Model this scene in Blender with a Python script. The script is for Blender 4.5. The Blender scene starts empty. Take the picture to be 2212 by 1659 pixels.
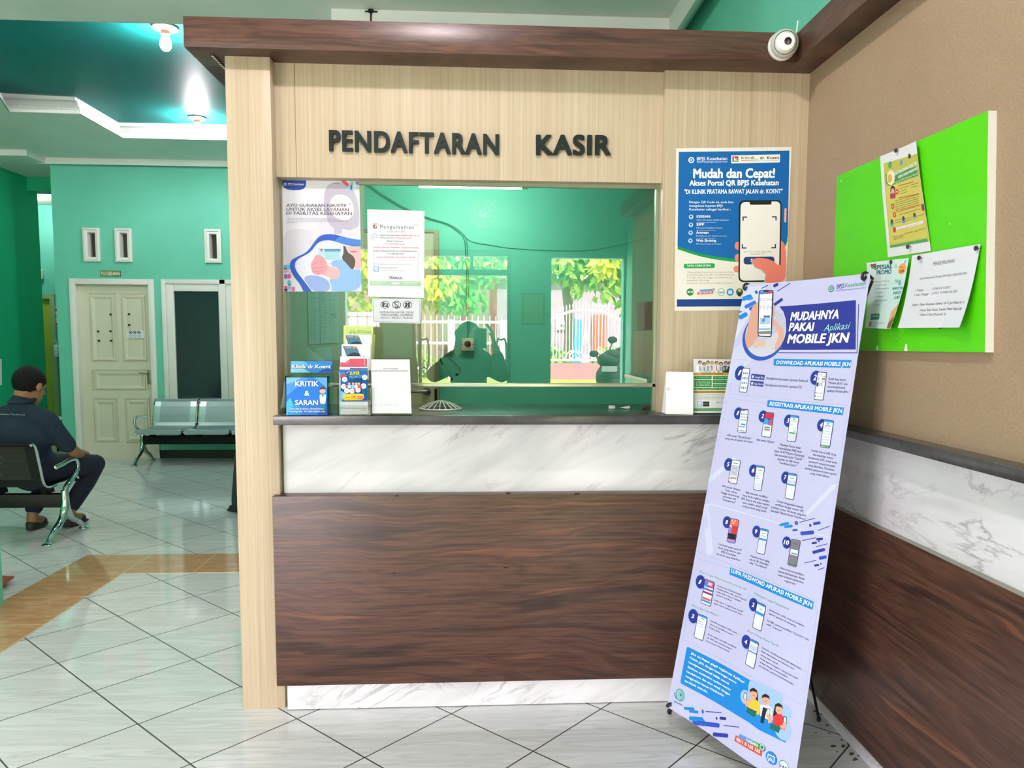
import bpy, bmesh, math, random
from mathutils import Vector, Matrix
random.seed(7)
S = bpy.context.scene
COL = S.collection
PI = math.pi

# ------------------------------------------------------------------ camera
CAM = Vector((0.9067, -2.8550, 1.40))
YAW, PITCH, ROLL = math.radians(3.3069), math.radians(4.9365), math.radians(0.2516)
FPX, PPX, PPY = 1654.87, 1106 + 30.554, 829.5 + 48.131      # focal length and principal point, photo pixels
FWD = Vector((math.sin(YAW) * math.cos(PITCH), math.cos(YAW) * math.cos(PITCH), -math.sin(PITCH)))
_r = Vector((math.cos(YAW), -math.sin(YAW), 0)); _u = _r.cross(FWD)
RGT = _r * math.cos(ROLL) + _u * math.sin(ROLL)
UPV = -_r * math.sin(ROLL) + _u * math.cos(ROLL)
cd = bpy.data.cameras.new('camera'); cam = bpy.data.objects.new('camera', cd); COL.objects.link(cam)
cam.matrix_world = Matrix(((RGT.x, UPV.x, -FWD.x, CAM.x), (RGT.y, UPV.y, -FWD.y, CAM.y), (RGT.z, UPV.z, -FWD.z, CAM.z), (0, 0, 0, 1)))
cd.sensor_fit = 'HORIZONTAL'; cd.sensor_width = 36; cd.lens = 36 * FPX / 2212
cd.shift_x = -30.554 / 2212; cd.shift_y = 48.131 / 2212
cd.clip_start = 0.012; cd.clip_end = 200
S.camera = cam

# ------------------------------------------------------------------ light and exposure
S.view_settings.view_transform = 'Standard'; S.view_settings.look = 'None'
S.view_settings.gamma = 1; S.view_settings.use_curve_mapping = False
S.view_settings.exposure = 0.6
W = bpy.data.worlds.new('sky'); S.world = W; W.use_nodes = True
bg = W.node_tree.nodes['Background']; bg.inputs[0].default_value = (1.0, .875, .955, 1); bg.inputs[1].default_value = 11.5
sd = bpy.data.lights.new('sun', 'SUN'); sd.energy = 26; sd.angle = math.radians(1.2); sd.color = (1, .95, .86)
sun = bpy.data.objects.new('sun', sd); COL.objects.link(sun)
sun.rotation_euler = (math.radians(-38), math.radians(14), 0); sun.location = (0, -12, 14)     # high sun beyond the street doors
def portal(x0, x1, z0, z1, y):
    d = bpy.data.lights.new('door_daylight', 'AREA'); d.shape = 'RECTANGLE'; d.size = x1 - x0; d.size_y = z1 - z0
    d.cycles.is_portal = True
    o = bpy.data.objects.new('door_daylight', d); COL.objects.link(o)
    o.location = ((x0 + x1) / 2, y, (z0 + z1) / 2); o.rotation_euler = (PI / 2, 0, 0)   # looks along +y, into the room
FACADE_Y = -3.9
OPENINGS = [(-3.7, -1.15, .03, 2.4), (-.31, -.01, .03, 2.2), (.28, 1.17, .03, 2.2), (1.53, 2.19, .03, 2.14)]  # the widest, leftmost opening is unseen, added to let in more daylight
for a in OPENINGS: portal(*a, FACADE_Y - .12)
S.cycles.use_denoising = True
S.cycles.max_bounces = 8; S.cycles.diffuse_bounces = 4; S.cycles.glossy_bounces = 4; S.cycles.transparent_max_bounces = 8
S.cycles.caustics_reflective = False; S.cycles.caustics_refractive = False
S.cycles.sample_clamp_indirect = 8

# ------------------------------------------------------------------ helpers
def at(u, v, ax, c):
    """the point of the plane ax = c seen at photo pixel (u, v)"""
    d = FWD + RGT * ((u - PPX) / FPX) - UPV * ((v - PPY) / FPX)
    i = 'xyz'.index(ax)
    return CAM + d * ((c - CAM[i]) / d[i])

def lin(h):
    h = h.lstrip('#'); o = []
    for i in (0, 2, 4):
        c = int(h[i:i + 2], 16) / 255
        o.append(c / 12.92 if c <= .04045 else ((c + .055) / 1.055) ** 2.4)
    return (*o, 1)

MATS = {}
def mat(name, col='#808080', rough=.5, metal=0, emit=None, es=0, spec=.5, coat=0):
    if name in MATS: return MATS[name]
    m = bpy.data.materials.new(name); m.use_nodes = True
    b = m.node_tree.nodes['Principled BSDF']
    b.inputs['Base Color'].default_value = lin(col); b.inputs['Roughness'].default_value = rough
    b.inputs['Metallic'].default_value = metal; b.inputs['Specular IOR Level'].default_value = spec
    b.inputs['Coat Weight'].default_value = coat; b.inputs['Coat Roughness'].default_value = .06
    if emit: b.inputs['Emission Color'].default_value = lin(emit); b.inputs['Emission Strength'].default_value = es
    MATS[name] = m
    return m
def ink(h): return mat('ink_' + h.lstrip('#'), h, .55, spec=.3)

class NT:
    def __init__(s, m): s.t = m.node_tree; s.n = s.t.nodes; s.b = s.n['Principled BSDF']
    def add(s, ty, **k):
        n = s.n.new(ty)
        for a, v in k.items():
            if a.startswith('i_'): n.inputs[int(a[2:]) if a[2:].isdigit() else a[2:].replace('_', ' ')].default_value = v
            else: setattr(n, a, v)
        return n
    def link(s, a, b): s.t.links.new(a, b)
    def coords(s, scale=(1, 1, 1), rot=(0, 0, 0), loc=(0, 0, 0)):
        tc = s.add('ShaderNodeTexCoord'); mp = s.add('ShaderNodeMapping')
        g = s.add('ShaderNodeNewGeometry'); s.link(g.outputs['Position'], mp.inputs['Vector'])
        mp.inputs['Scale'].default_value = scale; mp.inputs['Rotation'].default_value = rot; mp.inputs['Location'].default_value = loc
        return mp.outputs[0]
    def noise(s, vec, scale=1, detail=4, rough=.5, dist=0):
        n = s.add('ShaderNodeTexNoise'); n.inputs['Scale'].default_value = scale; n.inputs['Detail'].default_value = detail
        n.inputs['Roughness'].default_value = rough; n.inputs['Distortion'].default_value = dist; s.link(vec, n.inputs['Vector'])
        return n.outputs['Fac']
    def ramp(s, fac, stops):
        r = s.add('ShaderNodeValToRGB'); e = r.color_ramp.elements
        while len(e) < len(stops): e.new(.5)
        for k, (p, c) in zip(e, stops): k.position = p; k.color = lin(c) if isinstance(c, str) else (c, c, c, 1)
        s.link(fac, r.inputs[0]); return r.outputs[0]
    def mix(s, fac, a, b, mode='MIX'):
        x = s.add('ShaderNodeMix', data_type='RGBA', blend_type=mode)
        for i, v in ((0, fac), (6, a), (7, b)):
            if hasattr(v, 'is_output'): s.link(v, x.inputs[i])
            elif i == 0: x.inputs[0].default_value = v
            else: x.inputs[i].default_value = lin(v) if isinstance(v, str) else v
        return x.outputs[2]
    def math(s, op, a, b=None, c=None):
        x = s.add('ShaderNodeMath', operation=op)
        for i, v in enumerate((a, b, c)):
            if v is None: continue
            if hasattr(v, 'is_output'): s.link(v, x.inputs[i])
            else: x.inputs[i].default_value = v
        return x.outputs[0]
    def bump(s, h, strength=.2, dist=.002):
        x = s.add('ShaderNodeBump'); x.inputs['Strength'].default_value = strength; x.inputs['Distance'].default_value = dist
        s.link(h, x.inputs['Height']); s.link(x.outputs[0], s.b.inputs['Normal'])
    def base(s, c): s.link(c, s.b.inputs['Base Color'])

def m_darkwood():
    m = mat('dark_walnut_laminate', '#4a3025', .34, spec=.45); t = NT(m)
    v = t.coords((.9, .9, 12.0))
    w = t.noise(t.coords((.8, .8, 2.2)), 1.3, 3, .5)
    wv = t.add('ShaderNodeVectorMath', operation='MULTIPLY_ADD'); t.link(w, wv.inputs[0]); wv.inputs[1].default_value = (0, 0, 2.6); t.link(v, wv.inputs[2])
    a = t.noise(wv.outputs[0], 1.5, 6, .6, .7); b = t.noise(t.coords((3, 3, 130)), 1, 3, .6)
    c = t.ramp(a, [(.28, '#2e1b16'), (.42, '#462f29'), (.5, '#5b3d31'), (.57, '#462d27'), (.64, '#623f31'), (.74, '#82543c')])
    t.base(t.mix(.45, c, t.ramp(b, [(.3, .08), (.7, .9)]), 'OVERLAY'))
    return m
def m_beige():
    m = mat('beige_striped_laminate', '#d8c6a5', .38, spec=.4); t = NT(m)
    a = t.noise(t.coords((150, 150, 1.1)), 1, 3, .65); b = t.noise(t.coords((34, 34, .5)), 1, 3, .6)
    c = t.ramp(a, [(.3, '#b29c80'), (.5, '#bfad91'), (.72, '#cec0a7')])
    t.base(t.mix(.35, c, t.ramp(b, [(.3, '#b1977c'), (.7, '#d4c3ae')])))
    return m
def m_marble():
    m = mat('white_marble_laminate', '#e8e8e4', .14, spec=.5); t = NT(m)
    def streak(sc, ang=30):
        r = t.coords((1, 1, 1), (0, math.radians(ang), 0)); q = t.add('ShaderNodeMapping'); t.link(r, q.inputs[0]); q.inputs['Rotation'].default_value = (math.radians(-ang) , 0, 0); q.inputs['Scale'].default_value = sc
        return q.outputs[0]
    a = t.noise(streak((1.3, 1.3, 4.6)), 1.6, 7, .6, .8)
    vm = t.ramp(t.math('ABSOLUTE', t.math('SUBTRACT', a, .5)), [(0.0, 1.0), (.006, .5), (.03, .0)])
    vm = t.math('MULTIPLY', vm, t.ramp(t.noise(t.coords((2, 2, 3)), 1.6, 3, .5), [(.46, 0.0), (.66, 1.0)]))
    cl = t.ramp(t.noise(streak((.9, .9, 5)), 1.6, 5, .6, .5), [(.34, '#cfced1'), (.58, '#e3e1e5')])
    t.base(t.mix(t.math('MULTIPLY', vm, .8), cl, '#858284'))
    return m
def m_granite():
    m = mat('black_granite', '#3a393b', .2, spec=.5); t = NT(m)
    t.base(t.ramp(t.noise(t.coords(), 25, 3, .6), [(.3, '#39373a'), (.7, '#454346')])); return m
def m_paint(name, c, rough=.45, var=.06, spec=.35):
    m = mat(name, c, rough, spec=spec); t = NT(m)
    n = t.noise(t.coords(), 1.3, 4, .6)
    t.base(t.mix(t.ramp(n, [(.3, 0.0), (.7, 1.0)]), c, tuple(x * (1 - var * 2) for x in lin(c)[:3]) + (1,)))
    t.bump(t.noise(t.coords(), 160, 3, .6), .08, .001); return m
def m_wallpaper():
    m = mat('brown_linen_wallpaper', '#a58b74', .75, spec=.2); t = NT(m)
    a = t.noise(t.coords((110, 110, 520)), 1, 2, .5); b = t.noise(t.coords((520, 520, 110)), 1, 2, .5)
    h = t.math('ADD', a, b); s = t.noise(t.coords(), 1.6, 5, .65)
    c = t.ramp(t.math('MULTIPLY', h, .5), [(.36, '#97806a'), (.64, '#ad967d')])
    t.base(t.mix(t.ramp(s, [(.35, 0.0), (.75, .35)]), c, '#8c7459')); t.bump(h, .25, .0012); return m
def m_floor():
    m = mat('white_marble_floor_tile', '#d5dbd7', .07, spec=.6); t = NT(m)
    th, s = math.radians(46.1), .402
    ox, oy = -.346, -.097
    rx, ry = ox * math.cos(th) + oy * math.sin(th), -ox * math.sin(th) + oy * math.cos(th)
    v = t.coords((1 / s, 1 / s, 1 / s), (0, 0, -th), (-rx / s, -ry / s, 0))
    sp = t.add('ShaderNodeSeparateXYZ'); t.link(v, sp.inputs[0])
    gs = []; fl = []
    for k in (0, 1):
        f = t.math('FRACT', sp.outputs[k]); gs.append(t.math('MINIMUM', f, t.math('SUBTRACT', 1, f))); fl.append(t.math('FLOOR', sp.outputs[k]))
    g = t.math('LESS_THAN', t.math('MINIMUM', *gs), .007)
    cid = t.add('ShaderNodeCombineXYZ'); t.link(fl[0], cid.inputs[0]); t.link(fl[1], cid.inputs[1])
    wn = t.add('ShaderNodeTexWhiteNoise', noise_dimensions='2D'); t.link(cid.outputs[0], wn.inputs['Vector'])
    off = t.add('ShaderNodeVectorMath', operation='MULTIPLY_ADD'); t.link(wn.outputs['Color'], off.inputs[0]); off.inputs[1].default_value = (9, 9, 9)
    t.link(t.coords((1.1, 13, 1), (0, 0, math.radians(-9))), off.inputs[2])
    a = t.noise(off.outputs[0], 1.5, 6, .6, .7)
    vein = t.ramp(t.math('ABSOLUTE', t.math('SUBTRACT', a, .5)), [(0, 1.0), (.02, .45), (.07, 0.0)])
    c = t.ramp(a, [(.3, '#cfd0d0'), (.55, '#dddddd'), (.75, '#d5d6d6')])
    c = t.mix(t.math('MULTIPLY', vein, .3), c, '#8f9793')
    t.base(t.mix(g, c, '#3d3a36'))
    t.link(t.math('MULTIPLY_ADD', g, .5, .07), t.b.inputs['Roughness']); return m
def m_bandtile():
    m = mat('tan_border_tile', '#b18a5c', .09, spec=.55); t = NT(m)
    s = .412
    v = t.coords((1 / s, 1 / s, 1), (0, 0, 0), (1.65 / s, -1.747 / s, 0))
    sp = t.add('ShaderNodeSeparateXYZ'); t.link(v, sp.inputs[0]); gs = []
    for k in (0, 1):
        f = t.math('FRACT', sp.outputs[k]); gs.append(t.math('MINIMUM', f, t.math('SUBTRACT', 1, f)))
    g = t.math('LESS_THAN', t.math('MINIMUM', *gs), .006)
    c = t.ramp(t.noise(t.coords((3, 9, 1)), 2, 6, .6, .8), [(.3, '#b5875f'), (.55, '#c69a73'), (.75, '#d6b08b')])
    t.base(t.mix(g, c, '#dcc9a4')); return m
def m_skin(): return mat('warm_brown_skin', '#9a6a4c', .5)
def m_perf(name, col, rough=.35, metal=.6):
    m = mat(name, col, rough, metal); t = NT(m)
    v = t.add('ShaderNodeTexVoronoi', feature='F1'); v.inputs['Scale'].default_value = 95; v.inputs['Randomness'].default_value = 0
    t.link(t.coords(), v.inputs['Vector'])
    hole = t.math('LESS_THAN', v.outputs['Distance'], .24)
    t.link(t.math('SUBTRACT', 1, hole), t.b.inputs['Alpha']); return m
def m_glass(name, tint=(.9, .97, .94), refl=(.02, 2.0)):
    m = bpy.data.materials.new(name); m.use_nodes = True; n = m.node_tree.nodes; n.clear(); L = m.node_tree.links
    o = n.new('ShaderNodeOutputMaterial'); mx = n.new('ShaderNodeMixShader'); tr = n.new('ShaderNodeBsdfTransparent'); gl = n.new('ShaderNodeBsdfGlossy')
    fr = n.new('ShaderNodeFresnel'); fr.inputs['IOR'].default_value = 1.5
    ma = n.new('ShaderNodeMath'); ma.operation = 'MULTIPLY_ADD'; ma.inputs[1].default_value = refl[1]; ma.inputs[2].default_value = refl[0]; ma.use_clamp = True
    tr.inputs[0].default_value = (*tint, 1); gl.inputs['Roughness'].default_value = 0; gl.inputs[0].default_value = (1, 1, 1, 1)
    L.new(fr.outputs[0], ma.inputs[0]); L.new(ma.outputs[0], mx.inputs[0]); L.new(tr.outputs[0], mx.inputs[1]); L.new(gl.outputs[0], mx.inputs[2]); L.new(mx.outputs[0], o.inputs[0])
    MATS[name] = m; return m

DW, BE, MB_, GR = m_darkwood(), m_beige(), m_marble(), m_granite()
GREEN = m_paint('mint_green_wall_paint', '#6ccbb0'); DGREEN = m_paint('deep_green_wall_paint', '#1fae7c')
CEIL = m_paint('pale_green_ceiling_paint', '#e3e6de', .5); TEAL = m_paint('teal_gloss_ceiling_paint', '#17736f', .5, spec=.08)
WPAPER, FLOOR, BAND = m_wallpaper(), m_floor(), m_bandtile()
WHITEP = m_paint('white_gloss_trim_paint', '#e6e6e0', .35, .02); CREAM = m_paint('cream_door_paint', '#d9d5c0', .4, .05)
CHROME = mat('polished_chrome', '#d8dadb', .09, 1); BLACK = mat('black_powder_coat', '#08090a', .5, spec=.3); ALU = mat('brushed_aluminium', '#c9c5b6', .3, .85)
PAPER = mat('white_paper', '#eeeef2', .6, spec=.3); VINYL = mat('banner_vinyl', '#c2c2e6', .4, spec=.35)
PLAST = mat('white_plastic', '#e9e9e4', .35); RUBBER = mat('black_rubber', '#121214', .6)
GLASS = m_glass('counter_glass'); ACRYL = m_glass('clear_acrylic', (.95, .985, .97), (.0, 1.0)); DOORGL = m_glass('door_glass', (.93, .97, .95), (.01, 1.2))

class MB:
    """collects shapes and links them as one mesh object"""
    def __init__(s): s.v = []; s.f = []; s.m = []
    def face(s, pts, mi=0):
        b = len(s.v); s.v += [Vector(p) for p in pts]; s.f.append(tuple(range(b, b + len(pts)))); s.m.append(mi); return s
    def box(s, x0, x1, y0, y1, z0, z1, mi=0, bev=0):
        if bev:
            bm = bmesh.new(); bmesh.ops.create_cube(bm, size=1)
            for q in bm.verts: q.co = Vector(((x0 + x1) / 2 + q.co.x * (x1 - x0), (y0 + y1) / 2 + q.co.y * (y1 - y0), (z0 + z1) / 2 + q.co.z * (z1 - z0)))
            bmesh.ops.bevel(bm, geom=bm.edges[:], offset=bev, segments=2, affect='EDGES', profile=.5)
            return s.bm(bm, mi)
        b = len(s.v); s.v += [Vector((x, y, z)) for x in (x0, x1) for y in (y0, y1) for z in (z0, z1)]
        for q in ((0, 1, 3, 2), (4, 6, 7, 5), (0, 4, 5, 1), (2, 3, 7, 6), (0, 2, 6, 4), (1, 5, 7, 3)): s.f.append(tuple(b + i for i in q)); s.m.append(mi)
        return s
    def bm(s, bm, mi=0):
        b = len(s.v); bm.verts.index_update(); s.v += [q.co.copy() for q in bm.verts]
        for f in bm.faces: s.f.append(tuple(b + q.index for q in f.verts)); s.m.append(mi)
        bm.free(); return s
    def prism(s, poly, d, mi=0):
        """poly: 3d points in order, d: extrusion vector"""
        n = len(poly); b = len(s.v); d = Vector(d); s.v += [Vector(p) for p in poly] + [Vector(p) + d for p in poly]
        s.f.append(tuple(range(b + n - 1, b - 1, -1))); s.f.append(tuple(range(b + n, b + 2 * n))); s.m += [mi, mi]
        for i in range(n): s.f.append((b + i, b + (i + 1) % n, b + n + (i + 1) % n, b + n + i)); s.m.append(mi)
        return s
    def tube(s, path, r, seg=10, mi=0, flat=1.0):
        P = [Vector(p) for p in path]; R = r if isinstance(r, (list, tuple)) else [r] * len(P); b = len(s.v); n = None
        for i, p in enumerate(P):
            t = (P[min(i + 1, len(P) - 1)] - P[max(i - 1, 0)]).normalized()
            if n is None: n = t.orthogonal().normalized()
            else: n = (n - t * n.dot(t)).normalized()
            c = t.cross(n)
            for k in range(seg): a = 2 * PI * k / seg; s.v.append(p + (n * math.cos(a) * flat + c * math.sin(a)) * R[i])
        for i in range(len(P) - 1):
            for k in range(seg): s.f.append((b + i * seg + k, b + i * seg + (k + 1) % seg, b + (i + 1) * seg + (k + 1) % seg, b + (i + 1) * seg + k)); s.m.append(mi)
        s.f.append(tuple(b + k for k in range(seg))[::-1]); s.f.append(tuple(b + (len(P) - 1) * seg + k for k in range(seg))); s.m += [mi, mi]
        return s
    def lathe(s, prof, o, ax=(0, 0, 1), seg=24, mi=0):
        o, ax = Vector(o), Vector(ax).normalized(); n = ax.orthogonal().normalized(); c = ax.cross(n); b = len(s.v)
        for r, h in prof:
            for k in range(seg): a = 2 * PI * k / seg; s.v.append(o + ax * h + (n * math.cos(a) + c * math.sin(a)) * r)
        for i in range(len(prof) - 1):
            for k in range(seg): s.f.append((b + i * seg + k, b + i * seg + (k + 1) % seg, b + (i + 1) * seg + (k + 1) % seg, b + (i + 1) * seg + k)); s.m.append(mi)
        s.f.append(tuple(b + k for k in range(seg))[::-1]); s.f.append(tuple(b + (len(prof) - 1) * seg + k for k in range(seg))); s.m += [mi, mi]
        return s
    def ball(s, o, r, mi=0, sub=2, rot=None):
        bm = bmesh.new(); bmesh.ops.create_icosphere(bm, subdivisions=sub, radius=1)
        r = (r, r, r) if not isinstance(r, (list, tuple)) else r
        M = Matrix.Translation(o) @ (rot or Matrix()) @ Matrix.Diagonal((*r, 1))
        bmesh.ops.transform(bm, matrix=M, verts=bm.verts); return s.bm(bm, mi)
    def build(s, name, mats, parent=None, smooth=False, local=False):
        me = bpy.data.meshes.new(name); off = Vector() if (local or parent is None) else org(parent)
        me.from_pydata([tuple(p - off) for p in s.v], [], s.f)
        for m in (mats if isinstance(mats, (list, tuple)) else [mats]): me.materials.append(m)
        for p, mi in zip(me.polygons, s.m): p.material_index = mi; p.use_smooth = bool(smooth)
        if smooth:
            bm = bmesh.new(); bm.from_mesh(me); bmesh.ops.recalc_face_normals(bm, faces=bm.faces[:])
            for e in bm.edges: e.smooth = len(e.link_faces) < 2 or e.calc_face_angle(0) < math.radians(40)
            bm.to_mesh(me); bm.free()
        o = bpy.data.objects.new(name, me); COL.objects.link(o)
        if parent is not None: o.parent = parent
        return o
def org(o):
    p = Vector()
    while o is not None: p += o.location; o = o.parent
    return p
def box(name, x0, x1, y0, y1, z0, z1, m, parent=None, bev=0): return MB().box(x0, x1, y0, y1, z0, z1, 0, bev).build(name, m, parent, smooth=bev > 0)
def tag(o, label, cat, group=None, kind=None):
    o['label'] = label; o['category'] = cat
    if group: o['group'] = group
    if kind: o['kind'] = kind
    return o
def struct(o, label=None):
    o['kind'] = 'structure'
    if label: o['label'] = label
    return o
def thing(name, label, cat, loc=(0, 0, 0), group=None):
    o = bpy.data.objects.new(name, None); COL.objects.link(o); o.location = loc; o.empty_display_size = .1
    return tag(o, label, cat, group)
def lab(o, l): o['label'] = l; return o
def spline(pts, n=6):
    P = [Vector(p) for p in pts]; out = []
    for i in range(len(P) - 1):
        a, b, c, d = P[max(i - 1, 0)], P[i], P[i + 1], P[min(i + 2, len(P) - 1)]
        for k in range(n):
            t = k / n; out.append(.5 * ((2 * b) + (c - a) * t + (2 * a - 5 * b + 4 * c - d) * t * t + (3 * b - a - 3 * c + d) * t ** 3))
    return out + [P[-1]]

# ------------------------------------------------------------------ printed sheets: shapes and lettering laid on one sheet mesh
def glyphs(txt, bold=0, res=2, shear=0, space=1.0):
    c = bpy.data.curves.new('t', 'FONT'); c.body = txt; c.size = 1; c.resolution_u = res; c.shear = shear; c.space_character = space
    o = bpy.data.objects.new('t', c); me = o.to_mesh()
    v = [(p.co.x, p.co.y) for p in me.vertices]; f = [tuple(p.vertices) for p in me.polygons]
    o.to_mesh_clear(); bpy.data.objects.remove(o); bpy.data.curves.remove(c)
    return v, f
CAPH = .70
def shifts(bold):           # heavier strokes: the outline repeated at small shifts
    return [(0, 0)] if bold <= .003 else [(-bold, 0), (bold, 0)] if bold < .02 else [(-bold, -bold * .6), (bold, -bold * .6), (bold, bold * .6), (-bold, bold * .6)]
def homog(src, dst):
    """3x3 map of four points onto four points, solved by Gauss elimination"""
    A = []
    for (x, y), (X, Y) in zip(src, dst):
        A.append([x, y, 1, 0, 0, 0, -X * x, -X * y, X]); A.append([0, 0, 0, x, y, 1, -Y * x, -Y * y, Y])
    for i in range(8):
        p = max(range(i, 8), key=lambda r: abs(A[r][i])); A[i], A[p] = A[p], A[i]
        A[i] = [q / A[i][i] for q in A[i]]
        for r in range(8):
            if r != i and A[r][i]: k = A[r][i]; A[r] = [a - k * b for a, b in zip(A[r], A[i])]
    h = [A[i][8] for i in range(8)]
    return lambda x, y: ((h[0] * x + h[1] * y + h[2]) / (h[6] * x + h[7] * y + 1), (h[3] * x + h[4] * y + h[5]) / (h[6] * x + h[7] * y + 1))
class Sheet:
    """a printed sheet with corners TL, TR, BR, BL in space; px: the photo pixels of these corners, so artwork can be given in photo pixels"""
    def __init__(s, corners, px, paper, thick=.0006, step=.00022, bend=None, grid=1):
        s.c = [Vector(c) for c in corners]; s.w = ((s.c[1] - s.c[0]).length + (s.c[2] - s.c[3]).length) / 2; s.h = ((s.c[3] - s.c[0]).length + (s.c[2] - s.c[1]).length) / 2
        s.hm = homog(px, [(0, 0), (s.w, 0), (s.w, -s.h), (0, -s.h)]); s.n = (s.c[1] - s.c[0]).cross(s.c[0] - s.c[3]).normalized()
        s.step, s.thick, s.bend, s.paper, s.grid = step, thick, bend, paper, grid
        s.v = []; s.f = []; s.m = []; s.mats = [paper]; s.zx = (0, 0, 1); s.clipping = False
    def zoom(s, x0, y0, k): s.zx = (x0, y0, k); return s
    def L(s, u, v): return s.hm(s.zx[0] + u / s.zx[2], s.zx[1] + v / s.zx[2])
    def mi(s, m):
        m = ink(m) if isinstance(m, str) else m
        if m not in s.mats: s.mats.append(m)
        return s.mats.index(m)
    def raw(s, pts, faces, m, lay):
        b = len(s.v); k = s.mi(m); s.v += [(x, y, lay) for x, y in pts]; s.f += [tuple(b + i for i in f) for f in faces]; s.m += [k] * len(faces)
    def clip(s, P):
        for ax, lim, sg in ((0, 0, 1), (0, s.w, -1), (1, -s.h, 1), (1, 0, -1)):
            P = s.half(P, ax, lim, sg)
            if not P: return P
        return P
    def poly(s, pts, m, lay=1, loc=False):
        P = pts if loc else [s.L(*p) for p in pts]
        P = s.clip(P)
        if len(P) < 3: return s
        if not s.bend: s.raw(P, [tuple(range(len(P)))], m, lay); return s
        N = 12                      # a curved sheet: artwork is sliced so that it follows the curve
        for A in s.slices(P, 0, s.w / N):
            for B in s.slices(A, 1, s.h / N): s.raw(B, [tuple(range(len(B)))], m, lay)
        return s
    def slices(s, P, ax, st):
        a, b = min(p[ax] for p in P), max(p[ax] for p in P); k0, k1 = math.floor(a / st), math.ceil(b / st)
        if k1 - k0 < 2: return [P]
        out = []
        for k in range(k0, k1):
            Q = s.half(s.half(P, ax, k * st, 1), ax, (k + 1) * st, -1)
            if len(Q) > 2: out.append(Q)
        return out
    def half(s, P, ax, lim, sg):
        Q = []
        for i in range(len(P)):
            a, b = P[i - 1], P[i]; da, db = (a[ax] - lim) * sg, (b[ax] - lim) * sg
            if (da < 0) != (db < 0): t = da / (da - db); Q.append((a[0] + (b[0] - a[0]) * t, a[1] + (b[1] - a[1]) * t))
            if db >= 0: Q.append(b)
        return Q
    def soft(s, pts, m, lay=1):
        for _ in range(2): pts = [q for a, b in zip(pts, pts[1:] + pts[:1]) for q in ((a[0] * .75 + b[0] * .25, a[1] * .75 + b[1] * .25), (a[0] * .25 + b[0] * .75, a[1] * .25 + b[1] * .75))]
        return s.poly(pts, m, lay)
    def rect(s, u0, v0, u1, v1, m, lay=1): return s.poly([(u0, v0), (u1, v0), (u1, v1), (u0, v1)], m, lay)
    def rr(s, p, m, lay=1, r=.3, n=5):
        """rounded quad through four pixel corners; r: share of the shorter side"""
        Q = [Vector(s.L(*q)) for q in p]; rad = r * min((Q[1] - Q[0]).length, (Q[3] - Q[0]).length); out = []
        for i in range(4):
            a, b, c = Q[i - 1], Q[i], Q[(i + 1) % 4]; d0 = (a - b).normalized() * rad; d1 = (c - b).normalized() * rad
            for k in range(n + 1): t = k / n; out.append(tuple(b + d0 * (1 - t) ** 2 + d1 * t ** 2))
        return s.poly(out, m, lay, True)
    def circ(s, u, v, r, m, lay=1, n=20, ry=None, r0=0):
        """circle of pixel radius r (measured along the sheet)"""
        c = Vector(s.L(u, v)); R = (Vector(s.L(u + r, v)) - c).length; RY = R if ry is None else abs(s.L(u, v + ry)[1] - c.y)
        P = [(c.x + R * math.cos(2 * PI * k / n), c.y + RY * math.sin(2 * PI * k / n)) for k in range(n)]
        if not r0: return s.poly(P, m, lay, True)
        q = r0 / r; I = [(c.x + (x - c.x) * q, c.y + (y - c.y) * q) for x, y in P]
        s.raw(P + I, [(k, (k + 1) % n, n + (k + 1) % n, n + k) for k in range(n)], m, lay); return s
    def line(s, pts, wpx, m, lay=1):
        P = [Vector(s.L(*p)) for p in pts]; u, v = pts[0]; hw = (Vector(s.L(u, v + wpx)) - P[0]).length / 2
        for a, b in zip(P, P[1:]):
            d = (b - a); 
            if d.length < 1e-7: continue
            d.normalize(); n = Vector((-d.y, d.x)) * hw; e = d * hw * .6
            s.poly([tuple(a - e + n), tuple(b + e + n), tuple(b + e - n), tuple(a - e - n)], m, lay, True)
        return s
    def dash(s, a, b, n, wpx, m, lay=1):
        for k in range(n):
            t0, t1 = k / n, (k + .55) / n
            s.line([(a[0] + (b[0] - a[0]) * t0, a[1] + (b[1] - a[1]) * t0), (a[0] + (b[0] - a[0]) * t1, a[1] + (b[1] - a[1]) * t1)], wpx, m, lay)
        return s
    def text(s, txt, p0, p1, h, m, lay=2, bold=.0, shear=0, res=2, space=1.0):
        """lettering whose baseline runs from pixel p0 to pixel p1, capitals h pixels high"""
        v, f = glyphs(txt, bold, res, shear, space)
        if not v: return s
        A, B = Vector(s.L(*p0)), Vector(s.L(*p1)); d = (B - A); wd = d.length; d.normalize(); n = Vector((-d.y, d.x))
        H = abs((Vector(s.L(p0[0], p0[1] - h)) - A).dot(n)); x0 = min(x for x, y in v); x1 = max(x for x, y in v)
        kx, ky = wd / (x1 - x0), H / CAPH
        for k, (sx, sy) in enumerate(shifts(bold)): s.raw([tuple(A + d * (x + sx - x0) * kx + n * (y + sy) * ky) for x, y in v], f, m, lay + .1 * k)
        return s
    def para(s, lines, p0, dv, h, m, slope=0, cw=None, bold=0, lay=2, align='l', space=1.0):
        """lines set from pixel p0 downwards by dv=(du,dv) a line; cw: pixel width per character"""
        for i, t in enumerate(lines):
            if not t: continue
            w = len(t) * (cw or h * .62); u = p0[0] + dv[0] * i; v = p0[1] + dv[1] * i
            if align == 'c': u -= w / 2; v -= slope * w / 2
            s.text(t, (u, v), (u + w, v + slope * w), h, m, lay, bold, space=space)
        return s
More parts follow.
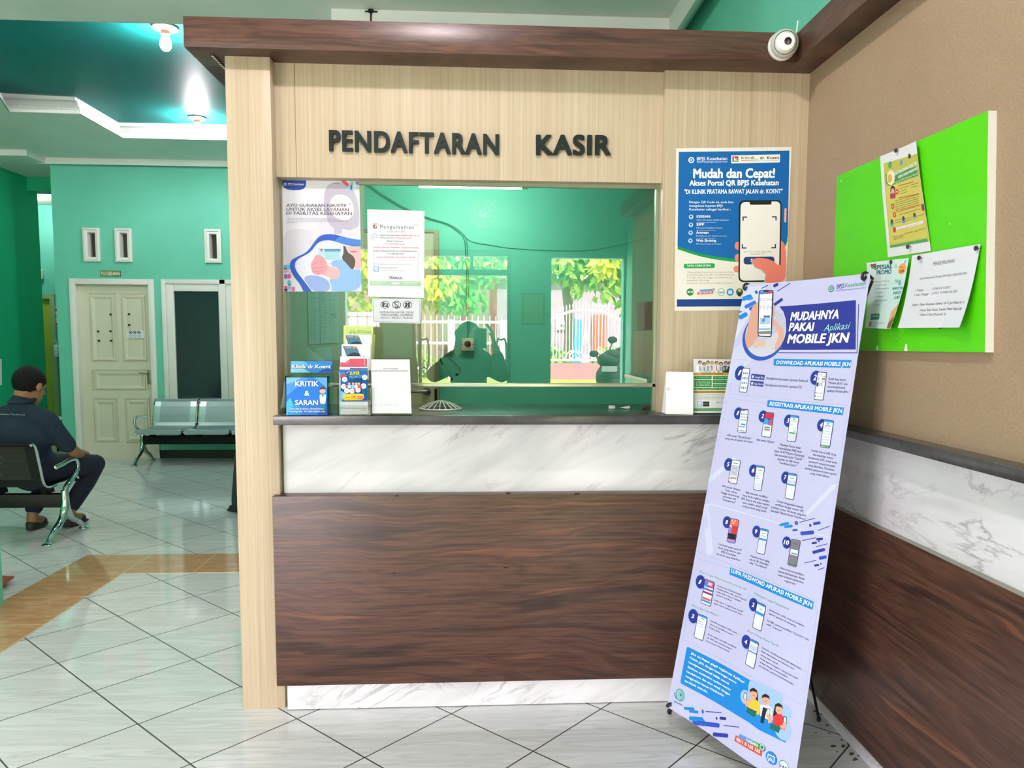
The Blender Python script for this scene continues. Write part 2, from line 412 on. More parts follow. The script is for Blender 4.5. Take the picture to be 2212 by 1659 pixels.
    def pos(s, x, y, lay):
        a, b = x / s.w, -y / s.h; c = s.c
        p = c[0] * (1 - a) * (1 - b) + c[1] * a * (1 - b) + c[2] * a * b + c[3] * (1 - a) * b
        o = lay * s.step + (s.bend(a, b) if s.bend else 0)
        return p + s.n * o
    def build(s, name, parent=None, back=None):
        mb = MB(); N = s.grid
        for lay in (0, 1):
            off = 0 if lay == 0 else -s.thick / s.step
            for i in range(N):
                for j in range(N):
                    q = [(i / N, j / N), ((i + 1) / N, j / N), ((i + 1) / N, (j + 1) / N), (i / N, (j + 1) / N)]
                    P = [s.pos(a * s.w, -b * s.h, off) for a, b in q]; mb.face(P[::-1] if lay == 0 else P, 0)
        E = [(k / N, 0) for k in range(N)] + [(1, k / N) for k in range(N)] + [(1 - k / N, 1) for k in range(N)] + [(0, 1 - k / N) for k in range(N)]
        for (a, b), (c, d) in zip(E, E[1:] + E[:1]):
            mb.face([s.pos(a * s.w, -b * s.h, 0), s.pos(c * s.w, -d * s.h, 0), s.pos(c * s.w, -d * s.h, -s.thick / s.step), s.pos(a * s.w, -b * s.h, -s.thick / s.step)], 0)
        b = len(mb.v); mb.v += [s.pos(*p) for p in s.v]; mb.f += [tuple(b + i for i in f) for f in s.f]; mb.m += s.m
        return mb.build(name, s.mats, parent)
def sheet_on(px, ax, c, paper=None, **k):
    """a sheet lying on the plane ax = c, corner pixels TL TR BR BL"""
    return Sheet([at(u, v, ax, c) for u, v in px], px, paper or PAPER, **k)
def bpjs_logo(P, u, v, r, a='#ffffff', b='#ffffff', lay=3):
    for k in range(4):
        t = PI / 2 * k + PI / 4
        P.rr([(u + r * math.cos(t + q), v + r * math.sin(t + q)) for q in (-1.05, -.32, .32, 1.05)], a if k % 2 else b, lay, .2)
    P.circ(u, v, r * .62, P.paper if a != '#ffffff' else '#0b62a8', lay + 1).circ(u, v, r * .42, b, lay + 2, r0=r * .2)

# ================================================================== the setting
ZC = 3.408          # hall ceiling
def panel(name, pts, m, d): return MB().prism(pts, d).build(name, m)
# floor and the tan tile border let into it
struct(box('floor', -7.2, 2.4, FACADE_Y - .25, 9.1, -.12, 0, FLOOR))
mb = MB(); z = .0012
mb.prism([(-1.65, 1.747, 0), (-.2, 1.747, 0), (-.2, 2.159, 0), (-1.65, 2.159, 0)], (0, 0, z)).prism([(-1.65, -3.85, 0), (-1.235, -3.85, 0), (-1.235, 1.747, 0), (-1.65, 1.747, 0)], (0, 0, z))
struct(mb.build('floor_border', BAND))
# walls
WT = .12
def wall(name, x0, x1, y0, y1, z0, z1, m, holes=(), ax='y'):
    """a wall box with rectangular openings (a0, a1, z0, z1) cut along x (ax y) or along y (ax x)"""
    mb = MB(); a0, a1 = (x0, x1) if ax == 'y' else (y0, y1)
    cuts = sorted(set([a0, a1] + [h[i] for h in holes for i in (0, 1)]))
    for p, q in zip(cuts, cuts[1:]):
        hs = sorted([h for h in holes if h[0] <= p + 1e-6 and h[1] >= q - 1e-6], key=lambda h: h[2]); z = z0
        for h in hs + [(0, 0, z1, z1)]:
            if h[2] > z + 1e-6: mb.box(*((p, q, y0, y1) if ax == 'y' else (x0, x1, p, q)), z, h[2])
            z = h[3]
    return struct(mb.build(name, m))
HY = 6.293
wall('wall_hall_rear', -3.965, 1.6, HY, HY + WT, 0, ZC + .3, GREEN, [(-3.80, -2.875, 0, 2.07), (-2.775, -1.45, .52, 2.07), (-3.61, -3.46, 2.28, 2.645), (-3.255, -3.10, 2.28, 2.645), (-2.255, -2.10, 2.28, 2.645)])
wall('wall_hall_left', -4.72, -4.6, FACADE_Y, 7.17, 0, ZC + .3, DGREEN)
wall('wall_hall_right', 1.6, 1.72, 2.3, HY + WT, 0, ZC + .3, GREEN)
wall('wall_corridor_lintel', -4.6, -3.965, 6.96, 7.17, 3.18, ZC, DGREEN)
wall('wall_corridor_right', -3.965, -3.85, HY + WT, 9.0, 0, ZC, GREEN)
wall('wall_corridor_rear', -7.2, -3.85, 9.0, 9.1, 0, ZC, GREEN, [(-6.3, -5.42, 0, 2.05)])
wall('wall_corridor_left', -7.2, -7.1, 7.05, 9.0, 0, ZC, GREEN); wall('wall_corridor_front', -7.1, -4.72, 7.05, 7.17, 0, ZC, GREEN)
wall('wall_booth_rear', .125, 2.21, 2.2, 2.3, 0, ZC, GREEN, [(.131, .629, 0, 2.09)])
wall('wall_right', 2.21, 2.33, FACADE_Y, 2.3, 0, ZC + .2, GREEN)
wall('wall_front', -4.72, 2.33, FACADE_Y - WT, FACADE_Y, 0, ZC + .2, GREEN, OPENINGS)
wall('wall_hall_pillar', -1.93, -1.614, .92, 1.234, 0, ZC, GREEN)
box_w = struct(box('wall_right_wallpaper', 2.129, 2.21, -3.2, .0351, 1.1272, 2.395, WPAPER))
# ceilings: pale slab with the stepped teal tray
TR_ = [(1.58, 2.36), (1.58, 5.28), (-2.706, 5.284), (-2.707, 4.458), (-3.305, 4.424), (-3.02, 3.72), (-3.02, 2.36)]
bm = bmesh.new()
outer = [(-4.72, FACADE_Y - WT), (2.33, FACADE_Y - WT), (2.33, HY + WT), (-3.965, HY + WT), (-3.965, 5.85), (-4.72, 5.85)]
vo = [bm.verts.new((x, y, ZC)) for x, y in outer]; vi = [bm.verts.new((x, y, ZC)) for x, y in TR_]
eg = [bm.edges.new((a[i], a[(i + 1) % len(a)])) for a in (vo, vi) for i in range(len(a))]
bmesh.ops.triangle_fill(bm, edges=eg, use_beauty=True)
r = bmesh.ops.extrude_face_region(bm, geom=bm.faces[:]); bmesh.ops.translate(bm, vec=(0, 0, .05), verts=[q for q in r['geom'] if isinstance(q, bmesh.types.BMVert)])
struct(MB().bm(bm).build('ceiling', CEIL))
ZT = ZC + .17
struct(MB().prism([(x, y, ZT) for x, y in ((-3.6, 2.1), (1.8, 2.1), (1.8, 5.7), (-3.6, 5.7))], (0, 0, .04)).build('ceiling_tray', TEAL))
struct(box('ceiling_corridor', -7.2, -3.965, 5.85, 9.1, 3.345, 3.60, CEIL))
struct(box('hall_light_blocker', -3.84, 1.6, HY + .125, HY + .16, 0, 3.6, mat('dark_backing', '#2a2a28', .8)))  # added unseen panel, keeps sky light from leaking round the door and windows
# crown moulding round the tray and along the booth ceiling
def crown(name, path, w, h, inward, closed=False, z0=ZC, m=WHITEP, rope=True, down=False):
    """moulding swept along path; profile steps from the lip (inner, low) to the riser (outer, high)"""
    prof = [(-.012, 0), (-.012, .028), (.004, .034), (.004, .05), (.016, .056), (.022, .075), (.034, .10), (.05, .118), (.062, .122), (.062, .15)]
    if down: prof = [(-.004, -.0), (-.004, -.018), (.012, -.026), (.022, -.05), (.05, -.085), (.085, -.11), (.09, -.125), (.118, -.125), (.118, -.148), (.135, -.15), (.135, 0)]
    n = len(path); rings = []
    for i, (x, y) in enumerate(path):
        p = Vector((x, y)); a = Vector(path[i - 1]) if (i or closed) else None; b = Vector(path[(i + 1) % n]) if (i < n - 1 or closed) else None
        d0 = (p - a).normalized() if a is not None else (b - p).normalized(); d1 = (b - p).normalized() if b is not None else d0
        n0, n1 = Vector((-d0.y, d0.x)) * inward, Vector((-d1.y, d1.x)) * inward; mit = (n0 + n1).normalized(); k = 1 / max(mit.dot(n0), .3)
        rings.append([Vector((x + mit.x * k * q * w, y + mit.y * k * q * w, z0 + t * h)) for q, t in prof])
    mb = MB(); m_ = len(prof)
    for i in range(n if closed else n - 1):
        A, B = rings[i], rings[(i + 1) % n]
        for j in range(m_ - 1): mb.face([A[j], B[j], B[j + 1], A[j + 1]])
        if rope:
            L = (B[4] - A[4]).length; c = int(L / .045)
            for q in range(c):
                t = (q + .5) / c; o = A[4].lerp(B[4], t); d = (B[4] - A[4]).normalized()
                mb.ball(o + d * .0, (.019, .011, .009), 0, 1, Matrix.Rotation(math.atan2(d.y, d.x) + .5, 4, 'Z'))
    return struct(mb.build(name, m))
crown('trim_1', TR_, 1.0, 1.12, -1, True)
crown('trim_2', [(2.21, -1.2), (2.21, 2.2), (.125, 2.2), (.125, 2.3)], 1, 1, 1, z0=ZC, rope=False, down=True)
crown('trim_3', [(1.6, HY), (-3.965, HY), (-3.965, HY + .3)], .7, .45, 1, z0=ZC, m=CEIL, rope=False, down=True)
struct(box('baseboard_rear', -2.866, 1.6, HY - .014, HY, 0, .096, mat('black_tile_skirting', '#121314', .3)))
# hall door with raised panels
def raised(mb, u0, v0, u1, v1, Y, dep=.012):
    """raised-and-fielded door panel between two photo pixel corners on the plane y = Y"""
    a, b = at(u0, v1, 'y', Y), at(u1, v0, 'y', Y); x0, x1, z0, z1 = a.x, b.x, a.z, b.z; w = .022
    R = [(0, 0), (.010, -dep), (w, -dep), (w + .006, dep * .9), (w + .02, dep * .9), (w + .045, -.004)]
    ring = [[(x0 + q, Y + t * -1, z0 + q), (x1 - q, Y + t * -1, z0 + q), (x1 - q, Y + t * -1, z1 - q), (x0 + q, Y + t * -1, z1 - q)] for q, t in R]
    for A, B in zip(ring, ring[1:]):
        for k in range(4): mb.face([A[k], A[(k + 1) % 4], B[(k + 1) % 4], B[k]])
    mb.face(ring[-1]); return x0, x1, z0, z1
d = struct(bpy.data.objects.new('door_1', None), 'cream panelled door at the end of the hall under the small green sign'); COL.objects.link(d); d.location = (-3.34, HY, 0)
DL = HY + .05
mb = MB(); mb.box(-3.81, -3.745, HY - .02, HY + .1, 0, 2.08, 0, .004).box(-2.93, -2.866, HY - .02, HY + .1, 0, 2.08, 0, .004).box(-3.745, -2.93, HY - .02, HY + .1, 2.015, 2.08, 0, .004)
mb.build('door_frame', WHITEP, d, smooth=True)
mb = MB(); mb2 = MB(); cells = [raised(mb, *q, DL) for q in ((197, 634, 250, 783), (265, 634, 317, 783), (203, 799, 318, 845), (205, 861, 254, 957), (273, 861, 322, 955))]
x0, x1 = -3.745, -2.93
c = cells; xs = [x0, c[0][0], c[0][1], c[1][0], c[1][1], x1]
def slab_(a, b, p, q): mb.box(a, b, DL, DL + .035, p, q)
slab_(x0, c[0][0], 0, 2.012); slab_(c[1][1], x1, 0, 2.012)
slab_(c[0][0], c[1][1], c[0][3], 2.012); slab_(c[0][0], c[1][1], c[2][3], c[0][2]); slab_(c[0][0], c[1][1], c[3][3], c[2][2]); slab_(c[0][0], c[1][1], 0, min(c[3][2], c[4][2]))
slab_(c[0][1], c[1][0], c[0][2], c[0][3]); slab_(c[3][1], c[4][0], c[3][2], c[3][3])
mb.box(x0, x1, DL + .0135, DL + .034, 0, 2.012)
leaf = mb.build('door_leaf', CREAM, d)
Sx = MB()
for u, v in ((238.5, 679.5), (278.5, 678.5), (279, 702), (238.5, 715.5), (213.5, 736), (240, 736), (212, 716)):
    p = at(u, v, 'y', DL - .013); Sx.box(p.x - .012, p.x + .012, DL - .0145, DL - .012, p.z - .011, p.z + .011)
lab(Sx.build('tape_mark', ink('#1d1c1a'), leaf), 'small black tape squares on the door panels')
p = at(322, 807, 'y', DL)
MB().box(p.x - .02, p.x + .02, DL - .008, DL, p.z - .12, p.z + .04, 0, .004).tube([(p.x + .005, DL - .0, p.z), (p.x + .005, DL - .05, p.z), (p.x - .09, DL - .05, p.z + .008)], .009, 8).build('door_handle', mat('dull_steel', '#8b8a80', .35, .9), d, smooth=True)
# second opening: dark glass panel in a white frame
w = struct(bpy.data.objects.new('window_4', None), 'tall dark glass window behind the silver bench'); COL.objects.link(w); w.location = (-2.3, HY, .5)
mb = MB()
for q in ((-2.785, -2.735, .49, 2.08), (-2.125, -2.06, .49, 2.08), (-1.5, -1.44, .49, 2.08), (-2.735, -1.5, 2.03, 2.08), (-2.735, -1.5, .49, .60)): mb.box(q[0], q[1], HY - .018, HY + .08, q[2], q[3], 0, .003)
mb.build('window_frame', WHITEP, w, smooth=True)
for a, b in ((-2.735, -2.125), (-2.06, -1.5)):
    mb = MB()
    for q in ((a, a + .085, .6, 2.03), (b - .02, b, .6, 2.03), (a + .085, b - .02, 1.945, 2.03), (a + .085, b - .02, .6, .68)): mb.box(q[0], q[1], HY + .0, HY + .05, q[2], q[3], 0, .004)
    f = mb.build('sash', WHITEP, w, smooth=True)
    box('pane', a + .08, b - .015, HY + .025, HY + .031, .67, 1.95, mat('dark_tinted_glass', '#1f2c33', .12, spec=.5), f)
# three little vent windows over the doors
for i, (u0, u1, v0, v1) in enumerate(((183, 216, 493, 565), (252, 285, 494, 566), (445, 478, 496, 568))):
    a, b = at(u0, v1, 'y', HY), at(u1, v0, 'y', HY)
    o = struct(bpy.data.objects.new('window_%d' % (i + 1), None), ('left', 'middle', 'right')[i] + ' one of three small white vent windows high on the green wall'); COL.objects.link(o); o.location = ((a.x + b.x) / 2, HY, a.z)
    mb = MB(); R = [(0, .0), (0, -.03), (.02, -.036), (.026, -.022), (.05, -.02), (.056, .08)]
    ring = [[(a.x + q, HY + t, a.z + q), (b.x - q, HY + t, a.z + q), (b.x - q, HY + t, b.z - q), (a.x + q, HY + t, b.z - q)] for q, t in R]
    for A, B in zip(ring, ring[1:]):
        for k in range(4): mb.face([A[k], A[(k + 1) % 4], B[(k + 1) % 4], B[k]])
    mb.build('window_frame', WHITEP, o)
    box('pane', a.x + .04, b.x - .04, HY + .07, HY + .075, a.z + .04, b.z - .04, mat('smoky_vent_glass', '#3a352e', .15), o)
# corridor beyond the left corner: yellow-green door, bulb light
d = struct(bpy.data.objects.new('door_2', None), 'yellow-green door at the end of the side corridor'); COL.objects.link(d); d.location = (-5.86, 9.0, 0)
MB().box(-6.3, -6.23, 8.97, 9.06, 0, 2.05).box(-5.49, -5.42, 8.97, 9.06, 0, 2.05).box(-6.23, -5.49, 8.97, 9.06, 1.98, 2.05).build('door_frame', m_paint('olive_frame_paint', '#9fb582', .4), d)
box('door_leaf', -6.23, -5.49, 9.02, 9.05, 0, 1.98, m_paint('yellow_green_door_paint', '#a9b73c', .4), d)
# booth: pillar, fascia, side panel, partition, rear door
struct(box('pillar', 0, .1574, 0, .26, .0, 2.395, BE, bev=.002))
mb = MB().box(.1574, 1.5818, .0569, .115, 1.9912, 2.395).build('wall_fascia', BE); struct(mb)
MB().box(.228, .2295, .0562, .0570, 1.9912, 2.395).build('panel_seam', mat('seam_shadow_gap', '#6b5a41', .8), mb)
struct(box('wall_booth_panel', 1.5818, 2.2095, .0351, .135, 1.1272, 2.395, BE))
struct(box('wall_booth_left', .10, .1574, .26, 2.2, 0, 2.395, m_paint('drab_brown_panel', '#d3c6ac', .5)))
struct(box('ceiling_booth', .0, 2.21, .02, 2.2, 2.42, 2.45, m_paint('booth_ceiling_paint', '#cfd6cb', .6)))
d = struct(bpy.data.objects.new('door_3', None), 'wooden door at the back of the booth with a steel lever'); COL.objects.link(d); d.location = (.38, 2.2, 0)
drab = m_beige().copy(); drab = m_paint('drab_brown_door', '#cdc3a3', .45)
MB().box(.131, .60, 2.16, 2.2, 0.004, 2.08).build('door_leaf', drab, d)
MB().box(.60, .629, 2.15, 2.24, 0, 2.10).box(.131, .60, 2.15, 2.24, 2.082, 2.10).build('door_frame', m_paint('brown_door_frame', '#9c8d6b', .45), d)
box('strike_plate', .598, .615, 2.147, 2.151, .93, 1.08, mat('dark_bronze', '#2f2719', .4, .6), d)
p = at(921, 846, 'y', 2.1)
MB().lathe([(.026, 0), (.026, .012), (.012, .016), (.010, .055)], (p.x, 2.16, p.z), (0, -1, 0), 18).tube([(p.x, 2.105, p.z), (p.x - .02, 2.1, p.z), (p.x - .115, 2.1, p.z)], .010, 10).build('door_handle', mat('satin_steel', '#8f9290', .25, 1), d, smooth=True)
# service window: sill rail, side channels, pane
GY = .10
w = struct(bpy.data.objects.new('window_5', None), 'service window of the counter, one big pane over a metal rail'); COL.objects.link(w); w.location = (.87, GY, 1.13)
box('bottom_rail', .158, 1.5815, GY - .012, GY + .012, 1.2195, 1.2345, ALU, w, .002)
mb = MB().box(.158, .170, GY - .003, GY + .014, 1.1275, 1.991).box(1.569, 1.5815, GY - .012, GY + .014, 1.1275, 1.991).box(.170, 1.569, GY - .003, GY + .014, 1.977, 1.991)
mb.build('window_frame', mat('dull_green_aluminium', '#9da08a', .35, .6), w)
box('pane', .168, 1.571, GY - .0025, GY + .0025, 1.2340, 1.978, GLASS, w)
# front facade: glazed double door and right-hand opening
d = struct(bpy.data.objects.new('door_4', None), 'glazed street door behind the photographer'); COL.objects.link(d); d.location = (.72, FACADE_Y, 0)
fr = m_paint('dark_green_door_frame', '#3f6f5b', .4)
mb = MB(); y0, y1 = FACADE_Y - .1, FACADE_Y - .02
for q in ((.28, .31, 0, 2.2), (1.135, 1.17, 0, 2.2), (.31, 1.135, 2.15, 2.2), (.31, 1.135, 1.98, 2.03), (.80, .83, 2.03, 2.15), (.335, .36, 0, 1.98)): mb.box(q[0], q[1], y0, y1, q[2], q[3])
mb.build('door_frame', fr, d)
box('pane', .36, 1.135, FACADE_Y - .063, FACADE_Y - .057, .02, 1.98, DOORGL, d)
for x in (.385, 1.08):
    MB().tube(spline([(x, FACADE_Y - .01, 1.15), (x + .035, FACADE_Y + .03, 1.15), (x + .045, FACADE_Y + .03, 1.27), (x + .035, FACADE_Y + .03, 1.40), (x, FACADE_Y - .01, 1.40), (x - .035, FACADE_Y + .03, 1.40), (x - .045, FACADE_Y + .03, 1.27), (x - .035, FACADE_Y + .03, 1.15), (x, FACADE_Y - .01, 1.15)], 4), .010, 8).box(x - .01, x + .01, FACADE_Y - .062, FACADE_Y, 1.2, 1.22).build('door_handle', CHROME, d, smooth=True)

# brown smudges on the floor tiles by the dado
mb = MB(); rs = random.Random(3)
for u, v, w_, h in [(1760, 1536, 9, 4), (1775, 1542, 12, 4), (1787, 1566, 8, 4), (1768, 1528, 6, 3), (1800, 1612, 14, 7), (1822, 1612, 10, 6), (1840, 1628, 12, 6), (1848, 1640, 13, 7), (1818, 1598, 6, 4), (1790, 1584, 9, 2), (1762, 1583, 7, 2), (1832, 1606, 5, 8), (1855, 1632, 8, 4), (1808, 1624, 5, 3)]:
    P_ = []
    for k in range(9):
        a = 2 * PI * k / 9; r = .55 + .6 * rs.random(); P_.append(at(u + w_ * .5 * r * math.cos(a), v + h * .6 * r * math.sin(a), 'z', .0006))
    mb.face(P_[::-1])
struct(mb.build('floor_stain', mat('brown_smudge', '#6a5146', .6)))

# ================================================================== counter, canopy, signs
t = thing('canopy_band', 'dark walnut band running above the counter glass and along the brown wall', 'canopy', (.9, 0, 2.395))
t['kind'] = 'structure'
VY = -.0752
mb = MB().box(-.1115, 2.0317, VY, .12, 2.3952, 2.497, 0, .0015)
mb.build('front_beam', DW, t, smooth=True)
MB().box(-.1115, .157, .12, 2.2, 2.3952, 2.497).build('left_beam', DW, t)
MB().box(2.0317, 2.2095, -3.2, .12, 2.3952, 2.497).build('right_beam', DW, t)
mb = MB(); a, b = at(457, 117, 'z', 2.3945), at(485, 144, 'z', 2.3945)
mb.box(a.x - .006, a.x + .006, a.y, a.y + .5, 2.3915, 2.3955); strip = mb.build('light_strip', mat('strip_backing', '#3b3834', .5), t)
mb = MB()
for k in range(24): y = a.y + .008 + k * .02; mb.box(a.x - .004, a.x + .004, y, y + .011, 2.3905, 2.3918)
mb.build('diodes', mat('strip_diodes', '#d8d6b0', .4), strip)

t = thing('reception_counter', 'reception counter front with marble upper band and dark walnut lower panel', 'counter', (.9, 0, 0))
MB().box(.1655, 2.1505, .0281, .05, .78, 1.0945).build('upper_panel', MB_, t)
mb = MB().box(.1383, 2.129, -.0356, .0281, .1031, .8246, 0, .0012); lp = mb.build('lower_panel', DW, t, smooth=True)
MB().box(.1726, 2.1848, -.0211, .03, .004, .14).build('plinth', MB_, t)
mb = MB()
for u, v, w_, h in ((858, 1071, 9, 4), (1098, 1066, 11, 5), (1247, 1067, 12, 5), (852, 1238, 9, 4), (1093, 1226, 12, 4), (1327, 1114, 3, 3)):
    a = at(u - w_ / 2, v + h / 2, 'y', -.036); b = at(u + w_ / 2, v - h / 2, 'y', -.036)
    mb.prism([(a.x, -.0356, a.z), (b.x, -.0356, a.z + .001), (b.x - .003, -.0356, b.z), ((a.x + b.x) / 2, -.0356, b.z - .001), (a.x + .002, -.0356, b.z)], (0, -.0006, 0))
lab(mb.build('scuff_mark', mat('dark_chip', '#221a16', .7), lp), 'small dark chips on the walnut panel')
tag(box('countertop', .1638, 2.0784, -.0958, .42, 1.094, 1.1272, GR, bev=.002), 'black stone worktop running along the front counter under the glass', 'countertop')
t = thing('wall_dado', 'marble and walnut dado along the brown right wall with a black ledge', 'wall panelling', (2.15, -1.5, 0)); t['kind'] = 'structure'
MB().box(2.0784, 2.2095, -3.2, .0345, 1.094, 1.1272, 0, .002).build('ledge', GR, t, smooth=True)
MB().box(2.1519, 2.2095, -3.2, .0275, .80, 1.0935).build('upper_panel', MB_, t)
MB().box(2.1292, 2.2095, -3.2, -.0362, .1031, .8246).build('lower_panel', DW, t)
MB().box(2.1295, 2.1519, -3.2, -.04, .8247, .8262).build('cap_strip', mat('pale_edge_strip', '#8d8a80', .4), t)
MB().box(2.1848, 2.2095, -3.2, -.0215, .0, .1031).build('plinth', MB_, t)

# raised lettering on the fascia
BLK = mat('black_acrylic_letter', '#17191b', .3)
def letter_sign(word, p0, p1, h, label):
    y = .0569; A, B = at(*p0, 'y', y), at(*p1, 'y', y); H = (at(p0[0], p0[1] - h, 'y', y) - A).length; d = (B - A)
    vs, _ = glyphs(word, .034, 6, 0, 1.1); W_ = max(x for x, q in vs) - min(x for x, q in vs); x00 = min(x for x, q in vs)
    t = thing('wall_sign', label, 'sign', tuple((A + B) / 2)); ky = H / (CAPH + .05); k = d.length / W_
    for i, ch in enumerate(word):
        vp, _ = glyphs(word[:i + 1], .034, 3, 0, 1.1); v, f = glyphs(ch, .034, 6)
        off = max(x for x, q in vp) - max(x for x, q in v) - x00
        mb = MB()
        for c, (sx, sy) in enumerate(shifts(.034)):
            bm = bmesh.new(); V = [bm.verts.new(A + d.normalized() * ((x + sx + off) * k) + Vector((0, 0, (q + sy) * ky))) for x, q in v]
            for q in f:
                try: bm.faces.new([V[j] for j in q])
                except ValueError: pass
            r = bmesh.ops.extrude_face_region(bm, geom=bm.faces[:]); bmesh.ops.translate(bm, vec=(0, -.0116 - .0003 * c, 0), verts=[q for q in r['geom'] if isinstance(q, bmesh.types.BMVert)])
            bmesh.ops.recalc_face_normals(bm, faces=bm.faces[:]); mb.bm(bm)
        mb.build('letter', BLK, t)
letter_sign('PENDAFTARAN', (714, 326.5), (1076, 335), 47, 'black raised letters PENDAFTARAN on the beige fascia')
letter_sign('KASIR', (1159.5, 335), (1316.5, 335.5), 45, 'black raised letters KASIR on the beige fascia')

# turret camera at the end of the canopy
c = at(1690, 100, 'y', VY); R = .052
t = thing('security_camera', 'white turret security camera at the right end of the walnut canopy', 'camera', tuple(c))
MB().lathe([(.047, 0), (.050, .006), (.050, .020), (.046, .026)], c + Vector((-.006, 0, -.004)), (0, -1, 0), 28).build('mount', PLAST, t, smooth=True)
ax = Vector((-.22, -1, -.22)).normalized(); o = c + Vector((-.004, -.024, -.002))
MB().lathe([(.046, .0), (.0485, .012), (.047, .026), (.041, .036), (.0395, .036), (.043, .026), (.040, .01)], o, ax, 28).build('collar', mat('pale_grey_plastic', '#c4c4bc', .3), t, smooth=True)
MB().lathe([(.001, .062), (.027, .060), (.034, .052), (.037, .036), (.036, .0)][::-1], o, ax, 28).build('eyeball', PLAST, t, smooth=True)
MB().lathe([(.012, .0615), (.0125, .0635), (.009, .0645), (.001, .0640)], o + Vector((.004, 0, .002)), ax, 20).build('lens', mat('camera_lens', '#2b1622', .1), t, smooth=True)
MB().tube([o + Vector((.03, .02, .02)), c + Vector((.05, 0, .05)), c + Vector((.056, .004, .09))], .003, 6).build('cable', PLAST, t)

# ------------------------------------------------------------------ sheets on the glass
FR = GY - .0045
P = Sheet([at(u, v, 'y', FR) for u, v in ((609.5, 389.5), (776, 391), (781.5, 629.8), (612.5, 629.8))], [(602.8, 389), (774.4, 391), (780.5, 629.8), (609.3, 629.8)], ink('#d9d7e2')); P.zoom(580, 380, 6.146)
P.soft([(140, 700), (520, 700), (560, 760), (600, 1000), (360, 1120), (300, 1300), (170, 1200)], '#cfccd9', 1).soft([(640, 520), (1220, 520), (1225, 830), (820, 760), (640, 800)], '#d6cfe0', 1)
hair = [(720, 210), (760, 120), (850, 80), (1010, 90), (1110, 160), (1150, 260), (1195, 420), (1200, 660), (1120, 700), (1060, 720), (1000, 700), (880, 700), (780, 640), (730, 450), (712, 330)]
P.soft(hair, '#b9b1c4', 2).soft([(790, 330), (860, 250), (980, 240), (1080, 300), (1130, 420), (1110, 540), (1000, 600), (880, 560), (800, 470)], '#e2d7dd', 3)
P.poly([(840, 640), (960, 640), (960, 760), (860, 770)], '#bcb2c6', 3)
P.line([(905, 372), (950, 362), (990, 370)], 5, '#c0b4c4', 4).line([(1030, 362), (1075, 352), (1105, 362)], 5, '#c0b4c4', 4).circ(950, 385, 14, '#b3a7b8', 4, ry=8).circ(1068, 376, 14, '#b3a7b8', 4, ry=8).line([(1012, 400), (1022, 450), (1000, 460)], 6, '#cbb9c2', 4); P.line([(900, 480), (960, 500), (1030, 480)], 8, '#c5a9b3', 4)
P.poly([(140, 55), (468, 58), (466, 130), (440, 165), (390, 183), (300, 186), (220, 178), (165, 150), (143, 110)], '#2a4aa8', 5)
P.rr([(163, 88), (201, 88), (201, 126), (163, 126)], '#e8e8f4', 6, .2).circ(182, 107, 13, '#2a4aa8', 7, r0=7)
P.text('BPJS Kesehatan', (222, 113), (440, 120), 24, '#dfe2f2', 6, .02).text('Badan Penyelenggara Jaminan Sosial', (222, 130), (440, 131), 8, '#aab4de', 6)
P.line([(842, 98), (860, 92), (875, 102), (892, 94), (908, 103), (925, 96)], 5, '#5c5968', 5)
P.poly([(945, 65), (1005, 65), (1060, 112), (1030, 145)], '#d9566d', 5).poly([(1060, 75), (1120, 70), (1122, 120), (1075, 125)], '#8fc4bd', 5).poly([(1010, 183), (1070, 120), (1150, 185)], '#9cc7e0', 6)
P.rect(1075, 120, 1100, 185, '#3c6fb8', 7); P.poly([(1140, 70), (1195, 75), (1190, 125), (1150, 110)], '#8a77b9', 5).circ(1172, 165, 26, '#b7c6bd', 5)
TX = '#3f3a58'
P.text('AYO GUNAKAN NIK/KTP', (206, 405), (1022, 412), 42, TX, 6, .004).text('UNTUK AKSES LAYANAN', (206, 458), (1052, 466), 42, TX, 6, .004).text('DI FASILITAS KESEHATAN', (206, 508), (1096, 518), 42, TX, 6, .004)
P.para(['*Saat ini seluruh jiwa peserta JKN dapat menggunakan nomor induk', 'kependudukan (NIK) atau kartu tanda penduduk (KTP) untuk mengakses', 'pelayanan kesehatan di Fasilitas Kesehatan Tingkat Pertama (FKTP) dan', 'Rumah Sakit.'], (215, 562), (0, 19), 10, '#77718c', .012, 12, 0, 6)
swo = [(1230, 845), (1130, 838), (1000, 810), (880, 775), (760, 768), (680, 785), (630, 820), (580, 885), (530, 960), (470, 1020), (350, 1075), (285, 1110), (262, 1160), (268, 1240), (320, 1340), (400, 1430), (450, 1535)]
swi = [(570, 1535), (500, 1440), (420, 1340), (350, 1250), (330, 1190), (345, 1130), (400, 1085), (500, 1040), (560, 990), (610, 920), (660, 875), (740, 855), (840, 860), (980, 905), (1110, 930), (1230, 935)]
P.poly([(1230, 935), (1110, 930), (980, 905), (840, 860), (740, 855), (660, 875), (610, 920), (560, 990), (500, 1040), (400, 1085), (345, 1130), (330, 1190), (350, 1250), (420, 1340), (500, 1440), (570, 1535), (1230, 1535)], '#d3d7ea', 5)
P.soft([(440, 1340), (560, 1310), (700, 1340), (800, 1400), (810, 1535), (570, 1535), (500, 1440)], '#8fa6da', 6)
P.soft([(960, 1100), (1060, 1180), (1130, 1250), (1230, 1230), (1230, 1535), (800, 1535), (840, 1480), (780, 1370), (900, 1330), (940, 1230), (800, 1180), (830, 1130), (930, 1090)], '#8fb4e6', 6)
P.soft([(978, 920), (1010, 925), (1040, 1010), (1120, 1060), (1150, 1130), (1130, 1230), (1090, 1240), (1030, 1160), (955, 1095), (990, 1010)], '#5a4f4c', 7).poly([(1010, 925), (1230, 938), (1230, 1230), (1150, 1240), (1110, 1060), (1060, 1010)], '#d9b0b4', 6)
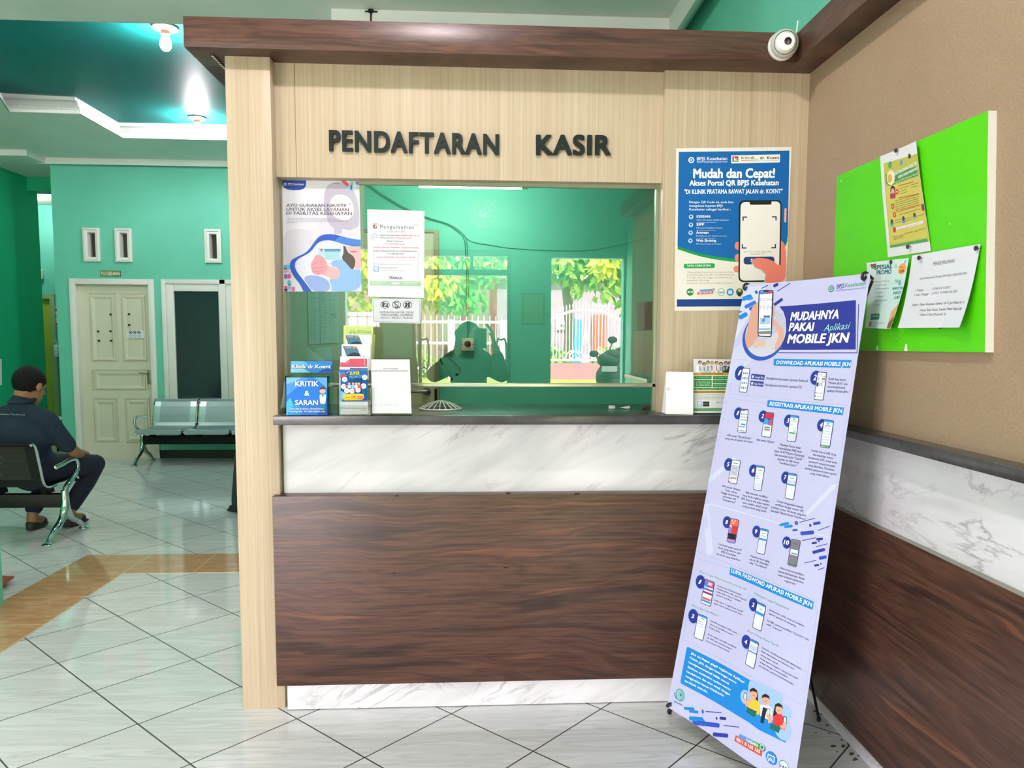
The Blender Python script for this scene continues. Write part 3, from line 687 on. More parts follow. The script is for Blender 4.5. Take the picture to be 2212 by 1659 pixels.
P.soft([(1060, 985), (1120, 1000), (1190, 985), (1140, 1015), (1090, 1012)], '#b8606c', 7)
P.poly([(640, 960), (952, 962), (948, 1115), (640, 1110)], '#a9d3e0', 7).rect(725, 968, 945, 990, '#4c7c9d', 8).rect(728, 996, 940, 1006, '#6f96b0', 8); P.poly([(660, 965), (715, 962), (690, 1010)], '#b5687c', 8)
for k in range(4): P.line([(740, 1030 + k * 20), (925, 1034 + k * 20)], 6, '#8fb9c9', 8)
P.soft([(700, 1150), (780, 1190), (900, 1220), (945, 1270), (930, 1350), (880, 1380), (780, 1340), (660, 1300)], '#dcaeb4', 8)
P.soft([(630, 1040), (680, 1050), (760, 1130), (775, 1220), (740, 1290), (650, 1320), (580, 1300), (550, 1240), (545, 1150), (580, 1110), (600, 1060)], '#d697a2', 9)
for a in ([(560, 1175), (640, 1150), (700, 1130)], [(556, 1225), (640, 1215), (720, 1215)], [(575, 1270), (640, 1265), (710, 1255)]): P.line(a, 6, '#b87482', 10)
cu = lambda q: [(q[0][0], q[0][1])] + [r for a, b in zip(q, q[1:]) for r in ((a[0] * .75 + b[0] * .25, a[1] * .75 + b[1] * .25), (a[0] * .25 + b[0] * .75, a[1] * .25 + b[1] * .75))] + [q[-1]]
swo, swi = cu(cu(swo)), cu(cu(swi))
P.poly(swo + swi, '#2e58b8', 8).poly([(1230, 845), (1130, 838), (1000, 810), (940, 796), (860, 860), (980, 905), (1110, 930), (1230, 935)], '#4a80cf', 9)
P.line(swi, 9, '#eef0f8', 9)
for x, y, c_ in ((178, 1178, '#7a9fd0'), (222, 1178, '#52b7cf'), (178, 1225, '#d9aebb'), (185, 1300, '#7d66b5'), (232, 1300, '#d8537f'), (232, 1385, '#4fb7d6'), (190, 1460, '#d8537f'), (190, 1500, '#5870c0'), (290, 1470, '#cf6f9b'), (240, 1440, '#8fb4d8')):
    P.rr([(x, y), (x + 44, y), (x + 44, y + 62), (x, y + 62)], c_, 6, .45 if x % 3 else .1)
P.line([(180, 1262), (205, 1272), (230, 1260), (268, 1285)], 5, '#b24d76', 7)
tag(P.build('window_poster'), 'pale lilac poster with blue wave and hand holding a card, top left of the glass', 'poster')

P = sheet_on([(793.5, 452), (916.8, 455.7), (916, 643.6), (794.8, 640.5)], 'y', FR, ink('#e4e5ec')); P.zoom(580, 380, 6.146)
P.rect(1388, 648, 1440, 672, '#c43c43', 1).poly([(1388, 672), (1440, 672), (1440, 700), (1388, 700)], '#4a8c58', 1).poly([(1410, 672), (1440, 645), (1425, 690)], '#f0f0f0', 2)
for x in (1392, 1415, 1438): P.circ(x, 637, 6, '#2c2c30', 2)
for x in (1938, 1960, 1982): P.circ(x, 655, 5, '#2c2c30', 2)
P.text("'Pengumuman", (1462, 700), (1928, 706), 52, '#1d1d22', 2, .0, space=1.25).text('KLINIK DR. KOENT', (1572, 752), (1824, 752), 22, '#77777f', 2)
P.poly([(1345, 800), (1400, 770), (1430, 755), (1455, 820), (1400, 825), (1350, 830)], '#cfcfe0', 1).line([(1350, 800), (1420, 760), (1452, 818), (1352, 828)], 4, '#8c8cb0', 2).line([(1375, 828), (1385, 855), (1400, 850)], 4, '#8c8cb0', 2)
G, RD = '#55545c', '#c9565c'
for txt, x0, x1, y, c_ in (('DIBERITAHUKAN BAGI PESERTA', 1475, 1862, 803, G), ('BPJS AKTIF', 1872, 2004, 806, RD), ('DENGAN', 1482, 1590, 836, G), ('FASKES KLINIK DR.KOENT', 1596, 1908, 838, RD), ('MULAI TANGGAL', 1570, 1786, 880, G), ('"01 JANUARI 2026"', 1560, 1806, 917, RD), ('WAJIB MENGISI SKRINING KESEHATAN BPJS', 1398, 1996, 966, RD), ('SEBELUM MENDAPATKAN PELAYANAN KESEHATAN', 1402, 1972, 1012, G), ('DI KLINIK DR.KOENT', 1580, 1800, 1047, G), ('(HANYA DILAKUKAN 1 KALI DALAM 1 TAHUN)', 1434, 1946, 1094, RD)):
    P.text(txt, (x0, y - 4), (x1, y), 19, c_, 2, .015)
P.text('SKRINING BPJS KESEHATAN DAPAT DILAKUKAN MELALUI :', (1398, 1176), (1900, 1186), 11, G, 2).text('APLIKASI MOBILE JKN', (1480, 1230), (1714, 1233), 17, G, 2).text('http://webskrining.bpjs-kesehatan.go.id', (1480, 1258), (1794, 1266), 10, G, 2).text('_TERIMAKASIH_', (1580, 1372), (1794, 1376), 36, '#26262b', 2, .02)
P.line([(1390, 905), (1390, 1268)], 3, '#6a6a74', 1).line([(1987, 1010), (1984, 1372)], 3, '#6a6a74', 1)
P.rr([(1400, 1202), (1466, 1202), (1466, 1272), (1400, 1272)], '#5b9bd0', 1, .2).rr([(1408, 1210), (1458, 1210), (1458, 1264), (1408, 1264)], '#dfeaf5', 2, .2).line([(1412, 1256), (1440, 1226), (1456, 1256)], 6, '#4a86c4', 3)
P.poly([(1345, 1392), (2028, 1402), (2026, 1468), (1345, 1454)], '#a9c8a6', 1).text('0821-3421-1170', (1412, 1418), (1556, 1420), 13, '#eef6ee', 2).text('WhatsApp only', (1412, 1438), (1510, 1440), 9, '#eef6ee', 2).rr([(1635, 1414), (1740, 1416), (1740, 1440), (1635, 1438)], '#f0f5f0', 2, .5).text('ALUR PASIEN', (1650, 1431), (1728, 1432), 9, '#4b6f4f', 3).para(['Jl. Purwosari No. 02, Lumajang', 'untuk pendaftaran online'], (1770, 1420), (0, 20), 10, '#eef6ee', .01, 7)
P.line([(1378, 1408), (1384, 1422), (1396, 1428)], 7, '#eef6ee', 2)
tag(P.build('window_notice'), 'white Pengumuman notice with red and grey lines taped to the glass', 'notice')

P = sheet_on([(804.3, 644.9), (909.5, 645.7), (908, 699), (805.5, 696.4)], 'y', FR, ink('#d7d9e2')); P.zoom(580, 630, 5.721)
P.rr([(1292, 100), (1872, 104), (1866, 382), (1298, 370)], '#9a9ca8', 1, .06).rr([(1297, 104), (1867, 108), (1861, 378), (1303, 366)], '#d7d9e2', 2, .06)
K = '#3c3838'
for i, x in enumerate((1436, 1577, 1713)):
    P.circ(x, 164, 56, K, 3, 28, ry=48, r0=48)
    if i == 0: P.rr([(1402, 145), (1470, 145), (1470, 190), (1402, 190)], K, 4, .15).circ(1440, 167, 17, '#d7d9e2', 5).rect(1408, 134, 1430, 146, K, 4)
    elif i == 1: P.rr([(1556, 128), (1598, 128), (1598, 200), (1556, 200)], K, 4, .15).rect(1562, 136, 1592, 186, '#d7d9e2', 5)
    else: P.circ(1697, 150, 15, K, 4).circ(1730, 150, 15, K, 4).rr([(1682, 165), (1744, 165), (1744, 196), (1682, 196)], K, 4, .2).circ(1713, 180, 9, '#d7d9e2', 5)
    P.line([(x - 38, 130), (x + 38, 198)] if i != 2 else [(x - 38, 200), (x + 38, 128)], 9, K, 6)
P.text('DIMOHON UNTUK TIDAK', (1374, 267), (1796, 271), 24, '#454249', 4, .01).text('MENGAMBIL GAMBAR', (1390, 300), (1784, 304), 24, '#454249', 4, .01).text('FOTO / VIDEO / AUDIO', (1385, 334), (1784, 336), 24, '#454249', 4, .01)
tag(P.build('window_sign'), 'small laminated no-camera sign below the white notice on the glass', 'sign')

# blue poster on the beige side panel
P = sheet_on([(1460.5, 320.5), (1710, 317.4), (1695.8, 669.5), (1457, 671.3)], 'y', .0343, ink('#e9e3da')); P.zoom(1420, 300, 4.147)
BL_ = '#0a63ac'
def arc(pts): return pts
curve = [(1180, 905), (1150, 940), (1070, 1010), (950, 1065), (800, 1085), (660, 1082), (500, 1060), (380, 1035), (280, 1005), (180, 970)]
P.poly([(192, 118), (1182, 106), (1165, 925)] + [(u, v + 26) for u, v in curve[1:]] + [(181, 1000)], '#1a9a4b', 1)
P.poly([(192, 118), (1182, 106), (1168, 880)] + curve[1:], BL_, 2)
P.poly([(175, 1440), (1160, 1434), (1158, 1500), (175, 1504)], '#123f86', 1)
P.circ(302, 193, 27, '#ffffff', 3, 8).circ(302, 193, 17, BL_, 4, r0=8)
P.text('BPJS Kesehatan', (352, 195), (622, 192), 30, '#f4f4f6', 3, .01).text('Badan Penyelenggara Jaminan Sosial', (354, 215), (622, 213), 13, '#e2e8f2', 3, .015)
P.poly([(658, 150), (1097, 141), (1095, 214), (658, 224)], '#f1efe9', 3).poly([(668, 160), (722, 158), (722, 180), (668, 206)], '#bd3844', 4).poly([(668, 206), (722, 180), (722, 208), (668, 210)], '#4c9a4f', 4).text('k', (684, 200), (712, 198), 30, '#ffffff', 5, .03)
P.text('Klinik', (750, 185), (872, 181), 24, '#6c6f3f', 4, .015).text('dr. Koent', (916, 187), (1088, 184), 27, '#24211f', 4, .02).line([(745, 196), (878, 193)], 4, '#c8563f', 4).line([(880, 205), (888, 180), (894, 206), (902, 190), (908, 200), (1085, 196)], 2.5, '#7c8890', 4).text('PRATAMA RAWAT JALAN', (752, 207), (870, 205), 7, '#a37762', 4)
P.text('Mudah dan Cepat!', (322, 356), (1046, 352), 84, '#ffffff', 3, .036).text('Akses Portal QR BPJS Kesehatan', (286, 426), (1082, 421), 48, '#ffffff', 3, .03).text('"DI KLINIK PRATAMA RAWAT JALAN dr. KOENT"', (242, 501), (1118, 495), 40, '#ffffff', 3, .02)
P.para(['Dengan QR Code ini, anda bisa', 'mengakses layanan BPJS', 'Kesehatan sebagai berikut :'], (284, 584), (0, 33), 20, '#f4f6fa', .0, 13.6, .008, 3)
for i, (a, b, n) in enumerate((('KESSAN', 'Kesan dan pesan setelah pelayanan', 118), ('SIPP', 'Informasi Pengaduan Peserta', 68), ('Antrean', 'Pendaftaran dan check-in antrean', 108), ('Web Skrining', 'Skrining riwayat kesehatan', 178))):
    y = 715 + i * 71.5; x = 350 - i * 2
    P.text(a, (x, y), (x + n, y), 22, '#f4f6fa', 3, .02).text(b, (x, y + 25), (x + len(b) * 8.6, y + 26), 11, '#dfe8f4', 3)
    if i < 3: P.line([(x, y + 42), (x + 172, y + 43)], 2, '#c9d6ea', 3)
    P.circ(300 - i * 2, y - 8, 19, '#cfdcef', 3, 12 if i else 20).circ(300 - i * 2, y - 10, 10, BL_, 4)
    P.rect(286 - i * 2, y + 2, 314 - i * 2, y + 9, '#cfdcef', 4)
P.rr([(235, 1126), (512, 1122), (512, 1164), (235, 1167)], '#1f9e4f', 3, .5).text('TATA CARA SCAN', (262, 1153), (472, 1150), 18, '#ffffff', 4, .02)
P.para(['1 Buka aplikasi kamera di smartphone Anda', '2 Arahkan kamera ke QR Code BPJS Kesehatan', '3 Tunggu sebentar hingga smartphone Anda', '   mengenali QR Code', '4 Masuk ke portal QR Code BPJS Kesehatan'], (262, 1207), (0, 24), 12, '#8d8a86', -.004, 10.1)
SK = '#ef8272'
P.rr([(690, 930), (760, 930), (760, 1003), (690, 1003)], SK, 3, .5).rr([(690, 1040), (760, 1040), (760, 1108), (690, 1108)], SK, 3, .5).rr([(680, 1145), (760, 1145), (760, 1205), (680, 1200)], SK, 3, .5)
P.soft([(1085, 900), (1155, 960), (1153, 1285), (1000, 1300), (960, 1290), (975, 1220), (1080, 1140)], SK, 3)
P.rr([(727, 560), (1112, 555), (1100, 1285), (722, 1290)], '#17181b', 4, .14, 8).rr([(742, 575), (1100, 568), (1087, 1270), (735, 1276)], '#efeae6', 5, .13, 8).rr([(822, 560), (1020, 556), (1020, 598), (822, 600)], '#17181b', 6, .45)
P.rr([(1138, 630), (1156, 630), (1152, 760), (1134, 755)], '#f0a98a', 4, .4)
for a, b, du, dv in ((758, 705, 1, 1), (1066, 703, -1, 1), (752, 992, 1, -1), (1060, 990, -1, -1)):
    P.poly([(a, b), (a + 42 * du, b), (a + 42 * du, b + 11 * dv), (a + 11 * du, b + 11 * dv), (a + 11 * du, b + 38 * dv), (a, b + 38 * dv)], '#22306e', 6)
P.text('QR Code ini identik pada Fasilitas', (766, 1026), (1022, 1024), 12, '#8d8a86', 6).text('Kesehatan disini', (838, 1045), (966, 1043), 12, '#8d8a86', 6)
P.rr([(768, 1066), (1047, 1062), (1046, 1128), (768, 1133)], '#153f7c', 6, .48).text('S', (832, 1108), (854, 1108), 26, '#ffffff', 7, .02)
P.soft([(842, 1100), (870, 1078), (905, 1075), (980, 1080), (1050, 1110), (1085, 1148), (1150, 1100), (1150, 1288), (1000, 1300), (958, 1290), (970, 1220), (930, 1180), (870, 1155), (845, 1130)], SK, 8).line([(842, 1120), (870, 1158), (930, 1184), (968, 1222), (956, 1290)], 9, '#c3c9c6', 9)
for x, c_ in ((292, '#1c8c4c'), (568, '#e9f0ee'), (649, '#2f8fd2'), (733, '#2f7a4a')): P.circ(x, 1376, 32, c_, 3)
P.text('ATI', (268, 1384), (316, 1384), 18, '#ffffff', 4, .03).circ(568, 1376, 32, '#4aa28a', 4, r0=27).text('165', (548, 1388), (590, 1388), 18, '#2b4a78', 4, .02).rr([(632, 1360), (666, 1360), (666, 1392), (632, 1392)], '#cfe6f6', 4, .2).circ(733, 1362, 13, '#e2b59a', 4).circ(733, 1396, 18, '#2a2c2a', 4)
P.poly([(362, 1376), (500, 1368), (492, 1392), (352, 1397)], '#e0605a', 3).poly([(380, 1355), (500, 1350), (495, 1366), (372, 1372)], '#5aa0d8', 3).text('0811 8 165 165', (372, 1391), (484, 1386), 13, '#ffffff', 4, .02).circ(500, 1354, 13, '#9db6c8', 4)
tag(P.build('wall_poster'), 'blue clinic poster with a hand and phone on the beige side panel', 'poster')

# ================================================================== things on the counter
CT = 1.1272
def front(u, v, y): return at(u, v, 'y', y)
# suggestion box
yf = -.082
a, b = front(618, 897.5, yf), front(707.3, 813.5, yf); x0, x1, z1 = a.x, b.x, b.z; yb = .028
t = thing('suggestion_box', 'clear acrylic suggestion box with blue KRITIK & SARAN front', 'box', ((x0 + x1) / 2, -.03, CT))
mb = MB(); k = .003
mb.box(x0, x1, yf, yf + k, CT, z1).box(x0, x1, yb - k, yb, CT, z1).box(x0, x0 + k, yf, yb, CT, z1).box(x1 - k, x1, yf, yb, CT, z1).box(x0, x1, yf, yb, CT, CT + k).box(x0, x1, yf, -.04, z1, z1 + k).box(x0, x1, -.02, yb, z1, z1 + k)
mb.build('acrylic_case', ACRYL, t)
px = [(618.6, 815.5), (706.6, 815.5), (707.2, 896.6), (618.6, 896.6)]
P = Sheet([front(u, v, yf - .0008) for u, v in px], px, ink('#1f74d6'), thick=.0005); P.zoom(580, 630, 5.721)
P.poly([(217, 1060), (420, 1060), (320, 1110), (217, 1150)], '#7fb2ea', 1).poly([(217, 1150), (320, 1110), (420, 1060), (500, 1060), (300, 1230), (217, 1290)], '#4a90e2', 1).poly([(560, 1060), (730, 1060), (730, 1200), (650, 1130)], '#5b9fe8', 1)
P.poly([(217, 1370), (270, 1310), (300, 1380), (330, 1460), (280, 1528), (217, 1528)], '#4cb3e6', 1).poly([(600, 1528), (730, 1300), (730, 1528)], '#0f4fb4', 1).poly([(240, 1480), (360, 1360), (420, 1500), (380, 1528), (240, 1528)], '#2f95e2', 2)
for tx, u0, u1, v, h in (('KRITIK', 333, 618, 1168, 62), ('&', 446, 503, 1283, 58), ('SARAN', 330, 612, 1400, 62)):
    P.text(tx, (u0 + 5, v + 5), (u1 + 5, v + 5), h, '#0d3f97', 3, .045).text(tx, (u0, v), (u1, v), h, '#f7f9fd', 4, .02)
for i, (tx, u0, u1) in enumerate((('Jika ada Keluhan, Kritik/Saran', 272, 682), ('Hubungi No. Wa 082134211170', 258, 692))):
    P.text(tx, (u0, 1458 + i * 34), (u1, 1458 + i * 34), 19, '#0b2450', 3, .06).text(tx, (u0, 1456 + i * 34), (u1, 1456 + i * 34), 19, '#f2f5fb', 4, .015)
P.rr([(650, 1375), (702, 1375), (700, 1465), (652, 1465)], '#147f8a', 3, .1).rect(673, 1400, 678, 1465, '#0f5fae', 4).rr([(655, 1455), (672, 1455), (672, 1472), (655, 1472)], '#143a4e', 4).rr([(682, 1455), (700, 1455), (700, 1472), (682, 1472)], '#143a4e', 4)
P.rr([(630, 1268), (712, 1268), (704, 1385), (640, 1385)], '#f3f5f8', 4, .3).poly([(660, 1262), (684, 1262), (680, 1300), (664, 1300)], '#2b7fc2', 5).line([(634, 1320), (672, 1338), (708, 1318)], 5, '#cdd6e2', 6).line([(671, 1300), (671, 1380)], 3, '#cdd6e2', 5)
P.circ(669, 1222, 37, '#f0b9a0', 5).poly([(630, 1225), (632, 1195), (650, 1178), (680, 1172), (704, 1188), (710, 1225), (700, 1205), (660, 1206), (640, 1210)], '#6d2d2a', 6).circ(656, 1226, 4, '#3a2a2a', 6).circ(682, 1226, 4, '#3a2a2a', 6).line([(658, 1242), (668, 1247), (680, 1242)], 4, '#b8544c', 6)
P.build('front_sheet', t)
px = [(628, 780.3), (718, 780.3), (718, 804.8), (628, 804.8)]
P = Sheet([front(u, v, yb - .004) for u, v in px], px, ink('#2f8be0')); P.zoom(580, 630, 5.721)
P.poly([(275, 860), (430, 860), (500, 900), (380, 1000), (275, 1000)], '#5fb2ee', 1).poly([(600, 1000), (790, 900), (790, 1000)], '#1659b8', 1).poly([(275, 960), (400, 930), (520, 1000), (275, 1000)], '#8ccbe9', 2)
P.text('Klinik dr.Koent', (296, 951), (776, 951), 46, '#123a76', 3, .06).text('Klinik dr.Koent', (292, 947), (771, 947), 46, '#fafbfd', 4, .025)
P.build('header_sign', t)
mb = MB(); A = front(628, 780.3, yb - .003); B = front(718, 806, yb - .003); mb.box(A.x, B.x, yb - .0034, yb, B.z - .01, A.z + .001).build('header_backing', ACRYL, t)

# curled white sheets squeezed behind the box at the pillar
mb = MB()
for j in range(3):
    pts = []
    for i in range(7):
        s = i / 6; p = front(613.5 - 8 * s * s + j * 1.3, 826 + s * 56, .02 + j * .004); pts.append(p)
    for p, q in zip(pts, pts[1:]): mb.face([p, p + Vector((.028, .05, 0)), q + Vector((.028, .05, 0)), q]); 
o = mb.build('paper_sheet', PAPER); sm = o.modifiers.new('thickness', 'SOLIDIFY'); sm.thickness = .0008
tag(o, 'curled white sheets squeezed between pillar and suggestion box', 'paper')
# folded paper leaning behind the header
P = [front(663, 750, .2), front(652.5, 780, .19), front(652, 800, .19), front(705, 800, .17), front(704, 779, .17)]
o = MB().face(P).build('folded_paper', ink('#dedcd5')); o.modifiers.new('thickness', 'SOLIDIFY').thickness = .001
tag(o, 'grey-white folded card standing slanted behind the suggestion box', 'paper')
P = [at(u, v, 'x', .160) for u, v in ((679, 752), (712, 749.5), (716, 765), (715, 806), (678, 806), (679, 758))]
o = MB().face(P).build('folded_paper', ink('#cddbd5')); o.modifiers.new('thickness', 'SOLIDIFY').thickness = .001
tag(o, 'pale green sheet with torn edge stuck low on the booth side wall', 'paper')

# leaflet holder with its leaflets, front to back
def upright(px, y0, lean, name, paper, draw, label, cat, group, zb=None):
    """a leaflet standing at depth y0 and leaning back by lean metres"""
    c = [front(*px[0], y0 + lean), front(*px[1], y0 + lean), front(*px[2], y0), front(*px[3], y0)]
    P = Sheet(c, px, paper, thick=.001); P.zoom(580, 630, 5.721); draw(P)
    return tag(P.build(name), label, cat, group)
def d_promo(P):
    P.poly([(878, 965), (1010, 965), (985, 990), (960, 1010), (1225, 965), (1225, 1360), (890, 1360), (890, 1050)], '#176ab0', 1).poly([(1010, 940), (1225, 945), (1225, 1360), (890, 1360), (890, 1045), (960, 1015), (995, 985)], '#1a6db5', 1)
    P.line([(880, 962), (1222, 966)], 5, '#c24a56', 2).line([(1010, 950), (1222, 953)], 5, '#1f5fa0', 2).text('Klinik', (905, 1015), (945, 1013), 14, '#b9b9bd', 2)
    P.rr([(885, 1032), (965, 1026), (965, 1048), (885, 1056)], '#d23a55', 2, .2)
    P.text('SUPER', (1006, 1030), (1132, 1026), 42, '#23324f', 3, .07).text('SUPER', (1008, 1027), (1130, 1023), 40, '#ffd21f', 4, .02).text('PROMO!!', (998, 1076), (1158, 1066), 38, '#123c6d', 3, .07).text('PROMO!!', (1000, 1073), (1156, 1063), 36, '#55b4ef', 4, .02)
    for x, y, r in ((942, 1083, 32), (1190, 1057, 33), (930, 1170, 33), (1175, 1165, 33), (968, 1222, 32), (1033, 1226, 32), (1108, 1212, 32)): P.circ(x, y, r, '#f1f2f6', 3).line([(x - 16, y - 6), (x + 16, y - 7)], 6, '#98a0b2', 4).text('10%', (x - 13, y + 14), (x + 13, y + 13), 12, '#c54a5a', 4, .02)
    for x, y in ((965, 1165), (1068, 1218), (1142, 1172)): P.circ(x, y, 15, '#e04a52', 4)
    for i, (x, c_) in enumerate(((1000, '#a9d2ea'), (1048, '#8cbfe4'), (1085, '#e9eef4'), (1118, '#d95f55'))):
        P.rr([(x - 22, 1150), (x + 22, 1150), (x + 20, 1192), (x - 20, 1192)], c_, 4, .3).circ(x, 1134, 15, '#d9a58c', 5).circ(x, 1128, 15, '#4a3540', 4).circ(x, 1137, 12, '#e0b09a', 6)
    P.poly([(885, 1215), (960, 1260), (900, 1360), (890, 1360)], '#7cc4ee', 2).rr([(925, 1262), (1180, 1258), (1180, 1334), (920, 1340)], '#f3c22f', 5, .45).text('10%', (1030, 1318), (1082, 1316), 34, '#7a4b16', 6, .02).rr([(1102, 1290), (1170, 1288), (1170, 1322), (1102, 1325)], '#d9503f', 6, .3).line([(940, 1308), (1010, 1304)], 6, '#b07d20', 6).text('GRATIS', (1110, 1314), (1164, 1312), 16, '#ffe9b8', 7)
    for k in range(5): P.line([(905, 1376 + k * 27), (1205, 1378 + k * 27)], 3, '#a9adb8', 2)
    P.line([(890, 1440), (1215, 1441)], 6, '#3b5a90', 3).text('dr. Koent', (1140, 1472), (1214, 1471), 18, '#2e2d33', 3)
upright([(733.5, 792.5), (794, 793.4), (794.6, 894), (733.3, 894.8)], -.078, .004, 'leaflet', ink('#e4e6ea'), d_promo, 'SUPER PROMO leaflet with blue and yellow print, front of the holder', 'leaflet', 'leaflets in the acrylic holder')
def d_red(P): P.poly([(890, 870), (940, 880), (1010, 828), (1180, 828), (1180, 930), (888, 930)], '#cf4f66', 1).text('klinik', (925, 842), (960, 840), 14, '#b9b6ba', 2).line([(950, 895), (975, 880), (1000, 848)], 3, '#e9d3d8', 2)
upright([(735, 769.6), (785.5, 769.6), (785.8, 812), (735, 812)], -.070, .004, 'leaflet', ink('#e3dfe1'), d_red, 'red and white leaflet right behind the promo leaflet', 'leaflet', 'leaflets in the acrylic holder')
upright([(786.5, 771.5), (796, 771.5), (796.4, 820), (786.8, 820)], -.066, .004, 'leaflet', ink('#e3dfe1'), lambda P: P.poly([(1192, 828), (1219, 828), (1220, 930), (1192, 930)], '#cf4f66', 1), 'narrow edge of a second red leaflet at the right of the first', 'leaflet', 'leaflets in the acrylic holder')
def d_blue(P, dx=0, dy=0):
    q = lambda u, v: (u + dx, v + dy)
    P.poly([q(918, 672), q(1090, 676), q(1150, 822), q(975, 822)], '#4f748c', 1).poly([q(975, 790), q(1010, 760), q(1060, 748), q(1110, 760), q(1140, 795), q(1150, 822), q(978, 822)], '#2c3a46', 2)
    P.circ(*q(958, 690), 14, '#d9673c', 2).circ(*q(985, 690), 11, '#6fb0c8', 2).circ(*q(1010, 690), 12, '#6ea4c0', 2).rr([q(1040, 678), q(1092, 678), q(1092, 702), q(1040, 702)], '#b08c4e', 2, .3)
    for k in range(9): P.line([q(1130 + k * 6, 694 + k * 13), q(1238, 694 + k * 13)], 2, '#c5c8d0', 2)
upright([(738, 743.6), (800, 743.6), (801, 800), (738.5, 800)], -.058, .004, 'leaflet', ink('#dfe1e8'), d_blue, 'white leaflet with slate-blue slanted block, lower of two alike', 'leaflet', 'leaflets in the acrylic holder')
upright([(747, 722.6), (803, 723.5), (803.5, 800), (747.5, 800)], -.046, .004, 'leaflet', ink('#dfe1e8'), lambda P: d_blue(P, 25, -135), 'white leaflet with slate-blue slanted block, upper of two alike', 'leaflet', 'leaflets in the acrylic holder')
def d_yel(P):
    P.poly([(978, 448), (1262, 448), (1262, 452), (982, 452), (982, 520), (978, 520)], '#a9bb6a', 1).circ(1040, 508, 38, '#6fa05a', 1, r0=30).text('a-a', (1012, 512), (1066, 512), 26, '#3f6b3a', 2)
    P.text('SEHAT JIWA', (1095, 488), (1170, 489), 14, '#5a7d42', 2).text('RAGA', (1180, 488), (1270, 489), 14, '#4aa39a', 2).text('KELUARGA', (1095, 510), (1270, 511), 18, '#4f9a5a', 2, .02)
upright([(742, 703), (806.4, 704.3), (806, 800), (742, 800)], -.034, .004, 'leaflet', ink('#c4d184'), d_yel, 'tall yellow-green leaflet at the back of the holder', 'leaflet', 'leaflets in the acrylic holder')
upright([(799, 721), (810.7, 722.6), (806.5, 800), (797, 800)], -.026, .004, 'leaflet', ink('#b9c878'), lambda P: None, 'yellow-green leaflet slipping out at the right behind the tall one', 'leaflet', 'leaflets in the acrylic holder')
a, b = front(731, 898, -.086), front(800, 790, -.086)
mb = MB(); x0, x1 = a.x, b.x
mb.box(x0, x1, -.090, -.087, CT, CT + .055).box(x0, x0 + .003, -.090, -.01, CT, CT + .10).box(x1 - .003, x1, -.090, -.01, CT, CT + .10).box(x0, x1, -.013, -.01, CT, CT + .24).box(x0, x1, -.090, -.01, CT, CT + .003)
tag(mb.build('leaflet_holder', ACRYL), 'clear acrylic holder keeping the stack of leaflets upright', 'holder')

# acrylic stand with a white sheet (its code is left off)
px = [(801.5, 776.5), (885, 776.5), (889, 893), (803.7, 893)]
c = [front(*px[0], -.058), front(*px[1], -.058), front(*px[2], -.080), front(*px[3], -.080)]
t = thing('table_sign', 'white sheet in a slanted acrylic stand to the right of the leaflets', 'sign stand', tuple((c[2] + c[3]) / 2))
P = Sheet(c, px, ink('#d6d8de')); P.zoom(580, 630, 5.721)
P.text('AKUN WHATSAPP', (1418, 957), (1598, 957), 12, '#6f6f76', 2, .02).text('KLINIK PRATAMA RAWAT JALAN dr.KOENT', (1284, 983), (1726, 983), 12, '#62626a', 2, .02).text('No.   021 234 4455 2345', (1302, 1402), (1596, 1402), 10, '#9b9ca3', 2)
P.build('sheet', t)
mb = MB(); n = Vector((0, -.0016, -.0)); e = Vector((.002, 0, 0))
mb.box(c[3].x, c[2].x, -.088, -.02, CT, CT + .003).prism([c[0] + Vector((0, .003, 0)), c[1] + Vector((0, .003, 0)), c[2] + Vector((0, .003, 0)), c[3] + Vector((0, .003, 0))], (0, .002, 0))
mb.build('acrylic_stand', ACRYL, t)

# right end: small white stand and the specialist leaflet stand
px = [(1439.3, 802.7), (1497.5, 804.2), (1497.3, 894), (1438, 893)]
c = [front(*px[0], -.060), front(*px[1], -.060), front(*px[2], -.072), front(*px[3], -.072)]
t = thing('table_sign', 'small blank white stand on the worktop right of the glass', 'sign stand', tuple((c[2] + c[3]) / 2))
P = Sheet(c, px, ink('#f6f6f4'), thick=.002); P.zoom(1400, 380, 3.07); P.text('KUESIONER', (144, 1336), (174, 1337), 5, '#e6b9bd', 2).circ(137, 1413, 15, '#f3dade', 1).circ(130, 1413, 9, '#eec3ca', 2); P.build('face', t)
MB().prism([c[3] + Vector((0, 0, -.003)), c[2] + Vector((0, 0, -.003)), c[2] + Vector((0, .06, -.003)), c[3] + Vector((0, .06, -.003))], (0, 0, .003)).prism([c[0] + Vector((0, .003, 0)), c[1] + Vector((0, .003, 0)), c[2] + Vector((0, .06, 0)), c[3] + Vector((0, .06, 0))], (0, .002, 0)).build('back_rest', mat('white_acrylic', '#f2f2f0', .2), t)
px = [(1497.9, 775.3), (1581, 776.5), (1580, 896), (1498.3, 895.5)]
c = [front(*px[0], -.035), front(*px[1], -.035), front(*px[2], -.05), front(*px[3], -.05)]
c[2].z = c[3].z = CT + .004
t = thing('table_sign', 'specialist clinic sheet with a row of doctors, partly behind the banner', 'sign stand', tuple((c[2] + c[3]) / 2))
P = Sheet(c, px, ink('#dfe0e0')); P.zoom(1480, 580, 5.183)
P.rect(95, 1015, 520, 1175, '#d9dadc', 1)
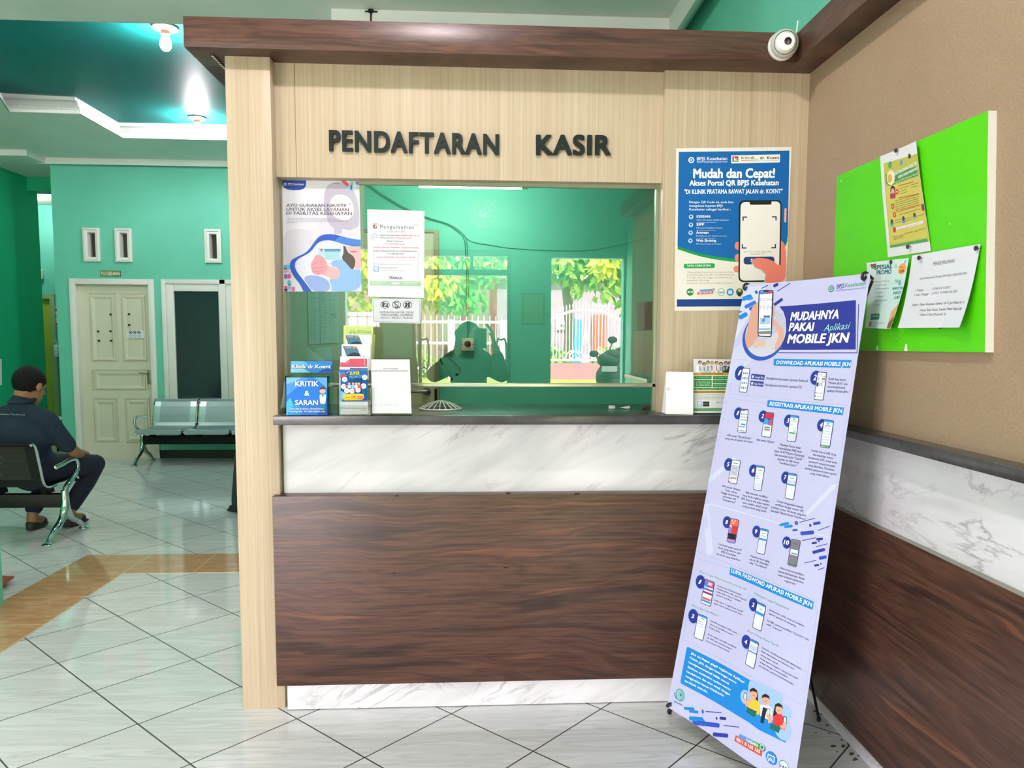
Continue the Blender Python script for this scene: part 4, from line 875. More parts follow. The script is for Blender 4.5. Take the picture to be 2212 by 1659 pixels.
for x, y, hc, cc in ((165, 1055, '#2e2826', '#eceef2'), (212, 1075, '#2b2523', '#e9ebf0'), (255, 1055, '#4c5a50', '#e6e9ee'), (300, 1058, '#b3a08a', '#e9e6e4'), (352, 1060, '#6a2a2a', '#eceef2'), (400, 1070, '#2b2523', '#e4e6ec'), (455, 1062, '#2b2523', '#3a3d46'), (500, 1065, '#2b2523', '#e4e6ec')):
    P.rr([(x - 40, y + 30), (x + 40, y + 30), (x + 42, 1176), (x - 42, 1176)], cc, 2, .25).circ(x, y, 22, hc, 3).circ(x, y + 6, 17, '#c99a7e', 4).rect(x - 5, y + 34, x + 5, 1150, '#5b6a9a' if hc != '#6a2a2a' else '#c23a44', 3)
P.rect(95, 1172, 525, 1200, '#c79b3b', 5).text('PELAYANAN POLI SPESIALIS', (182, 1194), (428, 1192), 15, '#6b3d12', 6, .02).rect(95, 1202, 525, 1372, '#dfe6dd', 4)
for x0_, x1_, y0_, y1_ in ((102, 296, 1210, 1248), (310, 520, 1212, 1250), (102, 296, 1256, 1342), (308, 520, 1256, 1296), (308, 520, 1304, 1342), (98, 522, 1348, 1372)):
    P.rect(x0_, y0_, x1_, y1_, '#2c8a48', 5); n_ = max(1, int((y1_ - y0_ - 8) / 17))
    for k in range(n_): P.text(('Sp. Penyakit Dalam', 'dr. Agus Setiawan, Sp.PD', 'dr. Yani Oki, Sp.A', 'dr. Dewi, Sp.OG')[(k + (n_ > 1)) % 4], (x0_ + 18, y0_ + 18 + k * 17), (x1_ - 18, y0_ + 18 + k * 17), 10, '#f0e9c8' if k == 0 else '#eef5ef', 6)
P.rect(97, 1382, 522, 1408, '#c79b3b', 5).text('PELAYANAN KLINIK & PELAYANAN PENUNJANG', (106, 1402), (500, 1402), 13, '#5f3612', 6, .02)
for k in range(4): P.text('UGD, Rawat Jalan, Laboratorium, EKG, USG', (118 + k * 8, 1428 + k * 16), (500 - k * 8, 1428 + k * 16), 8, '#7d8288', 5)
P.rr([(108, 1482), (520, 1482), (520, 1572), (108, 1572)], '#c9ccce', 5, .05).rr([(111, 1485), (517, 1485), (517, 1569), (111, 1569)], '#dfe0e0', 6, .05)
P.rr([(136, 1504), (190, 1504), (190, 1560), (136, 1560)], '#5a93d2', 7, .2).rr([(142, 1510), (184, 1510), (184, 1554), (142, 1554)], '#dce7f2', 8, .2).line([(146, 1548), (168, 1524), (182, 1548)], 5, '#4a86c4', 9).rr([(198, 1504), (270, 1504), (270, 1530), (198, 1530)], '#232427', 7, .2).rr([(198, 1534), (270, 1534), (270, 1560), (198, 1560)], '#232427', 7, .2).text('0877 8', (345, 1524), (420, 1524), 14, '#5b5f66', 7)
P.rect(98, 1582, 522, 1608, '#2c8a48', 5).text('Jl. Purwosari No. 02, Telp. 081 234 211 170', (110, 1600), (500, 1600), 9, '#eef5ef', 6)
P.build('sheet', t)
MB().prism([c[0] + Vector((0, .002, 0)), c[1] + Vector((0, .002, 0)), c[2] + Vector((0, .002, 0)), c[3] + Vector((0, .002, 0))], (0, .0025, 0)).prism([(c[3].x, -.055, CT), (c[2].x, -.055, CT), (c[2].x, .02, CT), (c[3].x, .02, CT)], (0, 0, .003)).build('acrylic_stand', ACRYL, t)

# loose small things inside the opening
o = at(952, 886, 'z', CT); o = Vector((.735, .06, CT)); o = Vector((at(952, 880, 'y', .16).x, .16, CT))
mb = MB(); n = 20
for k in range(n):
    a = 2 * PI * k / n
    mb.tube([o + Vector((math.cos(a) * r * .082, math.sin(a) * r * .075, .004 + .030 * (1 - r * r))) for r in (1, .85, .65, .4, .2)], .0021, 5)
mb.tube([o + Vector((math.cos(a_) * .082, math.sin(a_) * .075, .004)) for a_ in [2 * PI * q / 28 for q in range(29)]], .0035, 6).ball(o + Vector((0, 0, .033)), (.018, .018, .004))
tag(mb.build('basket_lid', PLAST, smooth=True), 'white ribbed oval plastic grille lying on the worktop in the window slot', 'grille')
def pen(u0, u1, v, r0, r1, y, name, m, label):
    a, b = at(u0, v, 'y', y), at(u1, v, 'y', y); a.z = b.z = CT + max(r0, r1)
    return tag(MB().tube([a, a.lerp(b, .1), a.lerp(b, .9), b], [r0 * .8, r0, r1, r1 * .8], 10).build(name, m, smooth=True), label, 'marker')
pen(1315, 1328, 885, .008, .008, .16, 'glue_stick', PLAST, 'short white cylinder lying near the right end of the window slot')
pen(1339, 1360, 885, .001, .007, .16, 'marker', PLAST, 'white tapered marker lying beside the short white cylinder')
pen(1387, 1406, 884, .006, .004, .18, 'marker', mat('dark_red_plastic', '#6b3a35', .4), 'dark reddish pen lying in the right corner of the window slot')

# ------------------------------------------------------------------ inside the booth
t = thing('tube_light', 'lit white tube lamp hanging at the top of the booth behind the glass', 'lamp', (.84, 1.6, 2.29))
MB().box(.53, 1.20, 1.58, 1.62, 2.286, 2.31).box(.62, .628, 1.596, 1.604, 2.31, 2.42).box(1.08, 1.088, 1.596, 1.604, 2.31, 2.42).build('batten', PLAST, t)
MB().tube([(.551, 1.6, 2.270), (1.133, 1.6, 2.270)], .013, 12).build('tube', mat('lit_tube', '#ffffff', .4, emit='#f4fff6', es=85), t, smooth=True)
MB().tube([(1.133, 1.6, 2.270), (1.17, 1.6, 2.270)], .0135, 12).build('end_cap', PLAST, t, smooth=True)
a, b = at(996.5, 757.5, 'y', 2.195), at(1024.5, 730.5, 'y', 2.195); cx, cz = (a.x + b.x) / 2, (a.z + b.z) / 2
t = thing('wall_socket', 'beige wall socket hanging on its cable on the booth wall', 'socket', (cx, 2.17, cz)); IV = mat('ivory_plastic', '#e3dbc4', .4)
MB().box(a.x, b.x, 2.165, 2.199, a.z, b.z, 0, .006).build('body', IV, t, smooth=True)
MB().lathe([(.026, 0), (.028, .003), (.026, .004), (.022, .002), (.0215, -.006)], (cx, 2.165, cz), (0, -1, 0), 24).build('ring', IV, t, smooth=True)
mb = MB()
for dx, r in ((-.008, .0035), (.008, .0035), (-.034, .003), (.034, .003)): mb.lathe([(r, 0), (r, .002)], (cx + dx, 2.164, cz), (0, -1, 0), 8)
mb.build('hole', BLACK, t)
w = lambda u, v: at(u, v, 'y', 2.192)
cb = spline([w(790, 398), w(825, 424), w(880, 455), w(925, 473), w(962, 484), w(985, 497), w(1002, 515), w(1006, 545), w(1008, 600), w(1008, 660), w(1011, 715), w(1009, 731)], 5)
t = tag(MB().tube(cb, .003, 6).tube([p + Vector((.012, 0, .004)) for p in cb[:-4]], .0022, 6).build('power_cable', mat('dark_green_cable', '#2f7358', .5)), 'dark twin cable drooping across the green booth wall to the socket', 'cable')
tag(MB().tube(spline([w(1000, 507), w(1020, 522), w(1060, 529), w(1106, 536), w(1200, 541), w(1290, 538), w(1400, 514)], 5), .0022, 5).build('thin_wire', mat('green_wire', '#4fa583', .5)), 'thin wire sagging to the right across the green booth wall', 'wire')
# stethoscope hung at the door edge
SY = 2.12
hose = [at(u, v, 'y', SY) for u, v in ((951, 755), (955, 762), (962, 768))]
t = thing('stethoscope', 'black and silver stethoscope hanging beside the booth door edge', 'stethoscope', tuple(hose[0]))
MB().tube(spline(hose, 4), [.012] * 9, 10).tube(spline([at(u, v, 'y', SY) for u, v in ((951, 765), (953, 782), (957, 787))], 4), .006, 8).build('rubber_tubing', RUBBER, t, smooth=True)
for pts in (((962, 768), (975, 778), (987, 789), (993, 798), (993, 805), (987, 809)), ((952, 779), (962, 791), (970, 804), (976, 814), (975, 819))):
    q = spline([at(u, v, 'y', SY) for u, v in pts], 5); MB().tube(q, .0042, 8).build('ear_tube', CHROME, t, smooth=True)
    MB().ball(q[-1], (.012, .008, .009)).build('ear_tip', RUBBER, t, smooth=True)
MB().box(hose[0].x - .012, hose[0].x + .004, SY - .003, 2.152, hose[0].z - .004, hose[0].z + .02).build('hook', BLACK, t)
a, b = at(955, 762, 'y', 2.18), at(981, 737, 'y', 2.18)
t = thing('wall_switch', 'blue-green box with a brown cover on the booth wall left of the socket', 'switch', ((a.x + b.x) / 2, 2.18, (a.z + b.z) / 2))
MB().box(a.x, b.x, 2.178, 2.2, a.z, b.z, 0, .004).build('body', mat('teal_plastic', '#3e8f8c', .4), t, smooth=True)
c0, c1 = at(961, 754, 'y', 2.176), at(976, 743, 'y', 2.176); box('cover', c0.x, c1.x, 2.168, 2.178, c0.z, c1.z, mat('brown_card', '#8a6a44', .6), t)
# paper lists on the left partition
XP = .1574
for i, (u0, u1, vt, v0, v1, lb) in enumerate(((664.5, 690, 600, 744.5, 743, 'left'), (690.5, 712, 600, 742, 741, 'middle'), (712.5, 731.8, 600, 741, 741, 'right'))):
    px = [(u0, vt), (u1, vt), (u1 + 1, v1), (u0 + 3 - i, v0)]
    P = Sheet([at(u, v, 'x', XP + .003 + .0012 * i) for u, v in px], px, ink('#cddbd5'), thick=.0006); P.zoom(600, 620, 5.925)
    w_ = (u1 - u0) * 5.925; x_ = (u0 - 600) * 5.925
    for k in range(40):
        y = 70 + k * 15.5 + (i * 5)
        if random.random() < .88: P.line([(x_ + w_ * (.14 + .1 * random.random()), y), (x_ + w_ * (.45 + .4 * random.random()), y)], 3.4, '#95a69f', 1)
    if i == 2: P.text('RALAN', (x_ + 14, 358), (x_ + 70, 356), 15, '#46564f', 2, .02).line([(x_ + 10, 378), (x_ + 80, 376)], 2, '#5c6b65', 1)
    tag(P.build('paper_list'), lb + ' strip of three grey-green printed lists on the booth side wall', 'paper list', 'paper lists on the booth side wall')
px = [(753, 632), (780, 632), (781.5, 657), (754, 660)]
P = sheet_on(px, 'y', 2.145, ink('#e8e6df')); P.zoom(600, 620, 5.925); P.text('19 11 621', (940, 105), (1055, 100), 20, '#a08f84', 1).text('SW; 621', (930, 150), (1050, 150), 20, '#9a857a', 1).circ(945, 188, 22, '#b58d7c', 1, 9).circ(1046, 190, 10, '#b98a7a', 1)
tag(P.build('reflected_note'), 'mirror image of a scribbled white notice, set as a sheet on the booth door', 'note')  # stands in for a reflection in the glass, no real note here
# computer inside the right end
t = thing('monitor', 'black monitor edge showing at the right end of the booth window', 'monitor', (1.78, .55, 1.445))
R_ = lambda s, d, z: Vector((1.615, .48, z)) + Vector((math.cos(.5), math.sin(.5), 0)) * s + Vector((-math.sin(.5), math.cos(.5), 0)) * d
MB().prism([R_(0, 0, 1.447), R_(.34, 0, 1.447), R_(.34, 0, 1.60), R_(0, 0, 1.568)], R_(0, .035, 0) - R_(0, 0, 0)).build('screen', mat('black_screen', '#0d1214', .15), t)
MB().prism([R_(-.006, -.004, 1.443), R_(.0, -.004, 1.443), R_(.0, -.004, 1.568), R_(-.006, -.004, 1.568)], R_(0, .045, 0) - R_(0, 0, 0)).build('bezel', mat('grey_bezel', '#8c9496', .4), t)
MB().prism([R_(.1, .01, 1.44), R_(.2, .01, 1.44), R_(.2, .06, 1.44), R_(.1, .06, 1.44)], (0, 0, .02)).build('foot', BLACK, t)
tag(box('wall_box', 1.601, 1.95, .1355, .64, 1.25, 1.4405, BE, bev=.002), 'beige box on the booth side wall under the black monitor', 'box')
struct(box('booth_desk', .1574, 2.2, .42, .92, .72, .75, BE))

# ================================================================== standing banner
BTL, BTR, BBL, BBR = at(1609, 615, 'y', -.125), at(1880, 590, 'y', -.655), at(1443, 1527, 'y', -.215), at(1711.2, 1710.6, 'y', -.745)
bpx = [(1609, 615), (1880, 590), (1711.2, 1710.6), (1443, 1527)]
t = thing('standing_banner', 'tall blue and lilac app banner on a black stand in front of the counter', 'banner', tuple((BBL + BBR) / 2 + Vector((0, 0, -.025))))
P = Sheet([BTL, BTR, BBR, BBL], bpx, VINYL, thick=.001, step=.00025, grid=24, bend=lambda a, b: -.010 * math.sin(PI * a) * (1 - .5 * b) + .004 * math.sin(9 * a + 2 * b) * b)
NV, SKY_, TXT = '#2b3590', '#1b86d8', '#3b3560'
P.zoom(1480, 580, 5.183)
P.poly([(640, 200), (900, 190), (560, 760), (540, 800)], '#cfd2ec', 0.5).poly([(520, 900), (700, 700), (760, 940), (500, 1200)], '#c8cdea', .6)
def slash(a, b, w_, c_, lay=1):
    a, b = Vector(a), Vector(b); d = (b - a).normalized(); n = Vector((-d.y, d.x)) * w_ / 2; P.rr([tuple(a + n), tuple(b + n), tuple(b - n), tuple(a - n)], c_, lay, .49)
for a, b, w_, c_ in (((640, 330), (745, 290), 45, SKY_), ((670, 410), (790, 350), 38, '#2f6fd8'), ((610, 520), (700, 470), 46, SKY_), ((780, 260), (805, 245), 36, '#2f62c8'), ((845, 215), (920, 180), 10, '#3a56b8'), ((975, 190), (1030, 165), 32, NV), ((1015, 240), (1160, 155), 8, NV), ((980, 380), (1080, 312), 30, NV), ((612, 460), (640, 452), 12, NV), ((700, 330), (760, 310), 24, '#4b86e0'), ((720, 430), (800, 390), 34, '#2b5fc9')): slash(a, b, w_, c_)
bpjs_logo(P, 1625, 206, 34, NV, '#39a36c')
P.text('BPJS', (1688, 206), (1775, 196), 44, NV, 3, .005).text('Kesehatan', (1786, 194), (2022, 170), 44, '#4aa57c', 3, .005).text('Badan Penyelenggara Jaminan Sosial', (1688, 232), (2018, 200), 14, '#6a70b0', 3)
P.line([(1040, 858), (1940, 846), (1948, 360)], 9, NV, 1)
P.poly([(1045, 390), (1915, 317), (1925, 812), (1000, 830), (1060, 740), (1120, 620), (1118, 520), (1090, 440)], NV, 2)
P.circ(880, 690, 240, '#3155b5', 2, 40, ry=258)
P.circ(895, 660, 224, '#c9c9d6', 3, 40, ry=246)
P.soft([(700, 540), (800, 500), (1000, 420), (1090, 470), (1115, 560), (1110, 660), (1000, 640), (820, 820), (760, 830)], '#bcbdd2', 4).rr([(780, 745), (910, 745), (900, 800), (770, 800)], '#d9b9a8', 5, .3)
P.soft([(680, 730), (700, 650), (720, 560), (735, 450), (770, 380), (820, 345), (830, 420), (825, 560), (835, 700), (800, 720), (760, 780), (720, 840), (690, 790)], '#d3a08f', 6).poly([(980, 370), (1000, 380), (990, 430), (1000, 460), (985, 500), (995, 560), (975, 600)], '#d3a08f', 6).soft([(985, 520), (1010, 530), (1060, 590), (1105, 640), (1100, 700), (1085, 740), (1040, 820), (1000, 850), (1005, 780), (1030, 720), (1050, 690), (990, 560)], '#d9a594', 6)
P.rr([(822, 232), (982, 228), (968, 704), (816, 700)], '#20222c', 7, .16, 8).rr([(834, 240), (970, 236), (958, 694), (826, 690)], '#eceef6', 8, .14, 8).poly([(838, 245), (968, 240), (966, 262), (835, 275)], '#3f87d8', 9).poly([(900, 242), (968, 240), (966, 262), (905, 268)], '#c23e58', 10).rr([(870, 230), (940, 228), (935, 246), (875, 248)], '#20222c', 11, .4)
for i in range(8): x, y = 848 + (i % 4) * 37, 325 + (i // 4) * 78; P.circ(x, y, 10, '#8b93b0', 9).circ(x, y, 6, '#f0f2f8', 10).line([(x - 10, y + 25), (x + 10, y + 25)], 3, '#a9aec2', 9)
P.rr([(882, 486), (950, 484), (948, 506), (880, 508)], '#3e69b8', 9, .2).rr([(840, 512), (955, 508), (952, 572), (836, 575)], '#a9c4e4', 9, .1).circ(880, 535, 16, '#4d88c8', 10).rect(838, 600, 952, 604, '#bcc3d4', 9).rr([(830, 615), (955, 612), (953, 632), (828, 634)], '#7fb0e2', 9, .3).poly([(825, 648), (958, 640), (957, 672), (824, 676)], '#8b7f7a', 9)
P.text('MUDAHNYA', (1170, 528), (1716, 500), 82, '#f7f8fd', 4, .036, .08).text('PAKAI', (1154, 634), (1428, 628), 82, '#f7f8fd', 4, .036, .08).text('MOBILE JKN', (1140, 758), (1836, 740), 88, '#f7f8fd', 4, .036, .08).text('Aplikasi', (1548, 632), (1856, 604), 66, '#9fe0d2', 5, -.012, .35)
def ribbon(tx, p, u0, u1, v0, v1, h): P.rr(p, SKY_, 3, .12); P.text(tx, (u0, v0), (u1, v1), h, '#f5f8fd', 4, .02, .04)
ribbon('DOWNLOAD APLIKASI MOBILE JKN', [(992, 922), (1880, 920), (1868, 1002), (988, 992)], 1020, 1868, 976, 984, 38)
P.dash((590, 942), (980, 956), 30, 4, '#9aa6d4', 1).dash((1885, 956), (1915, 958), 2, 4, '#9aa6d4', 1).dash((575, 945), (512, 1290), 26, 4, '#9aa6d4', 1).dash((515, 1300), (1845, 1388), 90, 4, '#9aa6d4', 1).dash((1915, 962), (1846, 1386), 34, 4, '#9aa6d4', 1)
def phone(p, scr, num=None, c=None, lay=3, fs=1.0, body='#2a2f5a'):
    """p: four pixel corners of a drawn phone; scr: list of (t0, t1, colour[, s0, s1]) bands down the screen"""
    Q = [Vector(q) for q in p]; f = lambda s, t_: tuple(Q[0].lerp(Q[1], s).lerp(Q[3].lerp(Q[2], s), t_))
    if num: P.circ(c[0], c[1], c[2] * 1.12, '#8fbdf2', lay - 2, 24).circ(c[0], c[1], c[2], NV, lay - 1, 24)
    P.rr([f(0, 0), f(1, 0), f(1, 1), f(0, 1)], body, lay, .17).rr([f(.06, .025), f(.94, .025), f(.94, .975), f(.06, .975)], '#e3e7f6', lay + 1, .14)
    for q in scr:
        s0, s1 = (q[3], q[4]) if len(q) > 3 else (.06, .94)
        P.poly([f(s0, q[0]), f(s1, q[0]), f(s1, q[1]), f(s0, q[1])], q[2], lay + 2 + (len(q) > 3))
    if num:
        e = (f(1, 0)[0] - f(0, 0)[0], f(1, 0)[1] - f(0, 0)[1]); k = e[1] / max(abs(e[0]), 1); w_ = c[2] * (.5 if len(num) == 1 else .95); x = c[0] - w_ * .75 if len(num) == 1 else c[0] - w_ * .72
        P.text(num, (x, c[1] + c[2] * .42 - k * w_ * .3), (x + w_ * (1 if len(num) == 1 else 1.25), c[1] + c[2] * .42 + k * w_ * .5), c[2] * .95, '#f5f7fd', lay + 1, .03, .2)
grid = [(.18 + .2 * r, .25 + .2 * r, c_, .18 + .26 * q, .34 + .26 * q) for r in range(4) for q, c_ in enumerate(('#6f83c8', '#59627c', '#7a9be0'))]
phone([(655, 1028), (738, 1030), (704, 1285), (618, 1282)], grid, '1', (628, 1082), lay=4) if 0 else phone([(655, 1028), (738, 1030), (704, 1285), (618, 1282)], grid, '1', (628, 1082, 55))
for y, tx in ((1085, 'Google Play'), (1155, 'App Store')): P.rr([(752 - (y - 1085) * .12, y), (896 - (y - 1085) * .16, y + 8), (888 - (y - 1085) * .16, y + 62), (745 - (y - 1085) * .12, y + 52)], '#39408f', 3, .14).text(tx, (788 - (y - 1085) * .12, y + 42), (882 - (y - 1085) * .16, y + 46), 22, '#dfe4f6', 4, .01).circ(768 - (y - 1085) * .12, y + 30, 11, '#cfe0f6', 4)
P.text('Handphone bersistem operasi Android.', (908, 1137), (1380, 1156), 26, TXT, 2, .012).text('Handphone bersistem operasi IOS.', (896, 1206), (1312, 1222), 26, TXT, 2, .012)
phone([(1490, 1046), (1600, 1048), (1564, 1344), (1448, 1336)], [(.08, .12, '#b9c6e6', .2, .6), (.2, .3, '#8fb5e6', .12, .3), (.38, .52, '#4a3352', .1, .3), (.38, .5, '#8f9cc4', .4, .5), (.38, .5, '#b9b2cf', .55, .7), (.72, .78, '#c9625a', .1, .22), (.74, .76, '#aab2c8', .3, .85), (.84, .9, '#5a7468', .1, .2), (.86, .88, '#aab2c8', .3, .85)], '2', (1466, 1108, 60)); P.circ(1566, 1122, 26, '#d9605a', 7, r0=22).rect(1550, 1112, 1582, 1130, '#3fa37a', 7)
P.para(['Ketik kata kunci', '"Mobile JKN", lalu', 'download/install', 'aplikasi Mobile JKN.'], (1618, 1127), (-5, 41), 24, TXT, .045, 12.4, .012)
ribbon('REGISTRASI APLIKASI MOBILE JKN', [(928, 1352), (1802, 1412), (1786, 1492), (918, 1424)], 948, 1778, 1408, 1468, 40)
P.dash((510, 1350), (918, 1386), 30, 4, '#9aa6d4', 1).dash((1808, 1445), (1836, 1447), 2, 4, '#9aa6d4', 1)
P.zoom(1480, 830, 3.857)
P.dash((362, 48), (130, 1300), 110, 3, '#9aa6d4', 1).dash((1362, 122), (1180, 1420), 110, 3, '#9aa6d4', 1)
P.poly([(210, 690), (420, 500), (440, 520), (215, 740)], '#cdd3f0', .5).poly([(160, 905), (240, 895), (1240, 1130), (1238, 1136), (240, 905), (160, 912)], '#d3d5f0', .8).poly([(1240, 700), (1300, 690), (990, 1010), (960, 1000)], '#cfd2ee', .5).poly([(215, 900), (250, 1300), (200, 1350), (170, 900)], '#cbd0ee', .5)
BLUEH = [(.02, .09, '#3f8fdc')]
phone([(475, 118), (538, 120), (517, 312), (446, 306)], [(.02, .06, '#c23e58'), (.05, .09, '#3f6fc8', .06, .6)] + [(.2 + .12 * r, .25 + .12 * r, '#7f8aa8', .16 + .2 * q, .28 + .2 * q) for r in range(3) for q in range(4)] + [(.62, .68, '#5b86c8', .3, .85), (.72, .78, '#8ea6d4', .15, .8), (.9, .94, '#9aa3bd', .1, .85)], '1', (455, 156, 34))
phone([(670, 136), (744, 140), (716, 340), (637, 332)], [(.03, .5, '#2f7fd0'), (.03, .25, '#c22f4a', .06, .94), (.1, .3, '#1f3f90', .3, .7), (.28, .5, '#43a0e0', .06, .5), (.3, .52, '#d04a58', .6, .94), (.58, .64, '#3f8fd6', .22, .8), (.67, .73, '#d9584e', .22, .8)], '2', (652, 172, 35))
phone([(880, 154), (958, 160), (930, 370), (850, 362)], BLUEH + [(.12, .16, '#5f83c0', .4, .6), (.2, .23, '#aab6d6', .2, .8), (.36, .38, '#b9c3de', .15, .5), (.48, .5, '#b9c3de', .15, .85), (.56, .6, '#cfc36a', .55, .85), (.64, .69, '#4f9f4a', .15, .85), (.7, .96, '#d3d6e8', .06, .94)], '3', (864, 200, 38))
phone([(1170, 180), (1258, 188), (1224, 410), (1140, 402)], BLUEH + [(.12, .17, '#5f83c0', .4, .6), (.2, .24, '#9aa6c8', .2, .8), (.28, .31, '#b9c3de', .2, .7)] + [(.4 + .1 * k, .42 + .1 * k, '#b9c3de', .12, .85) for k in range(5)] + [(.9, .96, '#4f9f5a', .08, .92)], '4', (1152, 228, 40))
C_ = dict(bold=.012, align='c')
P.para(['Klik menu "Masuk/Daftar"', 'yang ada di pojok kiri atas.'], (465, 350), (-5, 27), 17, TXT, .10, 8.0, **C_)
P.para(['Klik menu "Daftar"'], (674, 375), (0, 27), 17, TXT, .12, 8.2, **C_)
P.para(['Masukkan Nomor Induk', 'Kependudukan (NIK) Anda', '(lihat di KTP/Kartu Keluarga)', 'lalu masukkan kode "Capcha"', 'setelah itu klik menu', '"Verifikasi Data".'], (884, 410), (-4.2, 29), 18, TXT, .135, 8.9, **C_)
P.para(['Setelah muncul NIK Anda', 'lalu masukkan nomor', 'handphone (HP), email serta', 'password sesuai petunjuk', 'yang diberikan. Masukkan', 'kembali password sama seperti', 'yang telah dibuat.'], (1172, 452), (-5, 30), 18, TXT, .15, 9.2, **C_)
phone([(405, 526), (476, 532), (442, 728), (372, 716)], [(.12, .16, '#8d98b8', .25, .75)] + [(.24 + .055 * k, .27 + .055 * k, '#9d96a8', .12, .86) for k in range(8)] + [(.72, .8, '#a7a0b2', .2, .86)], '5', (378, 568, 36)); P.circ(390, 694, 12, '#d9605a', 7, r0=9)
phone([(598, 562), (670, 570), (640, 774), (570, 764)], BLUEH + [(.17, .2, '#8d98b8', .3, .75), (.32, .34, '#b9c3de', .12, .8), (.42, .44, '#8d98b8', .12, .5), (.5, .52, '#8d98b8', .12, .6), (.6, .62, '#b9c3de', .2, .85), (.7, .96, '#d3d6e8', .06, .94)], '6', (575, 608, 36))
phone([(868, 614), (950, 624), (920, 836), (840, 824)], BLUEH + [(.17, .2, '#8d98b8', .3, .75), (.27, .38, '#c9cde2', .06, .94), (.41, .47, '#3f93dc', .06, .94)], '7', (846, 655, 38))
P.para(['Klik kotak didepan', '"Saya setuju', 'hingga tertentang,', 'kemudian klik', '"Selanjutnya".'], (398, 766), (-5, 27), 17, TXT, .20, 7.9, **C_)
P.para(['Klik metode verifikasi', 'yang Anda inginkan, melalui', 'SMS (Harus ada pulsa regular)', 'atau melalui email (email', 'pribadi Anda yang aktif)'], (600, 812), (-4.5, 29), 17, TXT, .19, 8.1, **C_)
P.para(['Contoh menggunakan metode', 'verifikasi dengan nomor HP,', 'ketikkan nomor HP Anda yang aktif', 'lalu klik "Kirim Kode Verifikasi"'], (886, 878), (-4.5, 29.5), 18, TXT, .20, 9.2, **C_)
phone([(390, 1004), (460, 1018), (424, 1220), (354, 1206)], [(.03, .3, '#e26a50'), (.28, .8, '#c93a3c', .3, .94), (.35, .8, '#8f86c8', .06, .5), (.62, .85, '#2b2038', .06, .94), (.85, .97, '#a987d0', .06, .94), (.06, .12, '#f0d0b8', .16, .3), (.06, .12, '#f0d0b8', .5, .64), (.16, .22, '#f4e2d4', .3, .5)], '8', (362, 1042, 34))
phone([(632, 1076), (705, 1088), (670, 1302), (597, 1288)], BLUEH + [(.17, .2, '#8d98b8', .3, .75), (.27, .3, '#aab6d6', .2, .8), (.38, .46, '#3f93dc', .06, .94), (.52, .96, '#d6d9ec', .06, .94)], '9', (600, 1108, 36))
phone([(902, 1152), (984, 1166), (948, 1394), (868, 1376)], [(.03, .97, '#7b7a86'), (.12, .18, '#6a6978', .3, .7), (.38, .58, '#eef0f6', .14, .9), (.5, .55, '#3f93dc', .24, .84), (.9, .96, '#4f7a62', .1, .9)], '10', (862, 1188, 38), body='#4b4a56')
P.para(['Cek kotak pesan pada HP', 'Anda yang dikirim dari', 'BPJS Kesehatan,', 'cek kode yang diberikan.'], (382, 1258), (-5, 28), 17, TXT, .24, 8.1, **C_)
P.para(['Masukkan kode yang', 'ada di HP, kemudian', 'klik "Verifikasi".'], (628, 1342), (-5, 29), 17, TXT, .25, 8.7, **C_)
P.para(['Akan muncul notifikasi', 'status berhasil jika Anda', 'telah berhasil melakukan', 'registrasi.'], (906, 1436), (-5, 31), 18, TXT, .26, 9.0, **C_)
for a, b, w_, c_ in (((797, 1046), (880, 1026), 22, SKY_), ((838, 1058), (912, 1048), 22, SKY_), ((928, 1024), (958, 1022), 32, '#2f62c8'), ((968, 1016), (1102, 976), 6, NV), ((1052, 1038), (1072, 1036), 22, NV), ((1086, 1024), (1148, 1010), 24, '#3a3fae'), ((1126, 1076), (1228, 1034), 6, NV), ((910, 1084), (955, 1078), 18, '#2f62c8'), ((978, 1108), (1094, 1092), 32, '#2f4fbe'), ((992, 1166), (1110, 1136), 6, NV), ((1112, 1150), (1168, 1142), 20, NV), ((1074, 1184), (1118, 1176), 18, NV), ((1128, 1166), (1142, 1163), 14, NV), ((1108, 1212), (1206, 1182), 6, NV), ((1080, 1262), (1186, 1228), 26, '#2f3aa8'), ((1134, 1306), (1200, 1290), 28, '#2f4fbe'), ((1012, 1352), (1112, 1324), 6, NV), ((1094, 1370), (1136, 1362), 18, NV), ((1144, 1352), (1156, 1350), 16, NV), ((1124, 1404), (1180, 1382), 6, NV)): slash(a, b, w_, c_)
P.zoom(1400, 1180, 3.464)
P.dash((392, 10), (614, 72), 16, 3.4, '#9aa6d4', 1).dash((1258, 325), (1280, 333), 2, 3.4, '#9aa6d4', 1).dash((360, 60), (275, 640), 50, 3.4, '#9aa6d4', 1).dash((278, 648), (1160, 1112), 80, 3.4, '#9aa6d4', 1).dash((1284, 340), (1166, 1108), 64, 3.4, '#9aa6d4', 1).dash((350, -60), (1284, 288), 70, 3.4, '#9aa6d4', 1)
ribbon('LUPA PASSWORD APLIKASI MOBILE JKN', [(620, 62), (1256, 292), (1246, 356), (612, 118)], 626, 1240, 100, 334, 32)
GRN = '#4bab78'
P.text('Fitur Lupa Password/Kata Sandi', (400, 112), (732, 234), 17, GRN, 2).text('Halaman Lupa Password', (796, 258), (1064, 368), 19, GRN, 2).text('Metode Verifikasi', (346, 380), (524, 452), 18, GRN, 2).text('Atur Ulang Kata Sandi', (742, 552), (986, 662), 19, GRN, 2)
phone([(440, 160), (510, 184), (476, 378), (404, 350)], [(.03, .28, '#c2486a'), (.06, .3, '#5a7fd0', .06, .5), (.08, .2, '#e8b9c4', .4, .8), (.34, .42, '#5a6fb8', .06, .94), (.48, .56, '#8a3a62', .06, .94), (.72, .8, '#d9584e', .1, .9), (.82, .9, '#3f93dc', .1, .9)], '1', (408, 188, 34))
